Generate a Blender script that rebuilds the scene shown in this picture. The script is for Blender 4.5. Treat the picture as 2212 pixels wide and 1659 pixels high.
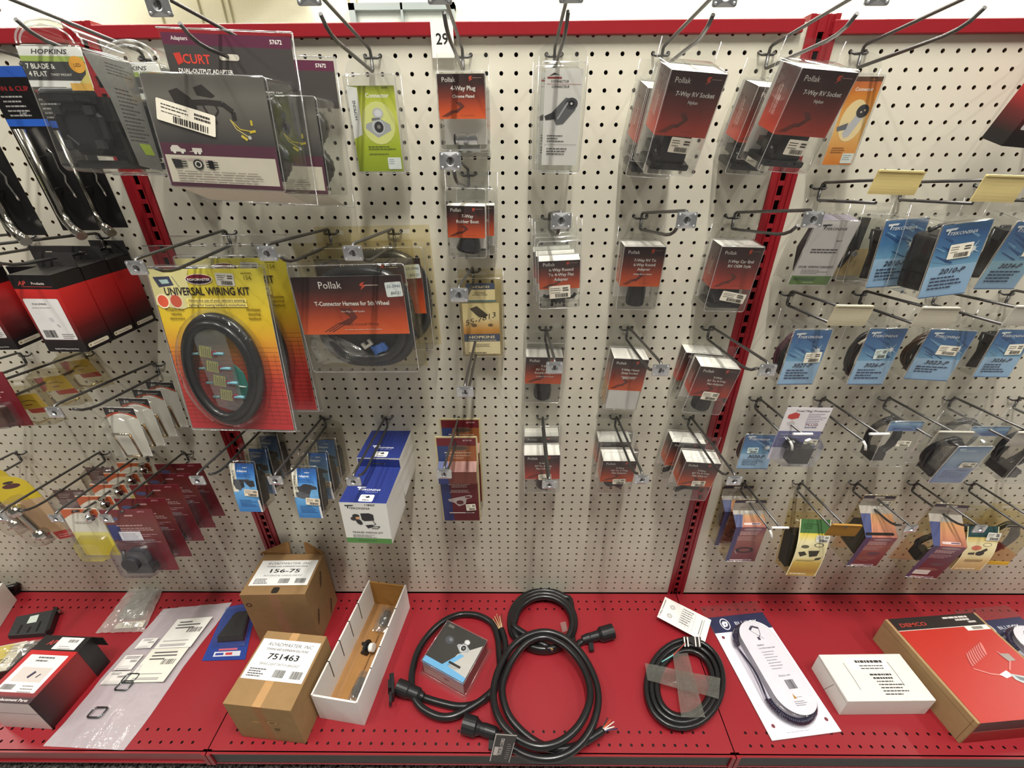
import bpy, math, random
from math import sin, cos, pi, radians as R
from mathutils import Matrix, Vector
IN = 0.0254
FZ = 60.5            # inches from the floor up to the top of the pegboard
sc = bpy.context.scene
for o in list(bpy.data.objects): bpy.data.objects.remove(o)
C = sc.collection
rnd = random.Random(7)

# ------------------------------------------------------------------ camera
CF, CP, CY, CR, CX0, CY0, CZ0 = 919.87, .4821, .0105, .0065, -.0493, -34.971, -7.222
def W(x, y, z): return Vector((x*IN, y*IN, (z+FZ)*IN))
def _axes():
    f = Vector((-sin(CY)*cos(CP), cos(CY)*cos(CP), -sin(CP)))
    u = Vector((-sin(CY)*sin(CP), cos(CY)*sin(CP), cos(CP)))
    r = Vector((cos(CY), sin(CY), 0))
    return cos(CR)*r-sin(CR)*u, sin(CR)*r+cos(CR)*u, f
AX, AU, AF = _axes()
cd = bpy.data.cameras.new('camera'); cam = bpy.data.objects.new('camera', cd); C.objects.link(cam)
cd.sensor_fit = 'HORIZONTAL'; cd.sensor_width = 36; cd.lens = CF/2212*36; cd.clip_start = .01
cam.matrix_world = Matrix(((AX.x, AU.x, -AF.x, CX0*IN), (AX.y, AU.y, -AF.y, CY0*IN), (AX.z, AU.z, -AF.z, (CZ0+FZ)*IN), (0, 0, 0, 1)))
sc.camera = cam
def ray(px, py): return AX*((px-1106)/CF)+AU*((829.5-py)/CF)+AF
def onY(px, py, Y=0):
    d = ray(px, py); t = (Y-CY0)/d.y; return (CX0+t*d.x, Y, CZ0+t*d.z)
def onZ(px, py, Z):
    d = ray(px, py); t = (Z-CZ0)/d.z; return (CX0+t*d.x, CY0+t*d.y, Z)

# ------------------------------------------------------------------ light and exposure
sc.view_settings.view_transform = 'Standard'; sc.view_settings.look = 'None'
sc.view_settings.gamma = 1; sc.view_settings.use_curve_mapping = False
sc.view_settings.exposure = 0.0
sc.cycles.transparent_max_bounces = 40; sc.cycles.max_bounces = 8
wd = bpy.data.worlds.new('world'); sc.world = wd; wd.use_nodes = True
wd.node_tree.nodes['Background'].inputs[0].default_value = (1.0, .96, .88, 1)
wd.node_tree.nodes['Background'].inputs[1].default_value = .14
def area(name, x, y, z, sx, sy, p, col=(1, .965, .89), rot=(0, 0, 0)):
    l = bpy.data.lights.new(name, 'AREA'); l.shape = 'RECTANGLE'; l.size = sx*IN; l.size_y = sy*IN; l.energy = p; l.color = col
    o = bpy.data.objects.new(name, l); C.objects.link(o); o.location = W(x, y, z); o.rotation_euler = rot
for x, p in ((-104, 38), (-44, 36), (6, 86), (58, 30), (112, 38)):
    area('ceiling_tube', x, -38, 74, 3, 44, p)
for x in (-190, -90, 10, 110, 210): area('far_wall_fill', x, 90, 90, 6, 120, 150)  # fill lights added behind the pegboards to brighten the far wall

# ------------------------------------------------------------------ materials: every base colour comes from the colour attribute of the thing's own mesh
def lin(c):
    f = lambda v: v/12.92 if v <= .04045 else ((v+.055)/1.055)**2.4
    return tuple(f(v/255) for v in c[:3])+(1.,)
MATS = {}
def nt(name):
    m = bpy.data.materials.new(name); m.use_nodes = True; t = m.node_tree
    for n in list(t.nodes): t.nodes.remove(n)
    N = lambda k, **kw: _n(t, k, kw)
    return m, t, N
def _n(t, k, kw):
    n = t.nodes.new(k)
    for a, v in kw.items():
        if a.startswith('_'): setattr(n, a[1:], v)
        else: n.inputs[a.replace('__', ' ')].default_value = v
    return n
def solid(name, rough=.5, metal=0., spec=.5, nscale=0, nmix=0., bump=0., coat=0.):
    m, t, N = nt(name); L = t.links.new
    a = N('ShaderNodeAttribute', _attribute_name='Col'); b = N('ShaderNodeBsdfPrincipled', Roughness=rough, Metallic=metal)
    b.inputs['Specular IOR Level'].default_value = spec; b.inputs['Coat Weight'].default_value = coat; b.inputs['Coat Roughness'].default_value = .15
    o = N('ShaderNodeOutputMaterial'); L(b.outputs[0], o.inputs[0])
    if nscale:
        tc = N('ShaderNodeTexCoord'); no = N('ShaderNodeTexNoise', Scale=nscale, Detail=4.); L(tc.outputs['Object'], no.inputs['Vector'])
        mr = N('ShaderNodeMapRange'); mr.inputs[3].default_value = 1-nmix; mr.inputs[4].default_value = 1+nmix; L(no.outputs[0], mr.inputs[0])
        mx = N('ShaderNodeVectorMath', _operation='SCALE'); L(a.outputs['Color'], mx.inputs[0]); L(mr.outputs[0], mx.inputs['Scale']); L(mx.outputs[0], b.inputs['Base Color'])
        if bump:
            bp = N('ShaderNodeBump', Strength=bump, Distance=.002); L(no.outputs[0], bp.inputs['Height']); L(bp.outputs[0], b.inputs['Normal'])
    else: L(a.outputs['Color'], b.inputs['Base Color'])
    MATS[name] = m
solid('card', .38, spec=.4, nscale=60, nmix=.04)
solid('paper', .7, spec=.25, nscale=90, nmix=.05)
solid('kraft', .85, spec=.15, nscale=45, nmix=.12, bump=.15)
solid('board', .55, spec=.3, nscale=9, nmix=.05)
solid('paint', .33, spec=.45, nscale=300, nmix=.03, bump=.06)
solid('plastic', .42, spec=.45, nscale=120, nmix=.12, bump=.1)
solid('rubber', .27, spec=.5, nscale=70, nmix=.15, bump=.05)
solid('steel', .38, .85, nscale=150, nmix=.15)
solid('zinc', .3, .9, nscale=80, nmix=.2, bump=.1)
solid('chrome', .12, 1.)
solid('brass', .2, .9)
solid('carpet', .95, spec=.05)
def clearmat(name, base, edge, haze, bscale=0, bstr=0, rough=.06, tintdark=.93):
    m, t, N = nt(name); L = t.links.new
    a = N('ShaderNodeAttribute', _attribute_name='Col'); tr = N('ShaderNodeBsdfTransparent'); L(a.outputs['Color'], tr.inputs[0])
    gl = N('ShaderNodeBsdfGlossy', Roughness=rough); gl.inputs[0].default_value = (1, 1, 1, 1)
    df = N('ShaderNodeBsdfDiffuse'); L(a.outputs['Color'], df.inputs[0])
    lw = N('ShaderNodeLayerWeight', Blend=.5); pw = N('ShaderNodeMath', _operation='POWER'); pw.inputs[1].default_value = 3.5; L(lw.outputs['Facing'], pw.inputs[0])
    ma = N('ShaderNodeMath', _operation='MULTIPLY_ADD'); ma.inputs[1].default_value = edge; ma.inputs[2].default_value = base; L(pw.outputs[0], ma.inputs[0])
    m1 = N('ShaderNodeMixShader'); m1.inputs[0].default_value = haze; L(tr.outputs[0], m1.inputs[1]); L(df.outputs[0], m1.inputs[2])
    m2 = N('ShaderNodeMixShader'); L(ma.outputs[0], m2.inputs[0]); L(m1.outputs[0], m2.inputs[1]); L(gl.outputs[0], m2.inputs[2])
    o = N('ShaderNodeOutputMaterial'); L(m2.outputs[0], o.inputs[0])
    if bscale:
        tc = N('ShaderNodeTexCoord'); no = N('ShaderNodeTexNoise', Scale=bscale, Detail=3.); L(tc.outputs['Object'], no.inputs['Vector'])
        bp = N('ShaderNodeBump', Strength=bstr, Distance=.004); L(no.outputs[0], bp.inputs['Height'])
        for s in (gl, df, lw): L(bp.outputs[0], s.inputs['Normal'])
    MATS[name] = m
clearmat('clear', .03, .8, .018, 14, .15)
clearmat('rim', .3, .7, .14, 0, 0, .12)
clearmat('bag', .07, .5, .30, 60, .6, .12)
clearmat('film', .09, .6, .12, 45, .9, .1)
# carpet: speckled grey pile
m, t, N = nt('carpet_pile'); L = t.links.new
tc = N('ShaderNodeTexCoord'); n1 = N('ShaderNodeTexNoise', Scale=170., Detail=2.); L(tc.outputs['Object'], n1.inputs['Vector'])
rp = N('ShaderNodeValToRGB'); e = rp.color_ramp.elements; e[0].position = .38; e[0].color = lin((62, 56, 60)); e[1].position = .62; e[1].color = lin((205, 200, 196)); L(n1.outputs[0], rp.inputs[0])
b = N('ShaderNodeBsdfPrincipled', Roughness=.95); L(rp.outputs[0], b.inputs['Base Color']); bp = N('ShaderNodeBump', Strength=.8, Distance=.01); L(n1.outputs[0], bp.inputs['Height']); L(bp.outputs[0], b.inputs['Normal'])
o = N('ShaderNodeOutputMaterial'); L(b.outputs[0], o.inputs[0]); MATS['carpet_pile'] = m

# ------------------------------------------------------------------ mesh builder (inches)
class MB:
    def __init__(s): s.v = []; s.f = []; s.m = []; s.c = []; s.sm = []
    def pts(s, P): i = len(s.v); s.v += [tuple(p) for p in P]; return i
    def face(s, idx, mat, col, smooth=False):
        s.f.append(tuple(idx)); s.m.append(mat); s.sm.append(smooth)
        s.c.append(col if isinstance(col, list) else [col]*len(idx))
    def poly(s, P, mat='card', col=(255, 255, 255)):
        i = s.pts(P); s.face(range(i, i+len(P)), mat, col)
    def box(s, x0, x1, y0, y1, z0, z1, mat='card', col=(200, 200, 200), cols=None):
        i = s.pts([(x, y, z) for z in (z0, z1) for y in (y0, y1) for x in (x0, x1)])
        fs = dict(bot=(0, 2, 3, 1), top=(4, 5, 7, 6), front=(0, 1, 5, 4), back=(2, 6, 7, 3), left=(0, 4, 6, 2), right=(1, 3, 7, 5))
        for k, q in fs.items(): s.face([i+j for j in q], mat, (cols or {}).get(k, col))
    def loft(s, loops, mat='plastic', col=(30, 30, 30), cap0=True, cap1=True, smooth=False, closed=True):
        n = len(loops[0]); ids = [s.pts(l) for l in loops]
        for a, b in zip(ids, ids[1:]):
            for k in range(n if closed else n-1):
                k2 = (k+1) % n; s.face((a+k, a+k2, b+k2, b+k), mat, col, smooth)
        if cap0: s.face(range(ids[0]+n-1, ids[0]-1, -1), mat, col)
        if cap1: s.face(range(ids[-1], ids[-1]+n), mat, col)
    def tube(s, path, r, n=8, mat='rubber', col=(25, 25, 26), closed=False, rf=None, caps=True):
        P = [Vector(p) for p in path]; N_ = len(P); up = Vector((.13, .27, .95)); loops = []
        for i in range(N_):
            a = P[(i-1) % N_] if closed or i else P[0]; b = P[(i+1) % N_] if closed or i < N_-1 else P[-1]
            t = (b-a).normalized()
            if i == 0:
                u = t.cross(up)
                if u.length < .1: u = t.cross(Vector((1, 0, 0)))
            u = (u-t*u.dot(t)).normalized(); w = t.cross(u); rr = rf(i) if rf else r
            loops.append([P[i]+(u*cos(2*pi*k/n)+w*sin(2*pi*k/n))*rr for k in range(n)])
        if closed:
            # align the last ring with the first
            loops.append(loops[0]); s.loft(loops, mat, col, False, False, True)
        else: s.loft(loops, mat, col, caps, caps, True)
    def lathe(s, prof, M=None, n=20, mat='plastic', col=(28, 28, 30), smooth=True):
        M = M or Matrix(); loops = [[M @ Vector((r*cos(2*pi*k/n), r*sin(2*pi*k/n), h)) for k in range(n)] for r, h in prof]
        s.loft(loops, mat, col, True, True, False)
        if smooth:
            pass
    def build(s, name, parent=None, label=None, bev=0, M=None):
        me = bpy.data.meshes.new(name); me.from_pydata([tuple(c*IN for c in v) for v in s.v], [], s.f)
        names = sorted(set(s.m))
        for k in names: me.materials.append(MATS[k])
        ix = {k: i for i, k in enumerate(names)}
        me.polygons.foreach_set('material_index', [ix[k] for k in s.m])
        me.polygons.foreach_set('use_smooth', s.sm)
        ca = me.color_attributes.new('Col', 'FLOAT_COLOR', 'CORNER'); buf = []
        cache = {}
        for cs in s.c:
            for c in cs:
                if c not in cache: cache[c] = lin(c)
                buf += cache[c]
        ca.data.foreach_set('color', buf)
        me.validate(); me.update()
        o = bpy.data.objects.new(name, me); C.objects.link(o)
        if parent: o.parent = parent
        else: o.location.z = FZ*IN
        if label: o['label'] = label
        if M: o.matrix_local = M
        if bev:
            b = o.modifiers.new('bevel', 'BEVEL'); b.width = bev*IN; b.segments = 2; b.limit_method = 'ANGLE'
        return o
def V3(*a): return Vector(a)
def rrect(w, h, r, n=4, cx=0, cz=0, y=0):
    r = min(r, w/2-.001, h/2-.001); out = []
    for qx, qz, a0 in ((1, 1, 0), (-1, 1, 90), (-1, -1, 180), (1, -1, 270)):
        for k in range(n+1):
            a = R(a0+90*k/n); out.append((cx+qx*(w/2-r)+r*cos(a), y, cz+qz*(h/2-r)+r*sin(a)))
    return out
# ------------------------------------------------------------------ printing on a face: u right, v up, layers a hair apart
_tx = {}
def glyph(s, bold, it):
    k = (s, bold, it)
    if k not in _tx:
        cu = bpy.data.curves.new('t', 'FONT'); cu.body = s; cu.size = 1; cu.resolution_u = 2; cu.fill_mode = 'FRONT'
        cu.offset = .02 if bold else 0; cu.shear = .3 if it else 0
        ob = bpy.data.objects.new('t', cu); me = ob.to_mesh()
        vs = [tuple(v.co) for v in me.vertices]; fs = [tuple(p.vertices) for p in me.polygons]
        x1 = max([v[0] for v in vs] or [1]); x0 = min([v[0] for v in vs] or [0])
        _tx[k] = (vs, fs, x0, x1); ob.to_mesh_clear(); bpy.data.objects.remove(ob); bpy.data.curves.remove(cu)
    return _tx[k]
class Pr:
    def __init__(s, mb, O, U=(1, 0, 0), Vv=(0, 0, 1), mat='card', step=.0016):
        s.mb = mb; s.O = Vector(O); s.U = Vector(U); s.V = Vector(Vv); s.N = s.U.cross(s.V).normalized(); s.L = 0; s.mat = mat; s.st = step
        s.warp = None
    def p(s, u, v):
        q = s.O+s.U*u+s.V*v+s.N*(s.L*s.st)
        if s.warp: q = q+s.N*s.warp(u, v)
        return q
    def poly(s, P, col, mat=None):
        s.L += 1; s.mb.poly([s.p(*q) for q in P], mat or s.mat, col)
    def rect(s, u0, v0, u1, v1, col, top=None, n=1):
        s.L += 1; nn = max(n, 1)
        for k in range(nn):
            a, b = v0+(v1-v0)*k/nn, v0+(v1-v0)*(k+1)/nn
            mixc = lambda t: tuple(round(col[j]+((top or col)[j]-col[j])*t) for j in range(3))
            ca, cb = mixc(k/nn), mixc((k+1)/nn)
            s.mb.poly([s.p(u0, a), s.p(u1, a), s.p(u1, b), s.p(u0, b)], s.mat, [ca, ca, cb, cb])
    def grad(s, u0, u1, stops):
        s.L += 1
        for (va, ca), (vb, cb) in zip(stops, stops[1:]):
            s.mb.poly([s.p(u0, vb), s.p(u1, vb), s.p(u1, va), s.p(u0, va)], s.mat, [cb, cb, ca, ca])
    def ell(s, u, v, a, b, col, n=20, rot=0):
        c, d = cos(rot), sin(rot)
        s.poly([(u+a*cos(2*pi*k/n)*c-b*sin(2*pi*k/n)*d, v+a*cos(2*pi*k/n)*d+b*sin(2*pi*k/n)*c) for k in range(n)], col)
    def line(s, P, w, col):
        s.L += 1
        for (a, b), (c, d) in zip(P, P[1:]):
            l = math.hypot(c-a, d-b) or 1; nx, ny = -(d-b)/l*w/2, (c-a)/l*w/2
            s.mb.poly([s.p(a+nx, b+ny), s.p(a-nx, b-ny), s.p(c-nx, d-ny), s.p(c+nx, d+ny)], s.mat, col)
    def text(s, t, u, v, size, col, al='c', bold=True, it=False, w=None, rot=0):
        vs, fs, x0, x1 = glyph(t, bold, it); s.L += 1
        sx = size if w is None else w/(x1-x0); off = {'c': (x0+x1)/2, 'l': x0, 'r': x1}[al]; c, d = cos(rot), sin(rot)
        P = []
        for x, y, z in vs:
            a, b = (x-off)*sx, y*size; P.append(s.p(u+a*c-b*d, v+a*d+b*c))
        i = s.mb.pts(P)
        for f in fs: s.mb.face([i+k for k in f], s.mat, col)
    def greek(s, u, v, w, n, dv, col, th=.35, al='l', ir=.4):
        s.L += 1
        for k in range(n):
            ww = w*(1-ir*rnd.random()); x = u if al == 'l' else u-ww/2
            a = x
            while a < x+ww-.01:
                l = min(w*(.06+.12*rnd.random()), x+ww-a); y = v-k*dv
                s.mb.poly([s.p(a, y), s.p(a+l, y), s.p(a+l, y+dv*th), s.p(a, y+dv*th)], s.mat, col); a += l+w*.02
    def bars(s, u, v, w, h, col=(30, 28, 28), n=16):
        s.L += 1; x = u
        while x < u+w:
            l = w/n*(.25+.6*rnd.random()); l = min(l, u+w-x)
            s.mb.poly([s.p(x, v), s.p(x+l, v), s.p(x+l, v+h), s.p(x, v+h)], s.mat, col); x += l+w/n*(.2+.4*rnd.random())
    def rr(s, u, v, w, h, r, col): s.poly([(q[0], q[2]) for q in rrect(w, h, r, 3, u, v)], col)
# ------------------------------------------------------------------ things
def pose(X, Y, Z, lean=0, yaw=0, roll=0):
    return Matrix.Translation(W(X, Y, Z)) @ Matrix.Rotation(R(yaw), 4, 'Z') @ Matrix.Rotation(R(-lean), 4, 'X') @ Matrix.Rotation(R(roll), 4, 'Y')
def thing(name, label, cat, M=None, group=None, kind=None):
    o = bpy.data.objects.new(name, None); C.objects.link(o); o.empty_display_size = .02
    if M is not None: o.matrix_world = M
    return tag(o, label, cat, group, kind)
def tag(o, label, cat, group=None, kind=None):
    o['label'] = label; o['category'] = cat
    if group: o['group'] = group
    if kind: o['kind'] = kind
    return o
def kids(o): return [c for c in bpy.data.objects if c.parent == o]
def dup(root, M, label, group=None):
    r = root.copy(); C.objects.link(r); r.matrix_world = M; r['label'] = label
    if group: r['group'] = group
    for ch in kids(root):
        c = ch.copy(); C.objects.link(c); c.parent = r
        for g in kids(ch):
            d = g.copy(); C.objects.link(d); d.parent = c
    return r
# ------------------------------------------------------------------ setting
RED = (140, 28, 36); SHELF = (142, 32, 41); BOARD = (204, 199, 183); DARK = (26, 20, 18); STEEL = (98, 97, 96); ZINC = (196, 198, 200)
def struct(o): o['kind'] = 'structure'; return o
mb = MB(); mb.poly([(-330, -150, -FZ), (330, -150, -FZ), (330, 190, -FZ), (-330, 190, -FZ)], 'carpet_pile'); struct(mb.build('floor'))
mb = MB(); mb.box(-330, 330, -150, 190, 92, 94, 'paper', (150, 148, 138)); struct(mb.build('ceiling'))
mb = MB(); mb.box(-330, 330, 170, 172, -FZ, 92, 'paper', (244, 240, 214))
for x in (-133, -118, -109, -106.5, -62, -59): mb.box(x, x+.5, 169.6, 170, -FZ, 92, 'paper', (176, 170, 140))
struct(mb.build('wall_back'))
# white insulated ducts and a framed panel on the far wall
def farthing(name, label, cat): return thing(name, label, cat, pose(0, 0, 0))
for (p0, p1, r, lab) in (((-158, 120, 62), (-84, 160, 56), 9, 'thick white insulated duct high up on the far left wall, lower of two'), ((-158, 125, 84), (-66, 166, 78), 9, 'thick white insulated duct high up on the far left wall, upper of two')):
    q = struct(thing('trim_duct', lab, 'duct', pose(0, 0, 0)))
    mb = MB(); a, b = Vector(p0), Vector(p1); mb.tube([a.lerp(b, k/8)+V3(0, 0, -6*sin(pi*k/8)) for k in range(9)], r, 16, 'paper', (240, 238, 226)); mb.build('pipe', q)
    mb = MB(); mb.tube([a.lerp(b, .78)+V3(0, 0, -3.8), a.lerp(b, .82)+V3(0, 0, -3.2)], r+.8, 16, 'paper', (206, 190, 150)); mb.build('joint_band', q)
fx0 = onY(757, 12, 168); fx1 = onY(985, 48, 168)
q = farthing('wall_panel', 'grey framed pale panel high on the far wall behind the rail', 'panel')
mb = MB(); x0, x1, z1, z0 = fx0[0], fx1[0], fx0[2], fx1[2]-14
for a in ((x0, x0+2.2, z0, z1), (x1-2.2, x1, z0, z1), (x0, x1, z1-2, z1), (x0, x1, z0, z0+2), ((x0+x1)/2-.4, (x0+x1)/2+.4, z0, z1)): mb.box(a[0], a[1], 165, 170, a[2], a[3], 'paint', (150, 158, 156))
mb.build('panel_frame', q)
mb = MB(); mb.box(x0+1, x1-1, 167.5, 169, z0+1, z1-1, 'card', (226, 232, 222)); mb.build('pane', q)

# perforated sheets with real holes
def perf(mb, to3, nrm, us, vs, u0, u1, v0, v1, r, depth, mat, col, wall, n=16):
    hx = [(cos(2*pi*k/n), sin(2*pi*k/n)) for k in range(n)]
    sq = []
    for c, s in hx:
        m_ = max(abs(c), abs(s)); sq.append((c/m_*.5, s/m_*.5))
    vs = sorted(vs); us = sorted(us)
    def strip(a, b, c, d):
        if b-a > 1e-4 and d-c > 1e-4: mb.poly([to3(a, c), to3(b, c), to3(b, d), to3(a, d)], mat, col)
    cur = v0
    for v in vs:
        lo, hi = max(v-.5, v0), min(v+.5, v1); strip(u0, u1, cur, lo); cur = hi
        strip(u0, us[0]-.5, lo, hi); strip(us[-1]+.5, u1, lo, hi)
        for a, b in zip(us, us[1:]): strip(a+.5, b-.5, lo, hi)
        for u in us:
            i = mb.pts([to3(u+x, min(max(v+y, lo), hi)) for x, y in sq]+[to3(u+x*r, v+y*r) for x, y in hx])
            j = mb.pts([tuple(a+b*depth for a, b in zip(to3(u+x*r, v+y*r), nrm)) for x, y in hx])
            for k in range(n):
                k2 = (k+1) % n
                mb.face((i+k, i+k2, i+n+k2, i+n+k), mat, col); mb.face((i+n+k, i+n+k2, j+k2, j+k), mat, wall)
    strip(u0, u1, cur, v1)
BAYS = (('left', -75.3, -29.25, -.1, -.22), ('middle', -27.35, 18.75, 0, 0), ('right', 20.65, 66.7, -.11, 0))
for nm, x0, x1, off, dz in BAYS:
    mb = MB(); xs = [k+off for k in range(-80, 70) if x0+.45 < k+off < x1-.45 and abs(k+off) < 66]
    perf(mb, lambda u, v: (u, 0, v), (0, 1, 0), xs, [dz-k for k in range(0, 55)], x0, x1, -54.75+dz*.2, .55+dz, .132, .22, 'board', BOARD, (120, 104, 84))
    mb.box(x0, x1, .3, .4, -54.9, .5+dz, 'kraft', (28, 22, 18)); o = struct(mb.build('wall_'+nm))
# top rails
for (x0, x1, z0, z1, lab) in ((-75, -29.4, -.25, .58, 'red top rail over the left pegboard, ending at the left post'), (-27.3, 18.3, -.05, .68, 'long red top rail over the middle pegboard'), (20.2, 66, -.16, .6, 'red top rail over the right pegboard')):
    mb = MB(); mb.box(x0, x1, -.34, 1.6, z0, z1, 'paint', RED); tag(mb.build('top_rail', bev=.05), lab, 'rail', 'red top rails')
# uprights with slots
for x, lab in ((-28.35, 'red slotted steel post between the left and middle pegboards'), (19.65, 'red slotted steel post between the middle and right pegboards')):
    mb = MB(); hw = .95; top = .95; zt = [top-.9-k for k in range(56)]
    for a, b, y0 in ((-hw, -.62, -.12), (.62, hw, -.12)):
        mb.box(x+a, x+b, y0, 1.4, -55.0, top, 'paint', RED)
    for a, b in ((-.62, -.19), (.19, .62)): mb.box(x+a, x+b, .02, .12, -55.0, top, 'paint', RED)
    for a, b in ((-.34, -.24), (.26, .36)): mb.box(x+a, x+b, -.06, .1, -55.0, top, 'paint', RED)
    cur = top
    for z in zt:
        mb.box(x-.19, x+.19, .02, .12, z, cur, 'paint', RED); cur = z-.66
    mb.box(x-.6, x+.6, .5, .6, -55, top, 'paint', (18, 8, 8)); mb.box(x-.95, x+.95, .6, 1.6, -FZ, -54.9, 'paint', RED)
    tag(mb.build('upright_post'), lab, 'post', 'slotted red posts')
# base shelves
SZ = -54.85
for x0, x1, blk, off, lab in ((-76.3, -28.4, 0, -.1, 'red perforated base shelf at the left with an all-red lip'), (-28.3, 19.66, 1, .5, 'red perforated base shelf in the middle with a black lip strip'), (19.76, 67.7, 1, .4, 'red perforated base shelf at the right with a black lip strip')):
    t = thing('base_shelf', lab, 'shelf', pose(0, 0, 0), 'red base shelves')
    mb = MB(); xs = [k+off for k in range(-80, 70) if x0+1.2 < k+off < x1-1.2 and abs(k+off) < 64]
    perf(mb, lambda u, v: (u, v, SZ), (0, 0, -1), xs, [-1.2, -2.2, -14.6, -15.6], x0, x1, -16.4, -.14, .125, .1, 'paint', SHELF, (60, 12, 14), 16)
    mb.box(x0, x1, -16.3, -.15, SZ-.5, SZ-.12, 'paint', (30, 8, 10)); mb.box(x0, x1, -.2, .28, SZ-.6, SZ-.3, 'paint', (14, 6, 6)); mb.box(x0, x1, .02, .28, SZ-.4, -54.6, 'paint', (14, 6, 6)); mb.build('shelf_deck', t)  # near-black boxes at the back stand in for the gap's shade, blocking stray light
    mb = MB(); mb.box(x0, x1, -16.45, -16.3, SZ-.16, SZ+.01, 'paint', RED); mb.box(x0, x1, -16.45, -16.1, -56.75, -56.6, 'paint', RED)
    mb.box(x0, x0+.35, -16.55, -16.1, -56.75, SZ, 'paint', RED); mb.box(x1-.35, x1, -16.55, -16.1, -56.75, SZ, 'paint', RED)
    mb.box(x0, x1, -16.3, -16.2, -56.7, SZ, 'paint', RED); mb.build('shelf_lip', t)
    if blk:
        mb = MB(); mb.box(x0+.4, x1-.4, -16.42, -16.3, -56.55, SZ-.18, 'plastic', (20, 19, 19)); mb.build('label_strip', t, 'black plastic label strip')
    mb = MB(); mb.box(x0+.05, x1-.05, -12.5, .3, -FZ, -55.4, 'paint', (120, 22, 28)); mb.build('kick_base', t)
# ------------------------------------------------------------------ peg hooks
def hook_proto(kind, name):
    t = thing(name, '', 'hook')
    L = 9.6 if kind == 'A' else 7.0
    mb = MB(); mb.tube([(-.5, .22, .02), (-.5, -.02, .0), (-.47, -.2, -.1), (-.36, -.27, -.16), (.36, -.27, -.16), (.47, -.2, -.1), (.5, -.02, 0), (.5, .22, .02)], .085, 8, 'steel', STEEL); mb.build('base_wire', t)
    mb = MB(); P = [(0, -.36, -.3), (0, -.4, .0), (0, -.44, .17), (0, -.62, .27)]
    if kind == 'A': P += [(0, -L+.55, .95), (0, -L+.22, .93), (0, -L+.1, .75), (0, -L+.1, .3)]
    else: P += [(0, -L, .72)]
    mb.tube(P, .1, 8, 'steel', STEEL); mb.build('upper_arm', t)
    mb = MB(); P = [(0, -.36, -.18), (0, -.37, -.75), (0, -.45, -.9), (0, -.65, -.92)]
    if kind in 'AC': P += [(0, -L*.68, -.62), (0, -L*.76, -.5), (0, -L*.82, -.3), (0, -L*.875, .08)]
    else: P += [(0, -L*.86, -.66)]
    mb.tube(P, .105, 8, 'steel', STEEL); mb.build('lower_arm', t)
    if kind in 'AC':
        mb = MB(); y = -L; z = .5; w, h = 1.12, .86; n = 16
        out = rrect(w, h, .1, 3, 0, z, y); ring = [(.25*cos(2*pi*k/n+pi/16), y-.07, z+.25*sin(2*pi*k/n+pi/16)) for k in range(n)]
        mid = [(.2*cos(2*pi*k/n+pi/16), y-.05, z+.2*sin(2*pi*k/n+pi/16)) for k in range(n)]; inn = [(.13*cos(2*pi*k/n+pi/16), y+.12, z+.13*sin(2*pi*k/n+pi/16)) for k in range(n)]
        o16 = [(q[0], q[1], q[2]) for q in out]
        sq = rrect(w, h, .1, 3, 0, z, y+.06); mb.loft([sq, o16], 'zinc', ZINC, True, False)
        # face with the pressed cone: 16 outline points against 16 ring points
        a0 = mb.pts(o16); r0 = mb.pts(ring)
        for k in range(16): mb.face((a0+k, a0+(k+1) % 16, r0+(k+1) % 16, r0+k), 'zinc', ZINC)
        mb.loft([ring, mid, inn], 'zinc', ZINC, False, True)
        for sx in (-1, 1):
            for sz in (-1, 1): mb.lathe([(.07, 0), (.06, .05), (.02, .07)], Matrix.Translation((sx*.42, y, z+sz*.3)) @ Matrix.Rotation(R(90), 4, 'X'), 8, 'zinc', (225, 226, 226))
        mb.build('scan_plate', t)
    if kind == 'B':
        mb = MB(); mb.tube([(-.75, -L-.05, .72), (.75, -L-.05, .72)], .11, 8, 'plastic', (232, 232, 228)); mb.build('cross_bar', t, 'white sleeved cross bar')
        mb = MB(); mb.tube([(0, -L*.86, -.66), (.08, -L*.9, -.9), (.12, -L*.92, -1.3)], .105, 8, 'plastic', (225, 224, 220)); mb.build('tip_sleeve', t, 'white plastic tip')
    return t
PROTO = {}
def hook(kind, x, z, label, drop=0, group='wire peg hooks'):
    M = pose(x, -.02, z, 0, 0, 0) @ Matrix.Rotation(R(drop), 4, 'X')
    if kind not in PROTO:
        t = hook_proto(kind, 'peg_hook'); t.matrix_world = M; t['label'] = label; t['group'] = group; PROTO[kind] = t; return t
    return dup(PROTO[kind], M, label, group)
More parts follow.
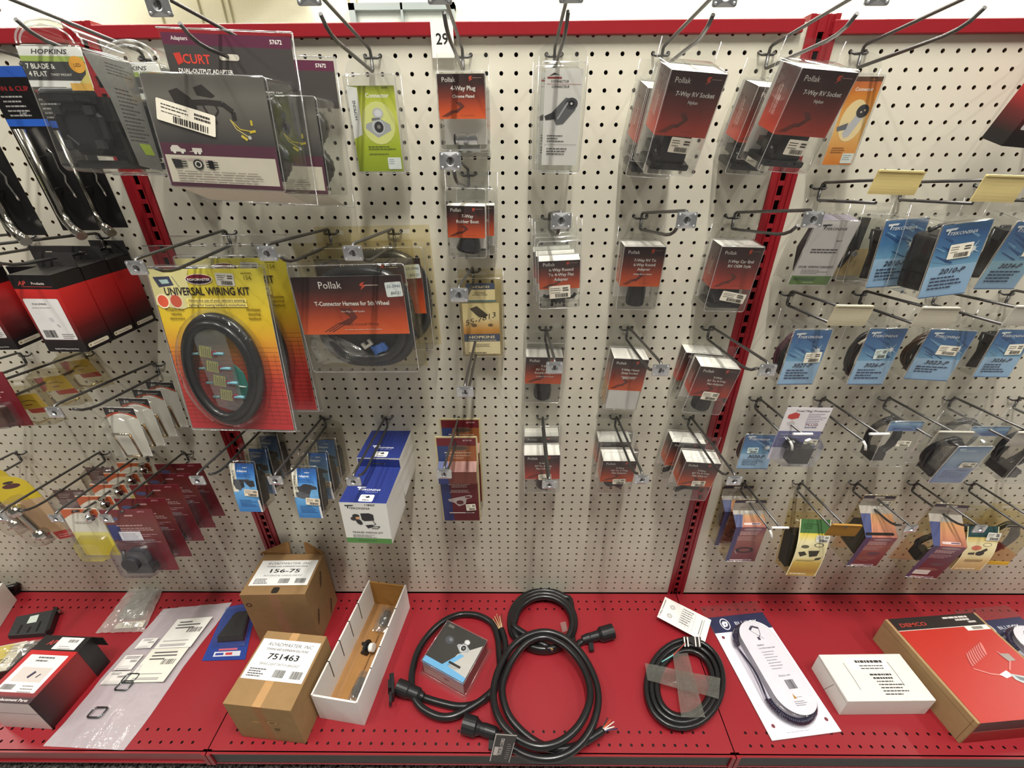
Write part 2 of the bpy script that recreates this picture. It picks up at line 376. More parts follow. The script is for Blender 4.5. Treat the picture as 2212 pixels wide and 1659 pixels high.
# kind, x, z, rise of the arm in inches at the plate, what it carries
HK = [
 ('A', -24.5, -1, 0, 'long wire peg hook holding the black twist-mount connector pack, top left'),
 ('A', -16.5, -1, -.25, 'long wire peg hook through the slotted header of the big dual adapter pack'),
 ('A', -9.5, -1, .1, 'long wire peg hook holding the lime green connector pack'),
 ('A', -3.5, -1, .1, 'long wire peg hook in front of the card numbered 29'),
 ('A', 2.5, -1, .1, 'long wire peg hook holding the tall white connector pack'),
 ('A', 9.5, -1, -.1, 'long wire peg hook holding the left one of two top-row socket box pairs'),
 ('A', 16.4, -1, -.1, 'long wire peg hook holding the socket boxes beside the right red post, top row'),
 ('A', 22.4, -1, .1, 'long wire peg hook holding the orange connector pack'),
 ('A', -32.54, -1.22, 0, 'wire peg hook at the top left edge holding the hitch pin cards'),
 ('A', 34.4, -1, 0, 'wire peg hook at the top right edge holding the red and black box'),
 ('A', -3.5, -8, .3, 'wire peg hook holding the rubber boot pack'),
 ('A', 2.5, -11, .3, 'wire peg hook holding the six-way to flat adapter boxes'),
 ('A', 9.5, -11, .3, 'wire peg hook with plate swung right above the six-way round adapter box'),
 ('A', 16.5, -11, .3, 'wire peg hook reaching across the right post above the car end box'),
 ('A', -22.5, -12, -1.2, 'sagging wire peg hook holding the yellow wiring kits'),
 ('A', -14.5, -12, -.4, 'left one of two wire peg hooks holding the fifth wheel harness'),
 ('A', -9.5, -12, -.4, 'right one of two wire peg hooks holding the fifth wheel harness'),
 ('A', -3.5, -15, .1, 'wire peg hook holding the cream pack with handwriting'),
 ('A', -3.5, -21, -.6, 'empty wire peg hook just below the cream pack with handwriting'),
 ('A', 2.5, -20, .2, 'wire peg hook whose plate covers the auxiliary pin adapter card'),
 ('A', 9.5, -20, 0, 'wire peg hook holding the heavy duty socket pack'),
 ('A', 16.5, -20, 0, 'wire peg hook holding the seven-way to four-way flat adapters'),
 ('A', 2.5, -29, -.7, 'wire peg hook over the leftmost of the three five-way flat adapter packs'),
 ('A', 9.5, -29, -.2, 'wire peg hook over the middle one of the three five-way flat adapter packs'),
 ('A', 16.5, -29, -.3, 'wire peg hook over the rightmost of the three five-way flat adapter packs'),
 ('A', -24.5, -29, -.3, 'wire peg hook holding the left row of blue adapter packs'),
 ('A', -18.5, -29, -.3, 'wire peg hook holding the right row of blue adapter packs'),
 ('A', -12.5, -29, -.4, 'wire peg hook lying over the blue topped wiring boxes'),
 ('A', -5.5, -29, .3, 'wire peg hook holding the maroon and blue bracket cards'),
 ('A', -32.5, -12.22, -.3, 'wire peg hook carrying the three red and black boxes at the left'),
 ('A', -38.5, -12.22, -.3, 'wire peg hook at the left edge carrying the cut-off red box'),
 ('A', -44.2, -22.3, 0, 'wire peg hook at the left edge carrying the maroon coupler lock'),
 ('A', -38.5, -22.3, 0, 'wire peg hook carrying the clear trays with red and yellow labels, rear one'),
 ('A', -32.5, -23.3, .1, 'wire peg hook carrying the white cards with chrome pins'),
 ('A', -50.6, -33.2, 0, 'wire peg hook at the lower left edge carrying the yellow domed pack'),
 ('A', -42, -33.2, 0, 'wire peg hook carrying the clear packs with maroon headers'),
 ('A', -37.5, -33.2, -.1, 'wire peg hook carrying the orange and white cards'),
 ('A', -33.4, -33.2, -.1, 'wire peg hook carrying the row of maroon cards'),
 ('D', 22.4, -9, .0, 'wire peg hook with the left beige flag, upper right'),
 ('D', 28.4, -9, -.1, 'wire peg hook with the right beige flag, upper right'),
 ('D', 34.4, -9, 0, 'wire peg hook at the right edge behind the right beige flag'),
 ('D', 22.45, -17, .1, 'wire peg hook holding the blue pack nearest the right post, under a pale flag'),
 ('D', 28.4, -17, 0, 'wire peg hook holding the second blue pack from the right post, third row'),
 ('D', 34.4, -17, 0, 'wire peg hook holding the third blue pack from the right post, third row'),
 ('D', 40.4, -17, 0, 'wire peg hook at the right edge holding the blue pack with long black wires'),
 ('B', 22.4, -27, 0, 'wire peg hook with white bar over the small blue pack with maroon wires, fourth row'),
 ('B', 28.35, -27, 0, 'empty wire peg hook with a white cross bar at its end'),
 ('D', 34.35, -27, 0, 'wire peg hook with a grey flag holding the two pale blue harness bags'),
 ('D', 40.35, -27, 0, 'wire peg hook at the right edge over the black coiled cable pack'),
 ('D', 46.4, -27, 0, 'short stub of a wire peg hook at the far right edge, fourth row'),
 ('B', 23.5, -37.05, 0, 'wire peg hook with white bar over the blue and orange packs'),
 ('D', 29.4, -37.05, 0, 'wire peg hook with the brown cardboard flag'),
 ('C', 35.2, -37.1, .1, 'wire peg hook whose plate hangs between the two sloped sunset packs'),
 ('C', 41.3, -37.1, .1, 'wire peg hook whose plate touches the cream curled card'),
 ('D', 47.2, -37.1, 0, 'wire peg hook at the lower right edge holding the cream curled card'),
]
for k, x, z, dz, lab in HK: hook(k, x, z, lab, -dz/9.6*57.3)
# paper flags folded over the hook ends
for x, y, z, w, h, col, yaw, lab, par in (
 (22.4, -6.9, -8.5, 2.8, 1.25, (205, 186, 124), 5, 'left beige paper flag in the upper right, on the third hook row', 0),
 (28.4, -7.1, -8.85, 2.6, 1.4, (203, 186, 128), 5, 'right beige paper flag near the right edge, upper right', 0),
 (22.47, -7.1, -16.6, 2.6, 1.44, (188, 180, 152), 3, 'pale grey flag above the blue pack nearest the right post', 0),
 (28.43, -6.9, -16.8, 2.65, 1.42, (184, 178, 160), 3, 'pale grey flag above the wide blue pack with brown wires', 0),
 (34.4, -7.0, -16.7, 2.5, 1.4, (184, 180, 168), 3, 'pale grey flag cut by the right edge above the blue pack with long black wires', 0),
 (34.3, -6.8, -26.85, 2.9, 1.42, (172, 166, 154), 3, 'grey flag in front of the pale blue harness bags', 0),
 (40.35, -6.8, -26.9, 2.7, 1.4, (172, 168, 158), 3, 'grey flag cut by the right edge, fourth hook row', 0),
 (29.45, -6.7, -36.9, 2.8, 1.5, (150, 108, 40), 8, 'brown cardboard flag above the yellow curled card', 0)):
    mb = MB(); n = 8
    mb.loft([[(-w/2, -.06+.015*sin(k*.7), .5*h-h*k/n) for k in range(n+1)]+[(-w/2, .0, .5*h-h*k/n) for k in range(n, -1, -1)], [(w/2, -.06+.015*sin(k*.7+.5), .5*h-h*k/n) for k in range(n+1)]+[(w/2, 0, .5*h-h*k/n) for k in range(n, -1, -1)]], 'paper', col)
    mb.box(-w/2+.1, w/2-.1, -.09, .09, h/2-.03, h/2+.06, 'paper', tuple(min(255, c+18) for c in col))
    o = mb.build('price_flag'); o.matrix_world = pose(x, y-.12, z, -8, 0, yaw*.4); tag(o, lab, 'tag', 'paper flags on the hooks')
# the number card under the rail
t = thing('number_card', 'white card reading 29 hanging from the middle red rail', 'sign', pose(-4.75, -.38, -.15))
mb = MB(); mb.box(-.72, .72, -.03, .03, -1.05, .9, 'paper', (236, 234, 226)); p = Pr(mb, (0, -.031, 0)); p.text('29', -.02, -.35, .82, (40, 38, 38), 'c', True); mb.build('card', t)
# ------------------------------------------------------------------ packages
CLR = (244, 245, 244); OLD = (238, 230, 202)
WHT = (238, 234, 226)
def sheet_with_slot(mb, w, z0, z1, y, mat, col, slot=(1.0, .28), zs=None, dome=0):
    """upright sheet with a real hang slot; domed top if asked"""
    zs = zs if zs is not None else z1-.45
    sw, sh = slot; x0, x1 = -w/2, w/2
    a, b, c, d = -sw/2, sw/2, zs-sh/2, zs+sh/2
    q = lambda u0, u1, v0, v1: mb.poly([(u0, y, v0), (u1, y, v0), (u1, y, v1), (u0, y, v1)], mat, col)
    q(x0, x1, z0, c); q(x0, a, c, d); q(b, x1, c, d)
    if dome:
        top = [(x0, y, d)]+[(-w/2*cos(pi*k/12), y, d+dome*sin(pi*k/12)) for k in range(1, 12)]+[(x1, y, d)]
        mb.poly(top[::-1], mat, col)
    else: q(x0, x1, d, z1)
def shell(t, w, h, dp, tab=.95, col=CLR, flange=.14, dome=0, r=.18, name='clear_shell', taper=.06, mat='clear', slot=(1.0, .28)):
    mb = MB(); zc = -h/2
    L = [rrect(w+taper*2, h+taper*2, r, 4, 0, zc, dp-.02), rrect(w, h, r, 4, 0, zc, .12), rrect(w-.1, h-.1, r, 4, 0, zc, .02), rrect(w-.24, h-.24, r*.8, 4, 0, zc, 0)]
    mb.loft(L, mat, col, False, True, True)
    W2 = w+2*flange; sheet_with_slot(mb, W2, -h-flange, tab, dp, mat, col, slot, zs=(tab-.42 if not dome else .3), dome=dome)
    # moulded rims along the flange and the front edge give the bright lines
    mb.tube([(q[0], q[1], q[2]) for q in rrect(w+.02, h+.02, r, 4, 0, zc, .08)], .026, 5, 'rim', (255, 255, 255), True)
    mb.tube([(-W2/2, dp, -h-flange), (W2/2, dp, -h-flange)], .022, 5, 'rim', (255, 255, 255)); mb.tube([(W2/2, dp, -h-flange), (W2/2, dp, tab if not dome else .4)], .022, 5, 'rim', (255, 255, 255)); mb.tube([(-W2/2, dp, -h-flange), (-W2/2, dp, tab if not dome else .4)], .022, 5, 'rim', (255, 255, 255))
    return mb.build(name, t)
def sticker(t, u, v, w=.95, h=.62, rot=-4, y=-.012, col=(236, 230, 212), M=None, bars=True):
    mb = MB(); p = Pr(mb, (0, 0, 0), (cos(R(rot)), 0, sin(R(rot))), (-sin(R(rot)), 0, cos(R(rot))), 'paper', .003); p.rr(0, 0, w, h, .07, col)
    p.greek(-w*.42, h*.26, w*.5, 2, h*.15, (70, 66, 62)); p.greek(w*.14, h*.22, w*.28, 2, h*.17, (60, 56, 54), .6, 'l', .1); p.greek(-w*.42, -h*.06, w*.5, 1, .1, (70, 66, 62))
    if bars: p.bars(-w*.22, -h*.42, w*.6, h*.3, (52, 48, 46), 14)
    par = next((c for c in t.children if c.name.startswith('clear_shell')), t)
    return mb.build('price_sticker', par, M=M or Matrix.Translation((u*IN, y*IN, v*IN)))
GR = ((0, (38, 19, 19)), (.22, (58, 25, 21)), (.5, (128, 45, 25)), (.78, (200, 76, 28)), (1, (224, 94, 34)))
GRN = ((0, (46, 23, 23)), (.3, (70, 28, 25)), (.62, (138, 42, 32)), (.85, (184, 56, 36)), (1, (200, 68, 44)))
def card_pollak(p, w, h, lines, g=GR, small=None, tsize=.2):
    p.grad(-w/2, w/2, [(-f*h, c) for f, c in g]); p.L += 1
    dk = (104, 40, 26)
    p.poly([(-.14*w, -.62*h), (-.02*w, -.62*h), (.06*w, -.72*h), (-.1*w, -.86*h), (-.22*w, -.86*h), (-.04*w, -.73*h)], dk)
    for k in range(3): p.line([(-.44*w+.05*w*k, -.95*h), (-.2*w+.05*w*k, -.8*h)], .018*w, dk)
    p.text('Pollak', -.4*w, -.155*h-.05, .09*w+.09, WHT, 'l', False)
    p.poly([(.18*w, -.06*h), (.25*w, -.05*h), (.215*w, -.1*h), (.25*w, -.115*h), (.16*w, -.175*h), (.19*w, -.125*h), (.16*w, -.11*h)], (206, 74, 48))
    p.line([(.25*w, -.09*h), (.44*w, -.09*h)], .02, (190, 150, 140))
    y = -.36*h
    for s, k in lines:
        p.text(s, .04*w, y, tsize*k*1.1, WHT, 'c', True); y -= tsize*k*1.28
    p.text('Do-It-Yourself Wiring', .12*w, -.93*h, .09, (120, 50, 30), 'c', False)
def sleeve(t, w, h, dp, z0, hc, fn, g=GR, top=True, back=True, side=True, inner=WHT):
    """folded card: printed front and sides, white inside, back panel"""
    mb = MB(); zb = z0-hc; e = .045; x = w/2-e
    sidec = lambda xx, d: None
    def strip(P):   # gradient quad strip from (x,y) to (x2,y2)
        (xa, ya), (xb, yb) = P
        for (fa, ca), (fb, cb) in zip(g, g[1:]):
            mb.poly([(xa, ya, z0-fb*hc), (xb, yb, z0-fb*hc), (xb, yb, z0-fa*hc), (xa, ya, z0-fa*hc)], 'card', [cb, cb, ca, ca])
    d = dp*.82
    if side:
        strip([(-x, d), (-x, e)]); strip([(x, e), (x, d)])
        mb.box(-x+.01, -x+.02, e+.01, d, zb, z0, 'paper', inner); mb.box(x-.02, x-.01, e+.01, d, zb, z0, 'paper', inner)
        for sx, dx in ((-1, -.006), (1, .006)):
            pp = Pr(mb, (sx*x+dx, dp*.42, z0-hc*.75), (0, 0, 1), (0, -sx*-1 if sx > 0 else -1, 0), 'card', .002)
            pp.greek(0, 0, hc*.5, 2, .16, (206, 180, 172)); pp.greek(0, -.34, hc*.5, 2, .11, (190, 150, 140))
    mb.box(-x, x, e+.005, e+.015, zb, z0, 'paper', inner)
    if top: mb.box(-x, x, e, d, z0-.02, z0-.005, 'paper', inner)
    if back: mb.box(-x, x, dp-.1, dp-.08, -t['h_']+.35, z0, 'paper', inner)
    p = Pr(mb, (0, e, z0)); fn(p, 2*x, hc)
    return mb.build('insert_card', t)
BK = (25, 25, 27)
def prod(t, kind, w, h, dp, z0):
    """the dark plug or socket lying in the lower part of the shell; z0 = level of the card's lower edge"""
    mb = MB(); y = dp*.5; zb = -h+.12
    if kind == 'round':
        r = min(w*.23, dp*.42); mb.lathe([(r*.96, 0), (r, .08), (r, .9), (r*1.02, 1.0), (r, 1.08), (r*.9, z0-zb+.1)], Matrix.Translation((.12, y, zb)), 24, 'plastic', BK)
        for k in range(8): mb.box(.12+r*cos(k*pi/4)-.03, .12+r*cos(k*pi/4)+.03, y+r*sin(k*pi/4)-.03, y+r*sin(k*pi/4)+.03, zb+.1, zb+.85, 'plastic', (20, 20, 22))
    elif kind == 'round_dark':
        r = min(w*.22, dp*.42); mb.lathe([(r*.9, 0), (r, .1), (r, z0-zb), (r*.8, z0-zb+.3)], Matrix.Translation((.16, y, zb)), 24, 'rubber', (44, 26, 30)); mb.box(.3, .55, y-r-.08, y-.1, zb+.05, zb+.3, 'rubber', (38, 24, 28))
    elif kind == 'socket':
        mb.box(-w*.24, w*.3, dp*.2, dp*.8, zb+.45, z0+.25, 'plastic', BK); mb.loft([rrect(w*.78, .34, .1, 3, .02, zb+.25, dp*.12), rrect(w*.84, .4, .1, 3, .02, zb+.25, dp*.9)], 'plastic', (30, 30, 32))
        mb.lathe([(.4, 0), (.45, .1), (.4, .3)], Matrix.Translation((-w*.3, dp*.3, zb+.7)) @ Matrix.Rotation(R(70), 4, 'Y'), 16, 'plastic', (34, 34, 36)); mb.box(-w*.42, -w*.24, dp*.25, dp*.7, zb+.9, zb+1.35, 'plastic', (28, 28, 30))
        for k in range(4): mb.lathe([(.05, 0), (.06, .1), (0, .12)], Matrix.Translation((-w*.28+k*w*.17, dp*.12-.01, zb+.28)) @ Matrix.Rotation(R(90), 4, 'X'), 8, 'plastic', (46, 46, 48))
    elif kind == 'fork':
        mb.lathe([(.5, 0), (.52, .5), (.3, .9)], Matrix.Translation((-.1, y, zb+.25)), 18, 'plastic', BK)
        for k in range(4): mb.lathe([(.1, 0), (.12, .5)], Matrix.Translation((-.5+.28*k, y-.1, zb+.02)), 10, 'plastic', (22, 22, 24))
        mb.tube([(.3, y, zb+.65), (.7, y, zb+.4), (1.0, y, zb+.42), (1.2, y, zb+.7)], .13, 8, 'rubber', BK); mb.tube([(-.4, y, zb+.6), (-.9, y, zb+.5), (-1.15, y, zb+.62)], .12, 8, 'rubber', BK)
    elif kind == 'boot':
        mb.loft([rrect(1.75, 1.0, .35, 5, .05, y, 0), rrect(1.85, 1.05, .35, 5, .05, y, 0), rrect(1.5, .9, .35, 5, .1, y, 0), rrect(1.2, .8, .3, 5, .1, y, 0)], 'rubber', (36, 35, 36)) if 0 else None
        for a in (0,): mb.lathe([(.86, 0), (.92, .12), (.86, .3), (.7, .9), (.6, 1.5)], Matrix.Translation((.05, y, zb+.22)) @ Matrix.Rotation(R(8), 4, 'Y'), 24, 'rubber', (40, 39, 40), True)
    elif kind == 'wing':
        mb.lathe([(.42, 0), (.55, .15), (.5, .7)], Matrix.Translation((-.35, y, zb+.25)), 18, 'rubber', (30, 28, 30)); mb.lathe([(.5, 0), (.55, .2), (.1, .9)], Matrix.Translation((.45, y, zb+.2)) @ Matrix.Rotation(R(15), 4, 'Y'), 16, 'rubber', (50, 24, 34))
    elif kind == 'flat':
        mb.tube([(-.9, y, zb+.18), (-.5, y, zb+.55), (.1, y, zb+.75), (.9, y, zb+.8)], .22, 10, 'rubber', BK); mb.lathe([(.18, 0), (.24, .15), (.2, .35)], Matrix.Translation((-1.0, y, zb+.05)), 12, 'rubber', BK); mb.box(-.2, .9, y-.35, y+.35, zb+.7, zb+1.15, 'plastic', BK)
    elif kind == 'chrome':
        mb.lathe([(.22, 0), (.3, .06), (.3, .2), (.36, .24), (.36, .8), (.33, .82), (.33, .9), (.36, .92), (.36, 1.45), (.3, 1.5)], Matrix.Translation((-.62, y-.3, zb+.5)) @ Matrix.Rotation(R(90), 4, 'Y'), 24, 'chrome', (225, 225, 228)); mb.lathe([(.3, 0), (.3, .1)], Matrix.Translation((-.68, y-.3, zb+.5)) @ Matrix.Rotation(R(90), 4, 'Y'), 20, 'plastic', (30, 30, 32))
        mb.box(-.6, -.4, y-.34, y-.2, zb+.25, zb+.8, 'chrome', (190, 190, 194))
    o = mb.build({'round': 'plug', 'round_dark': 'plug', 'socket': 'socket_body', 'fork': 'plug', 'boot': 'rubber_boot', 'wing': 'rubber_plug', 'flat': 'adapter_plug', 'chrome': 'chrome_plug'}[kind], t)
    return o
def pollak(label, X, Y, Z, w, h, lean, yaw, roll, dp, lines, z0, hc, kind, stick=None, g=GR, tsize=.2, name='adapter_pack', cat='adapter pack', group=None, side=True, tab=.95, inner=WHT):
    t = thing(name, label, cat, pose(X, Y, Z, lean, yaw, roll), group); t['h_'] = h
    shell(t, w, h, dp, tab); sleeve(t, w, h, dp, -z0*h, hc*h, lambda p, a, b: card_pollak(p, a, b, lines, g, None, tsize), g, True, True, side, inner)
    if kind: prod(t, kind, w, h, dp, -(z0+hc)*h)
    if stick: sticker(t, *stick)
    return t
def behind(t, dx, dy, dz, label, lean=None, group=None):
    M = Matrix.Translation(Vector((dx*IN, dy*IN, dz*IN))) @ t.matrix_world
    return dup(t, M, label, group)
P2 = 'pairs of plug boxes on one hook'
t = pollak('clear box with a chrome four-way plug under a brown-orange card, below the 29 sign', -3.42, -3.2, -2.34, 3.0, 4.2, 0, 0, 0, 1.9, [('4-Way Plug', 1), ('Chrome Plated', .68)], .03, .56, 'chrome', tsize=.3, tab=1.2, name='plug_pack', cat='plug pack')
behind(t, .05, 2.0, -.45, 'second clear chrome plug box, peeking out below the front one under the 29 sign')
t = pollak('front seven-way socket box on the left of the two top-row pairs, white sticker', 9.55, -7.9, -3.1, 3.05, 5.2, -18, 2, 4, 2.6, [('7-Way RV Socket', 1), ('Nylon', .75)], .02, .58, 'socket', (.15, -3.55, 1.25, .8, -2), GRN, .27, 'socket_pack', 'socket pack')
behind(t, -.05, 4.2, -.25, 'rear seven-way socket box half hidden behind the left top-row one')
t = pollak('front seven-way socket box beside the right red post, top row, white sticker', 16.42, -7.7, -3.05, 3.15, 5.1, -17, 2, 4, 2.6, [('7-Way RV Socket', 1), ('Nylon', .75)], .02, .6, 'socket', (.1, -3.75, 1.25, .8, -2), GRN, .27, 'socket_pack', 'socket pack')
behind(t, -.05, 4.2, -.25, 'rear seven-way socket box just left of the right red post, top row')
t = pollak('front clear box with a black rubber boot under a brown to orange card', -3.42, -3.9, -8.81, 2.7, 4.55, -3, 0, 1.5, 1.5, [('7-Way', 1), ('Rubber Boot', 1)], .24, .46, 'boot', None, GR, .27, 'boot_pack', 'boot pack', side=False)
behind(t, .55, 1.75, -.1, 'second rubber boot box showing at the right edge of the front one')
t = pollak('front six-way round to four-way flat adapter box with a white sticker', 2.85, -5.6, -11.95, 2.9, 4.85, -8, -2, -3, 1.5, [('6-Way Round', 1), ('To 4-Way Flat', 1), ('Adapter', 1)], .27, .42, 'fork', (.02, -3.55, 1.5, .95, 3), GR, .27)
for k in (1, 2): behind(t, -.14*k, 1.62*k, .02*k, ['middle', 'rearmost'][k-1]+' of the three six-way round to four-way flat adapter boxes')
pollak('adapter box with orange card, seven-way to six-way round, brake pin in center', 9.4, -2.9, -12.7, 3.05, 4.95, -4, -1, .5, 2.2, [('7-Way RV To', 1), ('6-Way Round', 1), ('Adapter', 1), ('Brake Pin in Center', .6)], .02, .6, 'round', None, GR, .26)
pollak('clear box with brown red card reading car end, left of the right post, cream sticker', 16.41, -3.1, -12.73, 3.1, 5.1, -6, -1, 1.5, 2.4, [('7-Way Car End', 1), ('RV OEM Style', 1)], .02, .62, 'socket', (.35, -3.9, 1.9, .78, -9), GRN, .27)
pollak('adapter box with a hook plate hanging over its title, seven-way to six-way round, auxiliary pin', 2.47, -2.0, -20.7, 3.25, 6.1, -6, 1, 2, 1.8, [('7-Way', 1), ('RV To 6-Way', 1), ('Round Adapter', 1), ('Auxiliary Pin in Center', .6)], .22, .44, 'round', None, GR, .26)
t = pollak('heavy duty socket pack with orange card folded over a white paper, ink number', 9.46, -3.0, -21.7, 2.95, 5.2, -6, -1, 3, 2.3, [('7-Way Heavy', 1), ('Duty Socket', 1), ('Diecast actuated Pins', .55), ('#55-2493', 1.0)], 0, .6, None, None, GR, .25, 'socket_pack', 'socket pack', tab=1.6)
mb = MB(); mb.box(-1.3, 1.3, .05, .9, -5.1, -3.05, 'paper', (228, 224, 220)); mb.box(-1.44, -1.36, .5, 2.1, -5.0, -3.0, 'kraft', (190, 150, 96)); mb.build('white_paper', t, 'white folded paper')
t = pollak('front seven-way to four-way flat adapter box with a round black plug and white sticker', 16.48, -3.9, -22.0, 3.3, 4.95, -9, -2, 5, 1.9, [('7-Way', 1), ('RV To 4-Way', 1), ('Flat Adapter', 1)], .02, .6, 'round', (.1, -2.95, 1.4, .85, -3), GRN, .25)
behind(t, -.35, 2.45, .15, 'rear seven-way to four-way flat adapter box beside the red post')
for X, Y, Z, w, h, lean, yaw, roll, kd, nm, gg in ((2.3, -3.6, -29.9, 3.35, 5.8, -3, -1, -1.5, 'round_dark', 'leftmost', GRN), (9.46, -4.0, -30.4, 3.15, 5.5, -8, 0, .5, 'wing', 'middle', GR), (16.5, -5.0, -30.3, 3.15, 5.4, -7, -2, 3.5, 'flat', 'rightmost', GR)):
    t = pollak('front box of the '+nm+' five-way flat adapter pair, bottom row of orange cards', X, Y, Z, w, h, lean, yaw, roll, 1.9, [('7-Way', 1), ('RV To 5-Way', 1), ('Flat Adapter', 1)], .2 if nm != 'rightmost' else .1, .5 if nm != 'rightmost' else .55, kd, (.25, -3.75 if nm != 'rightmost' else -3.1, 1.2, .7, 4), gg, .25)
    behind(t, {'leftmost': .05, 'middle': -.1, 'rightmost': -.6}[nm], 2.15, .6, 'rear box of the '+nm+' five-way flat adapter pair, bottom row of orange cards')

# --- lime green connector pack
def clam(label, X, Y, Z, w, h, lean, yaw, roll, dp, fn, ins=.12, dome=.8, tab=.9, col=CLR, name='connector_pack', cat='connector pack', warp=None, zc=None, hcard=None, back=None):
    t = thing(name, label, cat, pose(X, Y, Z, lean, yaw, roll)); t['h_'] = h
    shell(t, w, h, dp, tab, col, .12, dome)
    z0 = -ins if zc is None else zc; hc = hcard or h-2*ins
    mb = MB(); p = Pr(mb, (0, .06, z0)); mb.box(-w/2+ins, w/2-ins, .065, .085, z0-hc, z0, 'paper', (236, 232, 226))
    fn(p, w-2*ins, hc); mb.build('insert_card', t)
    return t
def metal_socket(p, u, v, s, body=(196, 198, 200), face=(48, 46, 48)):
    p.poly([(u-s, v-.1*s), (u-.1*s, v-.75*s), (u+s, v-.25*s), (u+.95*s, v+.15*s), (u+.2*s, v+.55*s), (u-.9*s, v+.2*s)], (170, 172, 176))
    p.ell(u, v, .5*s, .52*s, body); p.ell(u+.05*s, v-.02*s, .36*s, .38*s, face); p.ell(u+.05*s, v, .14*s, .14*s, (130, 128, 126))
    p.ell(u+.1*s, v+.9*s, .42*s, .36*s, body); p.ell(u+.12*s, v+.9*s, .26*s, .22*s, (222, 222, 226)); p.poly([(u-.45*s, v+.42*s), (u+.2*s, v+.5*s), (u+.2*s, v+.62*s), (u-.42*s, v+.58*s)], (120, 120, 122))
def f_green(p, w, h):
    p.grad(-w/2, w/2, [(0, (120, 128, 40)), (-.12*h, (190, 200, 60)), (-.35*h, (212, 216, 96)), (-.7*h, (168, 186, 36)), (-h, (146, 164, 26))])
    p.poly([(-w/2, 0), (-w*.28, -.02*h), (-w*.3, -.55*h), (-w/2, -.6*h)], (232, 232, 226)); p.text('HOPKINS', -.36*w, -.27*h, .26, (58, 60, 70), 'c', True, False, None, R(90))
    p.text('#52005', .3*w, -.03*h, .13, (60, 62, 30), 'c'); p.text('Connector', .12*w, -.13*h, .34, (246, 246, 240), 'c', True)
    p.ell(.08*w, -.42*h, .36*w, .25*h, (222, 226, 140)); metal_socket(p, .06*w, -.46*h, .85)
    p.greek(-.22*w, -.7*h, .62*w, 2, .14, (90, 100, 30)); p.greek(-.22*w, -.79*h, .55*w, 1, .14, (90, 100, 30))
    p.rr(.32*w, -.9*h, .9, .72, .06, (226, 232, 228)); p.greek(.2*w, -.86*h, .5, 3, .12, (120, 140, 150))
clam('clear domed pack with a lime green card showing a metal connector, upper left of middle', -9.35, -2.2, -2.3, 3.3, 5.6, -2, 0, 0, 1.3, f_green, zc=-.6, hcard=4.9)
# --- tall white connector packs
def f_white(p, w, h):
    p.rect(-w/2, -h, w/2, 0, (232, 230, 224)); p.L += 1; p.poly([(-.4*w, -.075*h), (-.26*w, -.04*h), (-.08*w, -.07*h), (-.2*w, -.06*h)], (70, 60, 60)); p.line([(-.44*w, -.09*h), (-.06*w, -.09*h)], .1, (150, 60, 60))
    p.text('CONNECTOR', -.1*w, -.135*h, .17, (74, 66, 66), 'c', True); p.line([(-.45*w, -.15*h), (.45*w, -.15*h)], .02, (190, 110, 110)); p.text('CONNECTEUR', -.08*w, -.185*h, .16, (74, 66, 66), 'c', True)
    p.poly([(-.3*w, -.44*h), (.08*w, -.28*h), (.3*w, -.3*h), (.36*w, -.4*h), (.04*w, -.55*h), (-.14*w, -.56*h)], (104, 104, 106)); p.poly([(-.48*w, -.47*h), (-.2*w, -.42*h), (-.16*w, -.5*h), (-.44*w, -.51*h)], (58, 58, 60)); p.ell(.24*w, -.34*h, .17*w, .06*h, (70, 70, 74)); p.ell(.24*w, -.34*h, .09*w, .035*h, (30, 30, 32)); p.ell(.24*w, -.34*h, .03*w, .012*h, (230, 230, 230)); p.line([(-.12*w, -.5*h), (.14*w, -.33*h)], .1, (176, 176, 178))
    p.greek(-.38*w, -.68*h, .5*w, 3, .15, (80, 76, 76)); p.line([(-.45*w, -.77*h), (.45*w, -.77*h)], .015, (110, 90, 90)); p.greek(-.38*w, -.82*h, .7*w, 3, .15, (80, 76, 76))
t = clam('front tall clear pack with a white card showing a grey connector, hung top middle', 2.86, -4.2, -2.1, 2.7, 5.85, -5, 0, 1, 1.5, f_white, .22, zc=-.3, hcard=5.1)
behind(t, -.3, 1.75, .1, 'rear tall clear pack just showing at the left of the front white connector pack')
def f_orange(p, w, h):
    p.grad(-w/2, w/2, [(0, (120, 60, 30)), (-.05*h, (206, 110, 60)), (-.2*h, (226, 140, 44)), (-.6*h, (240, 190, 110)), (-h, (222, 128, 30))]); p.rect(-w/2, -.05*h, w/2, 0, (92, 62, 44)); p.text('#52006', .2*w, -.04*h, .12, (180, 120, 60))
    p.text('Connector', .02*w, -.15*h, .26, (250, 244, 236), 'c', True); p.ell(0, -.48*h, .4*w, .24*h, (250, 226, 170)); p.poly([(-.2*w, -.62*h), (.12*w, -.36*h), (.32*w, -.42*h), (.05*w, -.66*h), (-.1*w, -.68*h)], (200, 200, 204)); p.poly([(-.44*w, -.55*h), (-.1*w, -.5*h), (-.12*w, -.58*h), (-.4*w, -.6*h)], (110, 112, 120)); p.ell(.22*w, -.37*h, .2*w, .075*h, (60, 58, 60)); p.ell(.18*w, -.38*h, .03*w, .012*h, (220, 200, 180)); p.ell(.28*w, -.36*h, .03*w, .012*h, (220, 200, 180))
    p.greek(-.36*w, -.8*h, .55*w, 3, .13, (140, 80, 20)); p.rr(.28*w, -.92*h, .8, .62, .06, (228, 232, 226)); p.greek(.12*w, -.89*h, .55, 3, .12, (130, 150, 150))
clam('clear pack with an orange card showing a silver connector, right of the red post', 22.35, -1.9, -2.5, 2.2, 5.2, -5, 0, .5, 1.0, f_orange, .1)
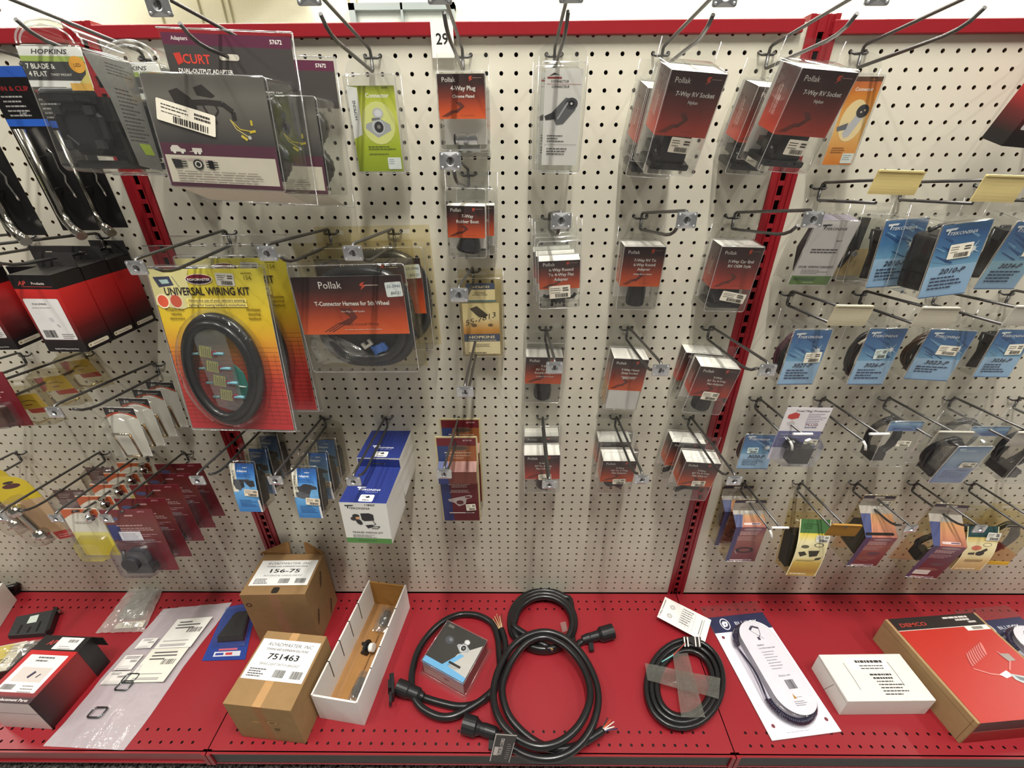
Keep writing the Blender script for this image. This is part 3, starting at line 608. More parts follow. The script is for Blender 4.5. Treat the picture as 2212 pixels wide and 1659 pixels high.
# --- cream pack with handwriting
OLDC = (240, 232, 205)
def f_cream(p, w, h):
    p.grad(-w/2, w/2, [(0, (236, 226, 186)), (-.28*h, (240, 232, 200)), (-.5*h, (214, 160, 84)), (-.58*h, (200, 140, 60)), (-.6*h, (66, 84, 128)), (-.74*h, (66, 84, 128)), (-.75*h, (240, 234, 214)), (-h, (236, 230, 210))])
    p.poly([(-.3*w, -.1*h), (-.1*w, -.05*h), (.2*w, -.22*h), (.1*w, -.28*h), (-.1*w, -.24*h)], (72, 68, 66)); p.ell(.25*w, -.42*h, .07*w, .03*h, (110, 90, 60)); p.ell(-.2*w, -.42*h, .08*w, .035*h, (110, 90, 60))
    p.text('55-7813', 0, -.34*h, .62, (32, 28, 30), 'c', False, True, .9*w, R(16)); p.text('HOPKINS', 0, -.68*h, .34, (244, 238, 216), 'c', True, False, .72*w); p.text('TOWING SOLUTIONS', 0, -.73*h, .14, (230, 224, 206), 'c', True, False, .8*w)
    p.greek(0, -.8*h, .5*w, 3, .11, (90, 86, 80), .35, 'c'); p.bars(-.4*w, -.99*h, .5*w, .13, (50, 46, 44))
t = clam('yellowed clear pack with a cream card and a handwritten black number', -2.95, -1.5, -15.4, 3.5, 6.7, 0, 0, -.7, 1.2, f_cream, .25, 0, .5, (243, 238, 220), 'harness_pack', 'harness pack', None, -2.0, 4.45)
mb = MB(); p = Pr(mb, (0, .4, -.45), (1, 0, 0), (0, .12, .99)); p.rect(-1.15, -1.35, 1.2, 0, (234, 226, 196)); p.rect(-1.15, -.5, 1.2, 0, (70, 86, 128)); p.text('HOPKINS', 0, -.2, .28, (236, 230, 210), 'c', True, False, 1.5, R(180)); p.greek(0, -.8, 1.4, 2, .16, (110, 104, 92), .35, 'c'); p.rect(-1.3, -1.5, 1.3, -1.35, (96, 130, 150)); mb.build('header_card', t, 'folded header printed upside down')
mb = MB(); mb.lathe([(.3, 0), (.34, .2), (.3, .8)], Matrix.Translation((-1.2, .6, -6.2)), 12, 'rubber', BK); mb.build('plug', t)
# --- maroon and blue bracket cards 118150
def bracket_card(label):
    t = thing('bracket_card', label, 'bracket card', pose(-5.45, -3.6, -29.2, -3, 1, .5)); w = 3.55; h = 10.5
    mb = MB(); mb.loft([rrect(w+.3, h+.3, .15, 3, 0, -h/2, .25), rrect(w+.3, h+.3, .15, 3, 0, -h/2, .19)], 'card', (196, 184, 140))
    p = Pr(mb, (0, .185, 0)); p.rect(-w/2, -.9, w/2, 0, (108, 34, 42)); p.grad(-w/2, w/2, [(-.9, (150, 90, 50)), (-3.2, (168, 100, 70)), (-3.3, (170, 96, 70)), (-h, (110, 40, 40))])
    p.poly([(-w/2, -.9), (-.2*w, -.9), (-.34*w, -3.2), (-w/2, -3.2)], (52, 66, 112)); p.text('#118150', .28*w, -.35, .22, (220, 190, 190), 'c', True); p.ell(.05*w, -1.15, .85, .3, (130, 118, 104)); p.ell(.05*w, -1.15, .8, .25, (92, 74, 62)); p.text('Mounting Bracket Combo', .02*w, -1.75, .23, (226, 206, 186), 'c', True); p.text('5-Way Flat & 4-Way Round', .02*w, -2.08, .2, (226, 206, 186), 'c', True); p.text('Connectors', .02*w, -2.36, .2, (226, 206, 186), 'c', True)
    mb.build('backing_card', t)
    mb = MB(); z1, z2, z3 = -2.7, -4.7, -h
    prof = [(.16, z1), (-.75, z1-.5), (-.7, z2), (-.15, z2-.15), (.1, z3)]
    for (ya, za), (yb, zb), ca, cb in ((prof[0], prof[1], (128, 80, 66), (118, 66, 54)), (prof[1], prof[2], (112, 62, 50), (116, 64, 54)), (prof[2], prof[3], (120, 50, 50), (110, 42, 46)), (prof[3], prof[4], (110, 40, 44), (92, 30, 36))):
        N_ = Vector((0, zb-za, -(yb-ya))).normalized()
        mb.poly([(-w/2, yb, zb), (w/2, yb, zb), (w/2, ya, za), (-w/2, ya, za)], 'card', [cb, cb, ca, ca])
        mb.poly([(-w/2, yb-.004, zb), (-w/2+w*.28, yb-.004, zb), (-w/2+w*.24, ya-.004, za), (-w/2, ya-.004, za)], 'card', (50, 62, 112))
    for s in (-1, 1): mb.poly([(s*w/2, y, z) for y, z in prof]+[(s*w/2, .16, z3)], 'clear', OLD)
    d = Vector((0, .25, z3-z2+.15)).normalized(); p = Pr(mb, (0, -.17, z2-.15), (1, 0, 0), tuple(-d))
    p.greek(0, -.5, 2.2, 3, .17, (220, 200, 190), .4, 'c'); p.greek(0, -1.25, 2.0, 3, .16, (210, 186, 178), .4, 'c')
    p.poly([(-1.2, -2.5), (.9, -1.9), (1.2, -2.0), (1.1, -2.3), (.6, -2.5), (.5, -3.2), (-.2, -3.5), (-.6, -3.0), (-1.1, -2.8)], (186, 176, 172)); p.ell(-.05, -2.95, .36, .3, (96, 50, 50)); p.ell(.75, -2.2, .3, .14, (110, 56, 54)); p.line([(-1.2, -4.45), (1.3, -4.45)], .16, (206, 190, 186)); p.line([(.4, -4.45), (1.1, -4.45)], .09, (90, 60, 80))
    mb.build('blister_card', t); o = sticker(t, 1.0, -8.4, .95, .9, 4, -.12)
    return t
t = bracket_card('front maroon and blue card with a picture of a steel bracket, lower middle')
behind(t, .12, 2.2, .5, 'rear maroon and blue bracket card rising behind the front one')
# ------------------------------------------------------------------ boxes with hang flaps
def f_ap(p, w, h):
    p.grad(-w/2, w/2, [(0, (22, 20, 22)), (-.17*h, (24, 22, 24)), (-.172*h, (206, 44, 40)), (-.4*h, (176, 34, 34)), (-.62*h, (120, 26, 28)), (-.86*h, (30, 22, 24)), (-h, (22, 20, 22))])
    p.text('AP', -.36*w, -.125*h, .42, (222, 80, 70), 'l', True, True); p.text('Products', .12*w, -.115*h, .24, (226, 216, 206), 'c', True); p.line([(-.3*w, -.14*h), (.42*w, -.14*h)], .03, (206, 70, 66))
    p.rr(-.02*w, -.56*h, .84*w, .54*h, .1, (232, 230, 228)); p.text('014-LP4040', -.1*w, -.37*h, .2, (60, 58, 62), 'c', True); p.greek(-.32*w, -.41*h, .5*w, 1, .1, (120, 118, 120)); p.ell(.0*w, -.56*h, .06*w, .03*h, (206, 204, 206)); p.line([(.08*w, -.62*h), (.12*w, -.66*h)], .05, (100, 98, 100))
    p.bars(-.36*w, -.8*h, .3*w, .1*h); p.greek(.06*w, -.76*h, .3*w, 3, .14, (130, 120, 122)); p.text('Quality RV Replacement Parts', 0, -.965*h, .14, (220, 216, 212), 'c', True)
def ap_box(label, M, w, h, dp, front=True, group='red and black boxes on the left hooks', sidelabel=True):
    t = thing('product_box', label, 'product box', M, group)
    mb = MB(); g = ((0, (22, 20, 22)), (.17, (24, 22, 24)), (.172, (186, 36, 36)), (.45, (160, 30, 32)), (.68, (86, 22, 24)), (.88, (26, 20, 22)), (1, (22, 20, 22)))
    for (xa, ya, xb, yb) in ((-w/2, dp, -w/2, 0), (-w/2, 0, w/2, 0), (w/2, 0, w/2, dp), (w/2, dp, -w/2, dp)):
        for (fa, ca), (fb, cb) in zip(g, g[1:]): mb.poly([(xa, ya, -fb*h), (xb, yb, -fb*h), (xb, yb, -fa*h), (xa, ya, -fa*h)], 'card', [cb, cb, ca, ca])
    mb.poly([(-w/2, 0, 0), (w/2, 0, 0), (w/2, dp, .05), (-w/2, dp, .05)], 'card', (44, 42, 40)); mb.poly([(-w/2, dp, -h), (w/2, dp, -h), (w/2, 0, -h), (-w/2, 0, -h)], 'card', (24, 22, 24))
    if front: f_ap(Pr(mb, (0, 0, 0)), w, h)
    if sidelabel:
        for sx in (1, -1):
            p = Pr(mb, (sx*w/2, dp/2, -h*.93), (0, sx, 0), (0, 0, 1)); p.rr(0, 0, dp*.8, h*.055, .12, (200, 192, 172)); p.greek(-dp*.2, -.04, dp*.5, 1, .12, (110, 100, 90)); p.ell(-dp*.32, 0, .07, .07, (120, 110, 70))
    mb.build('carton', t)
    mb = MB(); sheet_with_slot(mb, w*.98, -.05, 1.05, dp-.02, 'card', (58, 56, 56), (.5, .2), .55); mb.box(-w*.49, w*.49, dp-.0, dp+.03, -.05, .4, 'card', (40, 38, 38)); mb.build('hang_flap', t)
    return t
t = ap_box('front red and black box with a white label, left edge, second hook row', pose(-32.34, -6.9, -13.72, -1, 0, .8), 2.85, 5.55, 2.15)
for k in (1, 2): dup(t, pose(-32.34, -6.9+2.25*k, -13.72+.04*k, -1, 0, .8), ['middle', 'rearmost'][k-1]+' of the three red and black boxes queued on one hook at the left', 'red and black boxes on the left hooks')
t2 = dup(t, pose(-38.5, -6.2, -13.9, -2, 3, 0), 'red and black box cut by the left edge, lower right corner showing a pale strip', 'red and black boxes on the left hooks')
dup(t, pose(-35.45, -4.1, -13.75, -1, 0, 0), 'red and black box squeezed behind the front one, its logo corner showing at the left', 'red and black boxes on the left hooks')
bl = onY(2156, 324, -3.3); t = ap_box('large red and black box leaning in from the right edge, top row', pose(bl[0]+2.5+.5, -3.3-5.6*sin(R(18)), bl[2]+5.6*cos(R(18)), -18, 0, 5), 5.0, 5.6, 1.7, True, None, False)
# blue and white wiring kit boxes
def tek_logo(p, u, v, s, col, word=True, tcol=None):
    p.poly([(u-1.6*s, v+.9*s), (u+.3*s, v+1.0*s), (u+.1*s, v+.55*s), (u-.45*s, v+.5*s), (u-.75*s, v-.4*s), (u-1.0*s, v-.3*s), (u-.85*s, v+.45*s), (u-1.5*s, v+.4*s)], col); p.poly([(u+.1*s, v+1.0*s), (u+.95*s, v+.95*s), (u+.5*s, v+.5*s), (u+.1*s, v+.55*s)], tcol or col)
    if word: p.text('TEKONSHA', u-.45*s, v-.5*s, .95*s, tcol or col, 'l', True, True, 5.6*s)
def wiring_box(label, M, w=3.85, h=4.55, dp=4.6):
    t = thing('wiring_kit_box', label, 'wiring kit box', M, 'wiring kit boxes'); B = (40, 52, 116)
    mb = MB(); mb.box(-w/2, w/2, 0, dp, -h, 0, 'card', (222, 222, 216), dict(top=B, bot=(90, 140, 80)))
    p = Pr(mb, (0, 0, 0)); p.rect(-w/2, -h, w/2, -.87*h, (84, 138, 70)); p.line([(-w/2, -.02), (w/2, -.02)], .05, (236, 236, 232)); tek_logo(p, -1.05, -.55, .3, (38, 50, 56), True, (54, 58, 64)); p.text('118467', .55, -.32, .3, (60, 62, 66), 'c', True)
    K = (40, 40, 44); p.poly([(-.35, -1.15), (.35, -1.1), (.7, -1.25), (.72, -1.9), (-.1, -2.0), (-.3, -1.85)], K); p.ell(-.75, -1.45, .3, .22, K); p.ell(-.95, -1.75, .28, .22, (58, 56, 60)); p.ell(-.55, -2.1, .22, .35, K, 16, .5); p.line([(-.95, -1.6), (-.4, -2.0), (-.3, -2.3)], .08, K); p.line([(.6, -1.95), (.8, -2.3), (.3, -2.6)], .06, K); p.poly([(-.1, -2.45), (.5, -2.35), (.6, -2.6), (.1, -2.8)], K); p.line([(.5, -2.6), (1.1, -2.55), (.9, -2.8), (.4, -2.8)], .07, K); p.poly([(-.8, -1.55), (-.45, -1.5), (-.5, -1.8), (-.75, -1.8)], (210, 160, 120))
    p.text('TRAILER WIRING KIT', 0, -3.35, .22, (66, 66, 70), 'c', True, False, 2.6); p.greek(-1.3, -3.6, 2.6, 3, .13, (130, 128, 128)); p.greek(-.9, -4.25, 2.0, 1, .12, (60, 96, 50))
    q = Pr(mb, (0, dp, .0), (1, 0, 0), (0, -1, 0)) ; q = Pr(mb, (0, 0, 0), (1, 0, 0), (0, 1, 0))
    tek_logo(q, -.55, 1.6, .3, (226, 228, 236)); q.greek(-.2, 1.25, 1.6, 1, .1, (170, 178, 210)); q.rr(.15, .55, 1.15, .8, .12, (232, 232, 230)); q.poly([(0, .7), (.3, .85), (.4, .6), (.15, .55)], (40, 40, 44)); q.bars(-.15, .25, .6, .16); q.greek(-.3, .8, .4, 2, .1, (80, 80, 84))
    mb.build('carton', t)
    mb = MB(); sheet_with_slot(mb, w-.1, -.05, .85, dp-.03, 'card', B, (1.1, .12), .35); mb.box(-w/2+.05, w/2-.05, dp-.01, dp+.02, -.05, .2, 'card', (52, 70, 150)); mb.build('hang_flap', t)
    return t
t = wiring_box('front blue-topped white wiring kit box showing a black module', pose(-12.44, -9.1, -31.55, 0, -1, 1.5))
dup(t, pose(-12.42, -4.35, -30.7, 0, -1, .5), 'rear blue-topped wiring kit box behind the front one', 'wiring kit boxes')

# ------------------------------------------------------------------ the two packs of the dual adapter
def dual_pack(label, M):
    t = thing('dual_adapter_pack', label, 'adapter pack', M); W_, H_ = 7.4, 8.6; dp = 2.9; w, h, z0 = 6.75, 5.5, -2.3; K = (70, 66, 64); PU = (92, 46, 66)
    # back shell with its tall header
    mb = MB(); sheet_with_slot(mb, W_+.3, -H_-.1, .25, dp+.06, 'clear', CLR, (1.0, .22), -1.05)
    for P in ([(-W_/2-.15, dp, .2), (W_/2+.15, dp, .2)], [(W_/2+.15, dp, .2), (W_/2+.15, dp, -H_-.1)], [(-W_/2-.15, dp, -H_-.1), (W_/2+.15, dp, -H_-.1)]): mb.tube(P, .045, 6, 'rim', (255, 255, 255))
    zc = z0-h/2; mb.loft([rrect(w+.3, h+.4, .25, 4, 0, zc, dp), rrect(w+.06, h+.06, .2, 4, 0, zc, .15), rrect(w, h, .2, 4, 0, zc, .0), rrect(w-.2, h-.2, .2, 4, 0, zc, -.03)], 'clear', CLR, False, True, True)
    mb.tube(rrect(w+.04, h+.04, .2, 4, 0, zc, .1), .03, 6, 'rim', (255, 255, 255), True)
    mb.build('clear_shell', t)
    mb = MB(); p = Pr(mb, (0, dp, 0)); p.mb.box(-W_/2, W_/2, dp+.005, dp+.03, -2.6, 0, 'card', K)
    p.grad(-W_/2, W_/2, [(0, PU), (-.55, PU), (-.56, K), (-2.5, (66, 62, 60))]); p.text('Adapters', -.43*W_, -.33, .26, (206, 200, 196), 'l', True); p.text('57672', .43*W_, -.36, .28, (232, 228, 222), 'r', True)
    p.poly([(-3.25, -.95), (-2.85, -.9), (-2.75, -1.35), (-3.1, -1.5)], (186, 62, 52)); p.text('CURT', -1.95, -1.4, .62, (206, 70, 58), 'c', True); p.text('DUAL-OUTPUT ADAPTER', -1.55, -1.85, .29, (226, 222, 216), 'c', True, False, 3.2); p.greek(-3.1, -2.15, 3.1, 2, .26, (128, 122, 116), .6)
    p.rr(0, -1.05, 1.15, .3, .14, (206, 200, 184)); mb.build('header_card', t)
    mb = MB(); mb.box(-w/2+.08, w/2-.08, .02, .04, z0-h+.05, z0-.05, 'card', K); p = Pr(mb, (0, .015, z0-.05)); w2 = w-.16; h2 = h-.1
    p.grad(-w2/2, w2/2, [(0, (96, 92, 86)), (-.18*h2, (122, 118, 110)), (-.58*h2, (68, 64, 64)), (-.6*h2, PU), (-.97*h2, (84, 40, 58)), (-h2, (74, 34, 50))]); p.rect(-w2/2+.12, -.96*h2, w2/2-.15, -.7*h2, (216, 208, 190))
    D = (50, 44, 42); p.poly([(-2.0, -.75), (-1.5, -.6), (-.9, -1.0), (-.6, -1.5), (-1.1, -1.8), (-1.8, -1.3)], D); p.poly([(-.6, -.55), (-.1, -.4), (.5, -.9), (.3, -1.0), (-.5, -.9)], D); p.line([(-.9, -1.25), (0, -1.2), (.8, -1.25), (1.3, -1.6), (1.3, -2.0)], .26, D); p.line([(-.3, -1.3), (-.1, -1.75), (.2, -1.9), (.5, -1.6), (.4, -1.3)], .1, D); p.line([(.2, -1.9), (.25, -2.2)], .16, D)
    p.line([(1.05, -1.95), (1.3, -2.4), (1.9, -2.75)], .06, (214, 196, 120)); p.line([(1.1, -2.0), (1.5, -2.4), (2.3, -2.5)], .05, (226, 200, 70)); p.line([(2.0, -2.52), (2.35, -2.45)], .12, (228, 200, 60)); p.line([(2.2, -2.2), (2.2, -1.95)], .12, (226, 200, 60)); p.line([(1.5, -2.7), (1.8, -2.9)], .14, (228, 204, 80)); p.ell(1.95, -2.78, .1, .1, (206, 204, 196))
    Wt = (226, 218, 208); p.poly([(-2.75, -3.45), (-2.6, -3.3), (-2.3, -3.3), (-2.15, -3.45), (-1.9, -3.48), (-1.9, -3.62), (-2.75, -3.62)], Wt); p.poly([(-1.75, -3.6), (-1.5, -3.55), (-1.5, -3.4), (-.95, -3.4), (-.95, -3.6)], Wt)
    for u in (-2.55, -2.1, -1.35, -1.12): p.ell(u, -3.63, .09, .09, (236, 230, 220), 10)
    p.text('Vehicle and Trailer Side', -2.75, -3.9, .17, Wt, 'l', False); p.greek(-2.75, -4.02, 3.2, 1, .1, (170, 130, 146)); 
    p.poly([(-2.85, -3.98), (-2.3, -4.02), (-2.3, -4.42), (-2.75, -4.45)], (34, 32, 34)); [p.line([(-2.3, v), (-2.0, v)], .05, (34, 32, 34)) for v in (-4.1, -4.22, -4.34)]; p.ell(-1.35, -4.22, .3, .26, (36, 34, 36)); p.ell(-1.35, -4.22, .2, .17, Wt); p.ell(-1.35, -4.22, .13, .12, (36, 34, 36)); p.poly([(-.75, -4.0), (-.45, -4.02), (-.45, -4.45), (-.75, -4.4)], (34, 32, 34)); [p.line([(-.9, v), (-.2, v)], .05, (34, 32, 34)) for v in (-4.1, -4.22, -4.34)]
    p.greek(-2.7, -4.62, 5.2, 5, .13, (120, 110, 104), .3); mb.build('insert_card', t)
    mb = MB(); mb.box(-w/2+.1, w/2-.12, .06, .1, z0-h+.02, z0-h+.1, 'paper', (222, 214, 198)); mb.poly([(-w/2+.2, .05, z0-h+.06), (w/2-.3, .05, z0-h+.06), (w/2-.05, dp-.15, z0-h-.85), (-w/2+.3, dp-.15, z0-h-.85)], 'paper', (226, 218, 200)); mb.build('white_tray', t)
    mb = MB(); mb.tube([(w/2-.75+.3*sin(k*.35), 1.5, z0-.9-.13*k) for k in range(32)], .42, 12, 'rubber', (30, 29, 28), False, lambda i: .42+.05*(i % 2)); mb.tube([(-2+.3*k, 1.6, z0-1.5-.9*sin(k*.3)) for k in range(14)], .3, 10, 'rubber', (30, 29, 28)); mb.box(w/2-1.6, w/2-.5, .6, 1.4, z0-3.4, z0-1.4, 'plastic', (48, 46, 38)); mb.build('wiring_harness', t)
    sticker(t, -1.35, z0-2.0, 3.15, 1.05, -14, -.05); return t
MD = pose(-16.45, -7.75, -.78, 1, -2, 2.6)
t = dual_pack('front dual-output adapter pack, big grey and purple box with a white case sticker', MD)
dup(t, pose(-15.55, -3.9, -1.25, 1, -1, 2), 'rear dual-output adapter pack showing only its right edge beside the front one')
# ------------------------------------------------------------------ universal wiring kits
YL = (238, 208, 44)
def wiring_kit(label, M, full=True):
    t = thing('wiring_kit_pack', label, 'wiring kit', M); w, h = 8.75, 12.7; dp = .5
    mb = MB(); mb.loft([rrect(w+.5, h+.6, .2, 3, 0, -h/2, .42), rrect(w+.3, h+.35, .2, 3, 0, -h/2, .1), rrect(w+.1, h+.1, .2, 3, 0, -h/2, 0)], 'clear', CLR, False, True, True); sheet_with_slot(mb, w+.5, -h-.3, 1.6, .45, 'clear', CLR, (1.1, .3), 1.1); mb.tube(rrect(w+.3, h+.35, .2, 3, 0, -h/2, .1), .05, 6, 'rim', (255, 255, 255), True); mb.tube([(-w/2-.25, .45, -h-.28), (w/2+.25, .45, -h-.28)], .05, 6, 'rim', (255, 255, 255)); mb.tube([(-w/2-.25, .45, 1.6), (w/2+.25, .45, 1.6)], .04, 6, 'rim', (255, 255, 255))
    # domed bubble
    a, b, zc = 3.45, 4.75, -7.55; el = lambda k_, y, n=36: [((a*k_)*cos(2*pi*k/n)*(1 if abs(sin(2*pi*k/n)) > .0 else 1), y, zc+(b*k_ if k_ == 1 else b-a*(1-k_))*sin(2*pi*k/n)) for k in range(n)]
    mb.loft([el(1, 0), el(.99, -.6), el(.94, -1.0), el(.82, -1.2)], 'clear', CLR, False, True, True); mb.build('clear_shell', t)
    mb = MB(); p = Pr(mb, (0, .05, 0)); mb.box(-w/2, w/2, .055, .09, -h, 0, 'paper', (230, 226, 214))
    p.grad(-w/2, w/2, [(0, (240, 226, 80)), (-.3*h, (244, 206, 40)), (-.42*h, (238, 172, 46)), (-.55*h, (226, 110, 48)), (-.68*h, (214, 62, 54)), (-h, (198, 30, 40))])
    g = (120, 30, 24)
    for k in range(19): p.line([(-w/2, -.46*h-k*.35), (w/2, -.46*h-k*.35)], .022, g)
    for k in range(1, 15):
        if abs(-w/2+k*.6) > 2.6: p.line([(-w/2+k*.6, -.5*h), (-w/2+k*.6, -.96*h)], .018, g)
    p.poly([(-w/2, 0), (-1.2, 0), (-1.5, -.8), (-1.4, -2.6), (-2.4, -2.9), (-w/2, -2.6)], (236, 226, 160)); p.poly([(-4.1, -.55), (-2.8, -.5), (-2.6, -1.15), (-3.8, -1.3)], (62, 66, 92)); p.poly([(-3.7, -.75), (-3.0, -.72), (-2.9, -1.0), (-3.5, -1.05)], (186, 214, 210)); p.line([(-2.6, -.5), (-2.2, -1.3)], .05, (120, 116, 110))
    for u, rr_ in ((-2.75, .44), (-3.78, .42)): p.ell(u, -2.3, rr_+.1, rr_+.12, (240, 226, 190)); p.ell(u, -2.3, rr_, rr_+.02, (214, 92, 66))
    p.ell(-.55, -.72, 1.05, .38, (230, 224, 214)); p.ell(-.55, -.72, 1.0, .34, (112, 34, 46)); p.poly([(-1.54, -.72)]+[(-.55-.98*cos(pi*k/10), -.72-.32*sin(pi*k/10)) for k in range(1, 10)]+[(.43, -.72)], (44, 36, 50)); p.text('ROADMASTER', -.55, -.82, .24, (230, 222, 216), 'c', True, False, 1.75)
    p.text('UNIVERSAL WIRING KIT', -.15, -1.85, .78, (44, 38, 40), 'c', True, False, 6.6)
    for k, s in enumerate(("Allows the use of your vehicle's existing", 'lighting for towing behind a motorhome')): p.rect(-1.9, -2.4-k*.33, 2.75, -2.1-k*.33, (240, 222, 120)); p.text(s, .42, -2.34-k*.33, .26, (92, 80, 84), 'c', True, False, 4.4)
    for k, s in enumerate(('Protects your', 'vehicles', 'electronics')): p.text(s, -3.0, -3.0-k*.33, .27, (96, 80, 40), 'c', True)
    for k, s in enumerate(('Eliminates', 'electrical', 'feedback')): p.text(s, 3.15, -3.0-k*.33, .27, (110, 86, 30), 'c', True)
    p.line([(2.75, -.32), (3.55, -.32)], .06, (110, 96, 40)); p.text('154', 3.2, -.78, .42, (70, 60, 40), 'c', False); mb.build('backing_card', t)
    mb = MB(); n = 260
    def ring(rx, rz, y, ph=0, tw=0): return [(rx*cos(2*pi*k/n)+.1*sin(4*pi*k/n+tw), y+.1*sin(2*pi*k/n+ph), zc+rz*sin(2*pi*k/n)+.12*cos(2*pi*k/n)) for k in range(n)]
    mb.tube(ring(2.8, 4.1, -.45), .34, 10, 'rubber', (30, 30, 31), True, lambda i: .34+.05*(i % 2)); mb.tube(ring(2.45, 3.65, -.8, 1, 1), .32, 10, 'rubber', (27, 27, 28), True, lambda i: .32+.05*(i % 2)); mb.build('corrugated_coil', t)
    mb = MB(); TE = (40, 116, 104)
    for k in range(6): mb.tube([(1.1+.09*k+.28*cos(s), -.62, -8.9-.1*k+1.9*sin(s) if sin(s) > 0 else -8.9-.1*k+.7*sin(s)) for s in [2*pi*j/24 for j in range(24)]], .05, 5, 'plastic', TE, True)
    for k, c in enumerate(((70, 52, 34), (150, 110, 40), (84, 60, 40))): mb.tube([(2.62+.07*k-.15*sin(s*.2), -.3-.1*k, -5+(-5.2)*s/12+.0) for s in range(0, 12)], .05, 5, 'plastic', c)
    mb.tube([(.95, -.8, -8.55), (1.4, -.85, -8.65), (1.8, -.8, -8.7)], .04, 5, 'plastic', (235, 235, 230)); mb.build('wire_bundle', t, 'teal and brown wire bundle')
    mb = MB()
    for k in range(4):
        M2 = Matrix.Translation((-.75+.27*k, -.8, -5.95-1.15*k)) @ Matrix.Rotation(R(10), 4, 'Y') @ Matrix.Scale(1.2, 4); q = lambda x, y, z: tuple(M2 @ Vector((x, y, z)))
        pp = [q(-.42, 0, .36), q(.36, 0, .36), q(.36, 0, -.36), q(-.42, 0, -.36)]; mb.poly(pp[::-1], 'paper', (224, 200, 60)); mb.poly([(a_, b_+.14, c_) for a_, b_, c_ in pp], 'plastic', (90, 86, 96))
        for i in range(5): mb.poly([q(-.3+.13*i, -.01, -.3), q(-.25+.13*i, -.01, -.3), q(-.25+.13*i, -.01, .3*(1-.3*(i % 2))), q(-.3+.13*i, -.01, .3*(1-.3*(i % 2)))], 'paper', (110, 96, 40))
        mb.lathe([(.22, 0), (.24, .1), (.22, .2)], Matrix.Translation(q(.62, .02, .02)) @ Matrix.Rotation(R(90), 4, 'X'), 12, 'plastic', (126, 44, 60)); mb.tube([q(.6, -.1, .0), q(1.0, -.12, .1), q(1.25, -.1, .12)], .12, 8, 'plastic', (120, 176, 192)); mb.tube([q(-.45, -.02, -.2), q(-.9, 0, -.3)], .1, 8, 'plastic', (96, 130, 134))
    mb.build('diode_block', t, 'four diodes with yellow labels')
    mb = MB(); G = 10; P = lambda u, v: (-1.35+2.5*u+.75*v*(.7-.4*u), -.92-.06*sin(9*u+4*v), -4.35-6.0*v+.5*u*(1-2*v))
    for i in range(G):
        for j in range(G): mb.poly([P(i/G, (j+1)/G), P((i+1)/G, (j+1)/G), P((i+1)/G, j/G), P(i/G, j/G)], 'film', (214, 222, 220))
    mb.build('poly_bag', t, 'thin clear bag over the diodes')
    sticker(t, 1.45, -.75, 1.4, .9, -3, .02, (232, 226, 214)); return t
t = wiring_kit('front yellow and red universal wiring kit pack with a coiled black harness', pose(-22.51, -4.2, -13.95, 8, -4, -1))
dup(t, pose(-21.75, -2.2, -13.6, 5, -3.5, -1), 'rear yellow and red wiring kit pack showing its right edge')
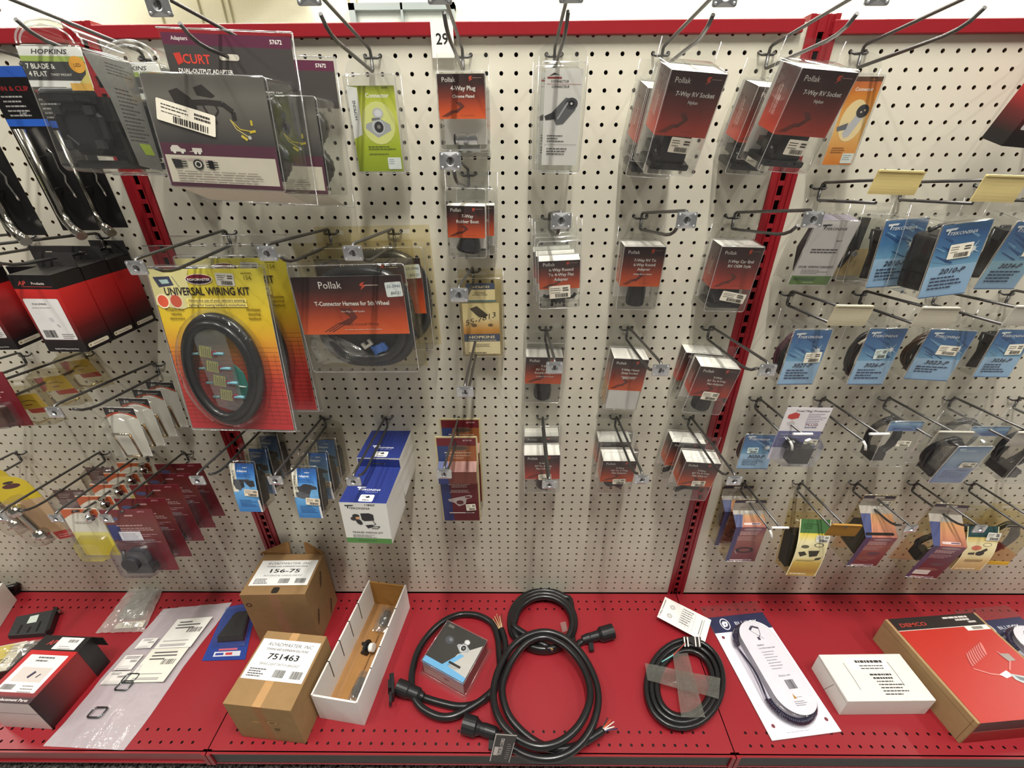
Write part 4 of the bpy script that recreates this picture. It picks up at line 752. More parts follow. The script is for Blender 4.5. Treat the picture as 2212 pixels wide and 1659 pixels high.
# ------------------------------------------------------------------ fifth wheel harness on two hooks
def harness(label, M):
    t = thing('harness_pack', label, 'harness pack', M); w, h, dp = 8.5, 8.15, 1.9; t['h_'] = h
    mb = MB(); mb.loft([rrect(w+.25, h+.25, .25, 4, 0, -h/2, dp), rrect(w, h, .25, 4, 0, -h/2, .15), rrect(w-.1, h-.1, .25, 4, 0, -h/2, .02), rrect(w-.3, h-.3, .2, 4, 0, -h/2, 0)], 'clear', CLR, False, True, True)
    W2 = w+.5
    for a, b in ((-W2/2, -2.95), (-2.25, 2.25), (2.95, W2/2)): mb.poly([(a, dp, -h-.3), (b, dp, -h-.3), (b, dp, 1.35), (a, dp, 1.35)], 'clear', OLD)
    for u in (-2.6, 2.6): mb.poly([(u-.35, dp, -h-.3), (u+.35, dp, -h-.3), (u+.35, dp, .75), (u-.35, dp, .75)], 'clear', OLD); mb.poly([(u-.35, dp, 1.05), (u+.35, dp, 1.05), (u+.35, dp, 1.35), (u-.35, dp, 1.35)], 'clear', OLD)
    mb.tube(rrect(w+.04, h+.04, .25, 4, 0, -h/2, .1), .035, 6, 'rim', (255, 255, 255), True); mb.build('clear_shell', t)
    mb = MB(); c = 8.15; p = Pr(mb, (-.1, .06, -.75)); mb.box(-c/2-.1, c/2-.1, .07, .09, -5.05, -.75, 'paper', WHT)
    card_pollak(p, c, 4.3, [])
    p.grad(-c/2, c/2, [(-f*4.3, k) for f, k in GR]); dk = (104, 40, 26); p.poly([(-1.0, -2.3), (.0, -2.3), (.35, -3.0), (-.4, -3.6), (-1.3, -3.5), (-.2, -3.0)], dk)
    for k in range(3): p.line([(-2.4+.3*k, -4.1), (-1.1+.3*k, -3.4)], .07, dk); p.line([(-.3+.3*k, -1.9), (.8+.3*k, -1.1)], .06, (84, 34, 26))
    p.text('Pollak', -2.1, -.85, .72, WHT, 'l', False); s = 1.5; p.poly([(1.05, -.5), (1.35, -.42), (1.2, -.62), (1.4, -.7), (.95, -1.0), (1.1, -.75), (.92, -.66)], (206, 74, 48)); p.line([(1.3, -.66), (2.3, -.66)], .06, (206, 180, 170)); p.text('T-Connector Harness for 5th Wheel', .1, -2.1, .44, WHT, 'c', True, False, 5.6); p.text('New Plug -- OEM Quality', .1, -2.6, .17, WHT, 'c', False); p.text('Do-It-Yourself Wiring', .6, -3.6, .28, (110, 44, 26), 'c', False); p.greek(-.8, -3.95, 3.0, 1, .12, (226, 190, 170), .4, 'l', .05); mb.build('insert_card', t)
    mb = MB(); n = 220
    for rx, rz, y, cz, r, pw in ((3.45, 3.4, 1.0, -4.1, .46, .72), (2.85, 2.75, .75, -4.5, .42, .78)):
        f = lambda v: math.copysign(abs(v)**pw, v); mb.tube([(rx*f(cos(2*pi*k/n))+.35, y+.1*sin(2*pi*k/n), cz+rz*f(sin(2*pi*k/n))) for k in range(n)], r, 10, 'rubber', (36, 36, 37), True, lambda i, r=r: r+.05*(i % 2))
    mb.build('corrugated_coil', t)
    mb = MB(); mb.box(-2.0, 2.4, .9, 1.5, -6.9, -4.6, 'plastic', (34, 34, 36)); mb.build('module', t); M2 = Matrix.Translation((1.3*IN, .55*IN, -6.35*IN)) @ Matrix.Rotation(R(-22), 4, 'Y')
    mb = MB(); mb.box(-.55, .55, -.2, .2, -.3, .3, 'plastic', (62, 104, 176)); mb.box(-.55, -.42, -.22, .22, -.4, .4, 'plastic', (50, 90, 160)); mb.box(.3, .42, -.22, .22, -.36, .36, 'plastic', (50, 90, 160)); mb.build('blue_connector', t, 'blue connector', 0, M2)
    M3 = Matrix.Translation((.35*IN, .5*IN, -5.95*IN)) @ Matrix.Rotation(R(-30), 4, 'Y'); mb = MB(); mb.box(-.42, .42, -.1, .1, -.3, -.1, 'plastic', (190, 184, 172)); mb.box(-.42, -.2, -.1, .1, -.1, .2, 'plastic', (190, 184, 172)); mb.box(.2, .42, -.1, .1, -.1, .2, 'plastic', (190, 184, 172)); mb.build('clip', t, 'pale plastic clip', 0, M3)
    mb = MB(); rnd.seed(5); G = 9; P = lambda u, v: (-4.0+4.5*u*v+1.0*u+.12*sin(17*u+9*v), .35+.18*sin(13*u)*cos(11*v), -4.9-2.7*v+.35*u+.1*cos(23*u))
    for i in range(G):
        for j in range(G): mb.poly([P(i/G, (j+1)/G), P((i+1)/G, (j+1)/G), P((i+1)/G, j/G), P(i/G, j/G)], 'film', (236, 234, 226))
    mb.build('poly_bag', t, 'crinkled clear bag')
    mb = MB(); p = Pr(mb, (3.3, .045, -1.75), (1, 0, .05), (-.05, 0, 1), 'paper', .004); p.rr(0, 0, 1.2, 1.05, .1, (222, 228, 226)); p.text('55-5946', 0, .12, .3, (60, 70, 100), 'c', False, True); p.text('$60.21', .1, -.35, .28, (50, 48, 60), 'c', False, True); mb.build('price_sticker', t); return t
t = harness('front fifth wheel harness pack with an orange card and a coiled black hose', pose(-12.06, -4.9, -13.6, 2, -4, -2))
dup(t, pose(-11.2, -2.4, -12.9, 0, -2, -1), 'rear fifth wheel harness pack with its yellowed header showing above the front one')
# ------------------------------------------------------------------ left bay packs
def twist_mount(label, M):
    t = thing('connector_pack', label, 'connector pack', M); w, h, dp = 3.45, 6.0, 3.6; t['h_'] = h
    mb = MB()
    mb.loft([rrect(w+.2, h+.2, .3, 4, 0, -h/2, dp), rrect(w, h, .3, 4, 0, -h/2, .2), rrect(w-.2, h-.2, .3, 4, 0, -h/2, 0)], 'clear', CLR, False, True, True)
    dome = [(-w/2*cos(pi*k/14), .25, .05+1.05*sin(pi*k/14)) for k in range(15)]; mb.loft([dome, [(x, dp, z) for x, y, z in dome]], 'clear', CLR, False, False, True, False)
    mb.tube(dome, .05, 6, 'rim', (255, 255, 255)); mb.tube([(x*.8, .1, z*.75) for x, y, z in dome], .05, 6, 'rim', (255, 255, 255)); mb.tube([(-w/2, dp, -h-.1), (w/2, dp, -h-.1)], .06, 6, 'rim', (255, 255, 255)); mb.tube([(-w/2, dp-.3, -h), (w/2, dp-.3, -h)], .05, 6, 'rim', (255, 255, 255)); mb.build('clear_shell', t)
    mb = MB(); p = Pr(mb, (0, .05, -.1)); W_, H_ = w-.15, 1.8; mb.box(-W_/2, W_/2, .055, .08, -.1-H_, -.1, 'paper', WHT); p.rect(-W_/2, -H_, W_/2, 0, (226, 226, 220)); p.text('HOPKINS', -.05, -.33, .3, (60, 60, 62), 'c', True, True, 1.9); p.rect(-W_/2, -.66, W_/2, -.42, (160, 180, 90)); p.rect(-W_/2, -1.5, W_/2, -.66, (62, 62, 62))
    p.poly([(W_/2, -.66), (W_/2, -1.95), (.6, -1.95), (1.5, -1.2)], (206, 190, 110)); p.text('7 BLADE &', -1.5, -.98, .32, WHT, 'l', True); p.text('4 FLAT', -1.5, -1.32, .32, WHT, 'l', True); p.text('TWIST MOUNT', -.35, -1.3, .16, WHT, 'l', False); p.ell(1.2, -.78, .42, .38, (226, 164, 60)); p.text('LED', 1.2, -.88, .22, (110, 70, 20), 'c', True); p.rect(.5, -1.95, 1.6, -1.62, (216, 170, 80))
    x = w/2-.07    # the card wraps round the right side
    prof = [(.1, -.25), (dp-.1, -.1), (dp-.1, -h+.1), (1.6, -h+.35), (1.0, -2.2)]
    mb.poly([(x, y, z) for y, z in prof], 'card', (110, 110, 106)); mb.poly([(x+.01, dp-1.5, -h+1.6), (x+.01, dp-.6, -h+1.6), (x+.01, dp-.4, -h+1.0), (x+.01, dp-1.2, -h+1.0)], 'card', (150, 170, 60))
    p = Pr(mb, (x, 1.2, -.5), (0, 1, 0), (0, 0, 1)); p.greek(.2, 0, 1.9, 4, .16, (60, 60, 58)); p.greek(.35, -1.2, 1.7, 14, .2, (62, 62, 60)); mb.build('insert_card', t)
    mb = MB(); K = (30, 31, 32); zc = -3.75; oc = lambda r, y, s=8: [(r*.92*cos(2*pi*k/s+pi/s)-.25, y, zc+r*.95*sin(2*pi*k/s+pi/s)) for k in range(s)]
    mb.loft([oc(1.55, 2.8), oc(1.55, .75), oc(1.42, .55), oc(1.05, .5), oc(1.0, .62)], 'plastic', K, True, True); 
    for k in range(4):
        a = pi/4+k*pi/2; mb.box(-.25+1.25*cos(a)-.22, -.25+1.25*cos(a)+.22, .42, .7, zc+1.2*sin(a)-.22, zc+1.2*sin(a)+.22, 'plastic', (46, 47, 48))
    for s_ in (0, 1, 2, 3):
        a = s_*pi/2; c_, d_ = cos(a), sin(a); P = [(-.5, 1.12), (.5, 1.12), (.3, .82), (-.3, .82)]; mb.poly([(-.25+u*c_-v*d_, .485, zc+u*d_+v*c_) for u, v in P], 'plastic', (14, 14, 15))
    mb.lathe([(.34, 0), (.36, .1), (.36, 1.7), (.3, 1.75), (.3, 2.0), (.38, 2.02), (.38, 2.6)], Matrix.Translation((-1.6, .6, -2.2)) @ Matrix.Rotation(R(90), 4, 'Y'), 18, 'plastic', (40, 41, 44)); mb.box(-.2, 1.6, .8, 2.6, -3.4, -2.2, 'plastic', (20, 20, 22)); mb.box(.9, 1.55, 1.0, 2.8, -5.5, -3.0, 'rubber', (18, 18, 20)); mb.box(-1.4, 1.5, .9, 2.6, -5.8, -5.4, 'plastic', (40, 38, 38)); mb.build('twist_mount_socket', t); return t
t = twist_mount('front domed clear pack with a black twist-mount socket and a white and green header', pose(-24.75, -7.0, -1.6, 3, 2, .8))
dup(t, pose(-23.4, -3.3, -1.75, 2, 1, 0), 'rear domed twist-mount pack hidden behind the front one beside the red post')
def pin_card(label, M):
    t = thing('hitch_pin_card', label, 'hitch pin card', M, 'hitch pin cards'); w, h = 2.7, 9.6
    mb = MB(); mb.box(-w/2, w/2, .0, .05, -h, 0, 'card', (24, 23, 24)); p = Pr(mb, (0, 0, 0)); p.rect(-w/2, -.55, w/2, 0, (44, 84, 170)); p.rect(-w/2, -3.15, w/2, -2.75, (44, 92, 186)); p.text('PIN & CLIP', .1, -1.25, .34, (150, 40, 44), 'c', True, False, 2.0); p.greek(-.9, -1.6, 1.9, 5, .25, (160, 158, 156)); p.text('5/8"', 0, -2.6, .3, (150, 150, 150), 'c'); mb.build('backing_card', t)
    mb = MB(); mb.tube([(-.35, -.42, -3.3), (-.35, -.42, -7.8), (-.3, -.5, -8.4), (.0, -.7, -8.95), (.5, -1.0, -9.3), (1.15, -1.35, -9.75)], .32, 14, 'chrome', (196, 192, 182)); mb.build('bent_pin', t)
    mb = MB(); mb.tube([(.55, -.2, -4.6), (.7, -.3, -4.4), (.85, -.25, -4.7), (.75, -.2, -5.6), (.95, -.25, -6.0), (.75, -.2, -6.4), (.95, -.25, -7.0), (1.0, -.25, -7.4)], .075, 8, 'chrome', (210, 208, 204)); mb.build('spring_clip', t)
    mb = MB(); [mb.tube([(-.85, -.05, z), (-.35, -.78, z), (.15, -.05, z)], .05, 6, 'rubber', (24, 24, 24)) for z in (-4.9, -6.8)]; mb.build('cable_tie', t); return t
for k, (x, y, lab) in enumerate(((-33.2, -5.4, 'middle hitch pin card with the bent chrome pin ending above the red boxes, top left'), (-34.5, -8.2, 'nearest hitch pin card cut by the left edge, blue bands'), (-31.5, -3.2, 'rear hitch pin card partly behind the twist-mount pack'), (-30.6, -1.8, 'rearmost black hitch pin card by the red post'))):
    M = pose(x, y, -1.9, -3, 0, 0)
    t = pin_card(lab, M) if k == 0 else dup(t, M, lab, 'hitch pin cards')
mb = MB(); p = Pr(mb, (0, 0, 0)); mb.box(-1.2, 1.2, .01, .05, -2.2, 0, 'card', (176, 190, 40)); o = mb.build('header_card'); o.matrix_world = pose(-36.6, -6, -6.2, 0, 0, 8); tag(o, 'yellow green card corner at the left edge under the hitch pins', 'card')
# maroon coupler lock
t = thing('coupler_lock_pack', 'maroon coupler lock pack with white lettering at the left edge', 'lock pack', pose(-38.9, -7.6, -20.6, 4, 0, -4)); w, h = 3.4, 4.4; t['h_'] = h
mb = MB(); p = Pr(mb, (0, 0, 0)); mb.box(-w/2, w/2, .01, .05, -h, 0, 'card', (110, 26, 36)); p.grad(-w/2, w/2, [(0, (120, 40, 52)), (-1.2, (110, 24, 36)), (-h, (98, 18, 28))]); p.text('COUPLER', .0, -.75, .42, WHT, 'c', True); p.text('LOCK', -.3, -1.25, .45, WHT, 'c', True); p.greek(-1.2, -1.6, 2.4, 4, .2, (206, 170, 170)); mb.build('backing_card', t)
mb = MB(); mb.loft([rrect(2.0, 1.9, .2, 3, .1, -3.3, 0), rrect(1.8, 1.7, .2, 3, .1, -3.3, -.9)], 'clear', CLR, False, True, True); mb.build('clear_shell', t)
mb = MB(); mb.box(-.5, .7, -.6, -.1, -3.9, -2.7, 'brass', (110, 66, 44)); mb.lathe([(.2, 0), (.2, .3)], Matrix.Translation((.1, -.6, -3.3)) @ Matrix.Rotation(R(90), 4, 'X'), 12, 'brass', (150, 120, 80)); mb.build('lock_body', t)
# clear trays with red and yellow labels
def tray(label, M):
    t = thing('pin_tray', label, 'pin tray', M, 'clear trays with red and yellow labels'); w, h, d = 3.0, 3.2, .7
    mb = MB(); mb.loft([rrect(w+.3, h+.2, .2, 3, 0, -h/2, .1), rrect(w+.1, h, .2, 3, 0, -h/2, 0), rrect(w-.1, h-.2, .2, 3, 0, -h/2, -d)], 'clear', (232, 228, 214), False, True, True); sheet_with_slot(mb, w+.3, -h-.1, .7, .1, 'clear', (232, 228, 214), (.7, .25), .35); mb.build('clear_shell', t)
    mb = MB(); p = Pr(mb, (0, -.3, -.35)); p.poly([(-1.4, -1.5), (-1.4, -.2), (1.3, 0), (1.4, -1.3)], (222, 190, 44)); p.poly([(-1.4, -.2), (-.55, -.1), (-1.0, -1.3), (-1.4, -1.5)], (190, 44, 38)); p.poly([(-.4, -1.45), (1.4, -1.3), (1.5, -1.75), (-.3, -1.85)], (196, 50, 40)); p.line([(-.4, -.7), (.4, -.6), (.8, -.75)], .06, (110, 90, 30)); p.line([(-.3, -1.05), (.3, -1.0)], .08, (150, 70, 30)); mb.build('label_card', t)
    mb = MB(); mb.tube([(-1.1, -.35, -2.9), (-.2, -.4, -3.05), (1.2, -.35, -2.6)], .09, 8, 'brass', (206, 190, 130)); mb.tube([(-1.2, -.3, -2.2), (-1.1, -.35, -2.9)], .08, 8, 'brass', (150, 130, 90)); mb.build('pin', t); return t
for k, lab in enumerate(('nearest clear tray with a red and yellow label, lower left', 'second clear tray with a yellow and red label behind the nearest one', 'rearmost clear tray of the red and yellow labelled row')):
    M = pose(-37.9, -6.6+2.4*k, -22.35+.35*k, -6, 0, -4); t = tray(lab, M) if k == 0 else dup(t, M, lab, 'clear trays with red and yellow labels')
# white cards with chrome pins
def white_pin(label, M):
    t = thing('chrome_pin_pack', label, 'pin pack', M, 'white cards with chrome pins'); w, h = 2.5, 4.7
    mb = MB(); mb.box(-w/2, w/2, .01, .05, -h, 0, 'paper', (222, 220, 214)); p = Pr(mb, (0, 0, 0)); p.rect(-w/2, -h, w/2, 0, (224, 222, 216)); p.poly([(-w/2, 0), (-w/2, -1.0)]+[(-w/2+w*k/8, -1.0+.45*sin(pi*k/8)) for k in range(1, 8)]+[(w/2, -1.0), (w/2, 0)], (176, 76, 46)); p.poly([(-w/2, 0), (-w/2, -.75)]+[(-w/2+w*k/8, -.75+.35*sin(pi*k/8)) for k in range(1, 8)]+[(w/2, -.75), (w/2, 0)], (52, 48, 48)); p.text('5/8', -.65, -.42, .32, (220, 216, 210), 'c', True, True); p.greek(-.1, -.35, 1.1, 2, .16, (170, 166, 160)); mb.build('backing_card', t)
    mb = MB(); mb.loft([rrect(w, h-.8, .2, 3, 0, -h/2-.3, 0), rrect(w-.3, h-1.2, .2, 3, 0, -h/2-.3, -.75)], 'clear', (238, 238, 234), False, True, True); sheet_with_slot(mb, w+.2, -h-.15, .6, .06, 'clear', CLR, (.7, .22), .3); mb.build('clear_shell', t)
    mb = MB(); q = [(-.95, -.4, -2.3), (.45, -.4, -2.3), (.75, -.4, -4.45), (-.5, -.4, -4.45)]; mb.tube([q[0], q[1]], .11, 10, 'chrome', (214, 206, 196)); mb.tube([q[3], q[2]], .09, 10, 'brass', (196, 176, 140)); mb.tube([q[0], q[3]], .06, 8, 'brass', (150, 124, 92)); mb.tube([q[1], q[2]], .08, 8, 'brass', (140, 104, 66)); mb.build('chrome_pin', t); return t
for k, lab in enumerate(('nearest white card with a chrome pin and black and rust header', 'second white pin card behind the nearest one', 'third white pin card from the front', 'rearmost white pin card beside the yellow wiring kit')):
    M = pose(-32.35, -5.5+1.5*k, -24.75+.0*k, 2, 0, 2); t = white_pin(lab, M) if k == 0 else dup(t, M, lab, 'white cards with chrome pins')
# maroon cards with big clear bubbles
def maroon(label, M):
    t = thing('maroon_adapter_pack', label, 'adapter pack', M, 'row of maroon cards'); w, h = 4.55, 6.9
    mb = MB(); mb.box(-w/2, w/2, .01, .05, -h, 0, 'card', (112, 40, 48)); p = Pr(mb, (0, 0, 0)); p.grad(-w/2, w/2, [(0, (112, 34, 46)), (-.6, (110, 44, 44)), (-2.0, (112, 60, 56)), (-4, (104, 40, 46)), (-h, (112, 30, 42))]); p.poly([(-w/2, -1.6), (-1.2, -1.6), (-1.3, -3.3), (-w/2, -3.3)], (50, 58, 112)); p.ell(-1.5, -.95, .5, .22, (78, 84, 124)); p.rr(.05, -.62, .75, .16, .07, (190, 150, 150)); p.text('#47315', 1.25, -.3, .2, (206, 150, 160), 'c', True)
    p.greek(-1.4, -1.75, 3.1, 1, .22, (196, 160, 158), .5); p.greek(-1.2, -2.05, 2.9, 2, .2, (186, 150, 150), .45); p.greek(-1.0, -2.75, 2.9, 2, .2, (176, 136, 140), .4); p.greek(-.6, -3.4, 2.6, 2, .2, (166, 126, 130), .4); mb.build('backing_card', t)
    mb = MB(); mb.loft([rrect(3.5, 3.5, .4, 4, -.35, -4.95, 0), rrect(3.3, 3.3, .4, 4, -.35, -4.95, -.6), rrect(3.0, 3.0, .4, 4, -.35, -5.0, -1.2)], 'clear', (236, 236, 240), False, True, True); mb.build('clear_shell', t)
    mb = MB(); mb.lathe([(.6, 0), (1.0, .1), (1.0, .5), (.7, .6), (.7, 1.3)], Matrix.Translation((-.35, -.1, -4.9)) @ Matrix.Rotation(R(90), 4, 'X'), 24, 'plastic', (44, 44, 48)); mb.box(-1.5, .9, -.9, -.15, -6.3, -5.6, 'plastic', (22, 22, 24)); mb.tube([(-1.3, -.5, -4), (-1.4, -.8, -5), (-.8, -.9, -6)], .14, 8, 'rubber', BK); mb.build('adapter_plug', t)
    mb = MB(); mb.box(-1.5, .4, -.03, -.02, -3.35, -2.35, 'paper', (222, 220, 226)); p = Pr(mb, (-.5, -.031, -2.5)); p.greek(-.8, -.1, 1.5, 5, .14, (150, 146, 160)); mb.build('paper_slip', t); return t
mp = ((-33.2, -8.2, -33.2), (-33.1, -6.8, -33.25), (-33.0, -5.2, -33.1), (-32.9, -3.7, -33.05), (-32.85, -2.3, -33.0))
for k, (x, y, z) in enumerate(mp):
    M = pose(x, y, z, 4-1.2*k, 0, -1.5); lab = 'maroon card with a clear bubble and black plug, '+('nearest of its row', 'second in its row', 'third in its row', 'fourth in its row', 'rearmost of its row')[k]
    t = maroon(lab, M) if k == 0 else dup(t, M, lab, 'row of maroon cards')
# orange and white cards
def orangecard(label, M):
    t = thing('chrome_ball_card', label, 'small part card', M, 'orange and white cards'); w, h = 3.2, 5.4
    mb = MB(); mb.box(-w/2, w/2, .01, .05, -h, 0, 'paper', (224, 220, 206)); p = Pr(mb, (0, 0, 0)); p.rect(-w/2, -h, w/2, 0, (226, 222, 208)); p.poly([(-w/2, -.05), (-w/2, -1.1)]+[(-w/2+w*k/8, -1.1+.7*sin(pi*k/8)) for k in range(1, 8)]+[(w/2, -1.1), (w/2, -.05)], (196, 96, 56)); p.line([(-w/2, -.03), (w/2, -.03)], .06, (226, 150, 110)); p.greek(-.9, -1.5, 1.8, 2, .16, (90, 86, 84)); p.grad(-w/2, w/2, [(-2.6, (232, 224, 150)), (-3.6, (230, 214, 80)), (-4.6, (226, 206, 40)), (-h, (220, 200, 40))]); mb.build('backing_card', t)
    mb = MB(); mb.loft([rrect(2.6, 2.4, .3, 4, 0, -4.2, 0), rrect(2.2, 2.0, .3, 4, 0, -4.2, -.9)], 'clear', (236, 234, 224), False, True, True); sheet_with_slot(mb, w+.1, -h-.1, .4, .07, 'clear', CLR, (.6, .2), .18); mb.build('clear_shell', t)
    mb = MB(); mb.lathe([(.02, 0), (.3, .1), (.36, .35), (.3, .6), (.15, .7), (.15, .9), (.3, .95), (.3, 1.1)], Matrix.Translation((1.15, -.3, -1.0)), 16, 'chrome', (214, 214, 212)); mb.build('chrome_ball', t); return t
for k in range(5):
    M = pose(-37.5, -8.0+1.5*k, -33.3+.05*k, 2, 0, 0); lab = 'orange and white card with a small chrome part, '+('nearest of its row', 'second in its row', 'third in its row', 'fourth in its row', 'rearmost of its row')[k]
    t = orangecard(lab, M) if k == 0 else dup(t, M, lab, 'orange and white cards')
def maroonhead(label, M):
    t = thing('lock_pin_pack', label, 'pin pack', M, 'clear packs with maroon headers'); w, h = 2.9, 6.2
    mb = MB(); mb.box(-w/2, w/2, .01, .04, -2.4, 0, 'card', (96, 50, 58)); mb.box(-w/2, w/2, .01, .04, -h, -h+.9, 'card', (120, 24, 32)); p = Pr(mb, (0, 0, 0)); p.rect(-w/2, -2.4, w/2, 0, (104, 62, 66)); p.line([(-w/2, -.06), (w/2, -.06)], .1, (60, 40, 44)); p.greek(-1.2, -.5, 1.2, 3, .2, (206, 190, 190)); p.greek(-.6, -1.15, 1.9, 4, .18, (206, 186, 186)); p.rect(-w/2, -2.4, w/2, -1.9, (92, 26, 36)); p.line([(-w/2, -h+.5), (w/2, -h+.5)], .05, (190, 110, 110)); mb.build('header_card', t)
    mb = MB(); mb.loft([rrect(w, h, .25, 3, 0, -h/2, .0), rrect(w-.3, h-.5, .25, 3, 0, -h/2, -.9)], 'clear', (234, 232, 226), False, True, True); sheet_with_slot(mb, w+.1, -h, .55, .06, 'clear', CLR, (.6, .2), .28); mb.build('clear_shell', t)
    mb = MB(); mb.lathe([(.25, 0), (.28, 1.2), (.4, 1.3), (.4, 1.8)], Matrix.Translation((-.7, -.35, -4.8)), 14, 'chrome', (190, 190, 184)); mb.tube([(-.3, -.3, -5.0), (.4, -.4, -4.2), (.7, -.3, -3.0)], .12, 8, 'plastic', (60, 66, 56)); mb.build('lock_pin', t); return t
t = maroonhead('nearer clear pack with a maroon header and red foot, lower left', pose(-41.6, -4.9, -34.0, 0, 0, 0)); dup(t, pose(-41.6, -1.6, -34.0, 0, 0, 0), 'farther clear pack with a maroon header, just below its hook base', 'clear packs with maroon headers')
# yellow domed pack with chrome balls
t = thing('ball_cover_pack', 'yellow domed pack with two chrome ball ends in a clear tube, left edge', 'tow pack', pose(-47.3, -4.6, -34.2, 0, 0, -14)); w, h = 4.4, 6.6
mb = MB(); out = [(-w/2, 0)]+[(-w/2*cos(pi*k/12), .2+1.3*sin(pi*k/12)) for k in range(1, 12)]+[(w/2, 0), (w/2, -h), (-w/2, -h)]; mb.poly([(u, .02, v) for u, v in out][::-1], 'card', (222, 196, 30)); mb.poly([(u, .06, v) for u, v in out], 'paper', (220, 210, 180)); p = Pr(mb, (0, .02, 0)); p.rect(-w/2, -h, w/2, -1.4, (206, 176, 140)); p.ell(.3, .35, 1.0, .26, (84, 34, 34)); p.ell(.3, .75, .6, .14, (60, 40, 30)); p.rect(-w/2, -h, w/2, -h+1.0, (190, 46, 50)); p.rect(-w/2, -h, -.3, -h+1.2, (226, 216, 206)); p.bars(-w/2+.3, -h+.35, 1.3, .5); p.greek(0, -h+.5, 1.9, 2, .25, (226, 170, 160)); mb.build('backing_card', t)
mb = MB(); mb.loft([rrect(2.2, 5.6, .8, 6, -.2, -3.4, .0), rrect(2.0, 5.4, .8, 6, -.2, -3.4, -1.2), rrect(1.3, 4.8, .5, 6, -.2, -3.4, -1.6)], 'clear', (240, 236, 230), False, True, True); mb.build('clear_shell', t)
mb = MB(); sph = lambda z: mb.lathe([(.05, -.6)]+[(.62*sin(pi*k/8), -.62*cos(pi*k/8)) for k in range(1, 8)]+[(.05, .6)], Matrix.Translation((-.2, -.75, z)), 18, 'chrome', (206, 208, 210)); sph(-1.9); sph(-5.0); mb.lathe([(.25, -4.6), (.25, -2.3)], Matrix.Translation((-.2, -.75, 0)), 12, 'chrome', (180, 182, 184)); mb.build('chrome_ball_end', t)
dup(t, pose(-50.6, -3.4, -34.0, 0, 0, -10), 'second yellow pack behind the domed one, cut by the left edge')
# ------------------------------------------------------------------ blue adapter packs
def blue_pack(label, M, v):
    t = thing('blue_adapter_pack', label, 'adapter pack', M, ('left' if v else 'right')+' row of blue adapter packs'); w, h, dp = 2.25, 5.2, 1.75; t['h_'] = h
    shell(t, w, h, dp, .9, (232, 230, 224), .1, .6, .15)
    mb = MB(); p = Pr(mb, (0, -.02, -.15)); w2 = w-.1; h2 = h-.1; bow = lambda u, v_: .22*sin(pi*min(1, max(0, -v_/h2))*1.0)
    p.warp = bow; nn = 10
    stops = [(0, (52, 84, 140)), (-.15*h2, (54, 112, 186)), (-.45*h2, (120, 178, 226)), (-.7*h2, (90, 156, 214)), (-h2, (56, 126, 196))]
    def cst(v_):
        for (a, ca), (b, cb) in zip(stops, stops[1:]):
            if b <= v_ <= a: f = (a-v_)/(a-b); return tuple(round(ca[i]+(cb[i]-ca[i])*f) for i in range(3))
        return stops[-1][1]
    p.grad(-w2/2, w2/2, [(-h2*k/nn, cst(-h2*k/nn)) for k in range(nn+1)]); p.grad(-w2/2, -w2*.28, [(-h2*k/nn*.55, (232, 228, 210)) for k in range(nn+1)]); p.grad(w2*.42, w2/2, [(-h2*.72-h2*.28*k/4, (236, 234, 232)) for k in range(5)])
    p.text('HOPKINS', -.36*w2, -.26*h2, .24, (52, 50, 52), 'c', True, False, 1.35, R(90)); p.text('Adapter', -.24*w2, -.16*h2, .28, (236, 240, 246), 'l', True); p.text('plug-in', .02*w2, -.085*h2, .16, (236, 240, 246), 'l', True); p.greek(-.24*w2, -.21*h2, 1.3, 3, .12, (36, 80, 150), .4)
    p.L += 1; K = (64, 64, 68)
    if v: p.poly([(-.9, -1.55), (.5, -1.5), (.5, -1.75), (-.2, -1.8), (-.15, -2.3), (-.4, -2.65), (-.8, -2.5), (-.95, -2.0)], (84, 86, 92)); p.poly([(0, -1.6), (.9, -1.65), (.95, -2.2), (.5, -2.3), (.2, -2.0)], (58, 58, 62)); p.poly([(-.4, -1.6), (.0, -1.6), (.0, -2.3), (-.25, -2.4)], (48, 48, 52))
    else: p.poly([(-.75, -1.75), (.4, -1.5), (1.0, -1.75), (1.0, -1.95), (.5, -2.0), (.3, -2.5), (-.3, -2.5), (-.6, -2.2)], K); p.ell(.05, -1.75, .42, .3, (56, 56, 60)); p.poly([(-.9, -2.3), (-.5, -2.2), (.3, -2.5), (.2, -2.95), (-.4, -2.9), (-.85, -2.75)], (92, 94, 98))
    p.greek(-.7*w2/2, -.74*h2, .75*w2, 5, .17, (36, 84, 150), .35); mb.build('insert_card', t)
    mb = MB(); mb.box(-w/2+.1, w/2-.12, .3, 1.2, -3.4, -1.5, 'plastic', (40, 40, 42)); mb.lathe([(.45, 0), (.5, .3), (.45, .9)], Matrix.Translation((.2, .8, -4.4)), 14, 'plastic', (34, 34, 36)); mb.box(w/2-.35, w/2-.1, .25, 1.35, -4.7, -1.9, 'rubber', (40, 40, 42)); mb.build('adapter_plug', t)
    sticker(t, .5, -3.05 if v else -3.35, 1.25, .72, -4, -.27, (232, 218, 196)); return t
for v, (X, Y, Z) in ((1, (-24.35, -5.0, -30.6)), (0, (-18.32, -6.0, -30.35))):
    for k in range(3):
        M = pose(X+(.0, .15, .1)[k], Y+(0, 2.0, 3.95)[k], Z+(0, .1, .15)[k], (8, 4, 2)[k], 0, 1.5); lab = ('nearest', 'middle', 'rearmost')[k]+' blue adapter pack in the '+('left row, under the yellow wiring kit' if v else 'right row, left of the blue-topped boxes')
        t = blue_pack(lab, M, v) if k == 0 else dup(t, M, lab, None)
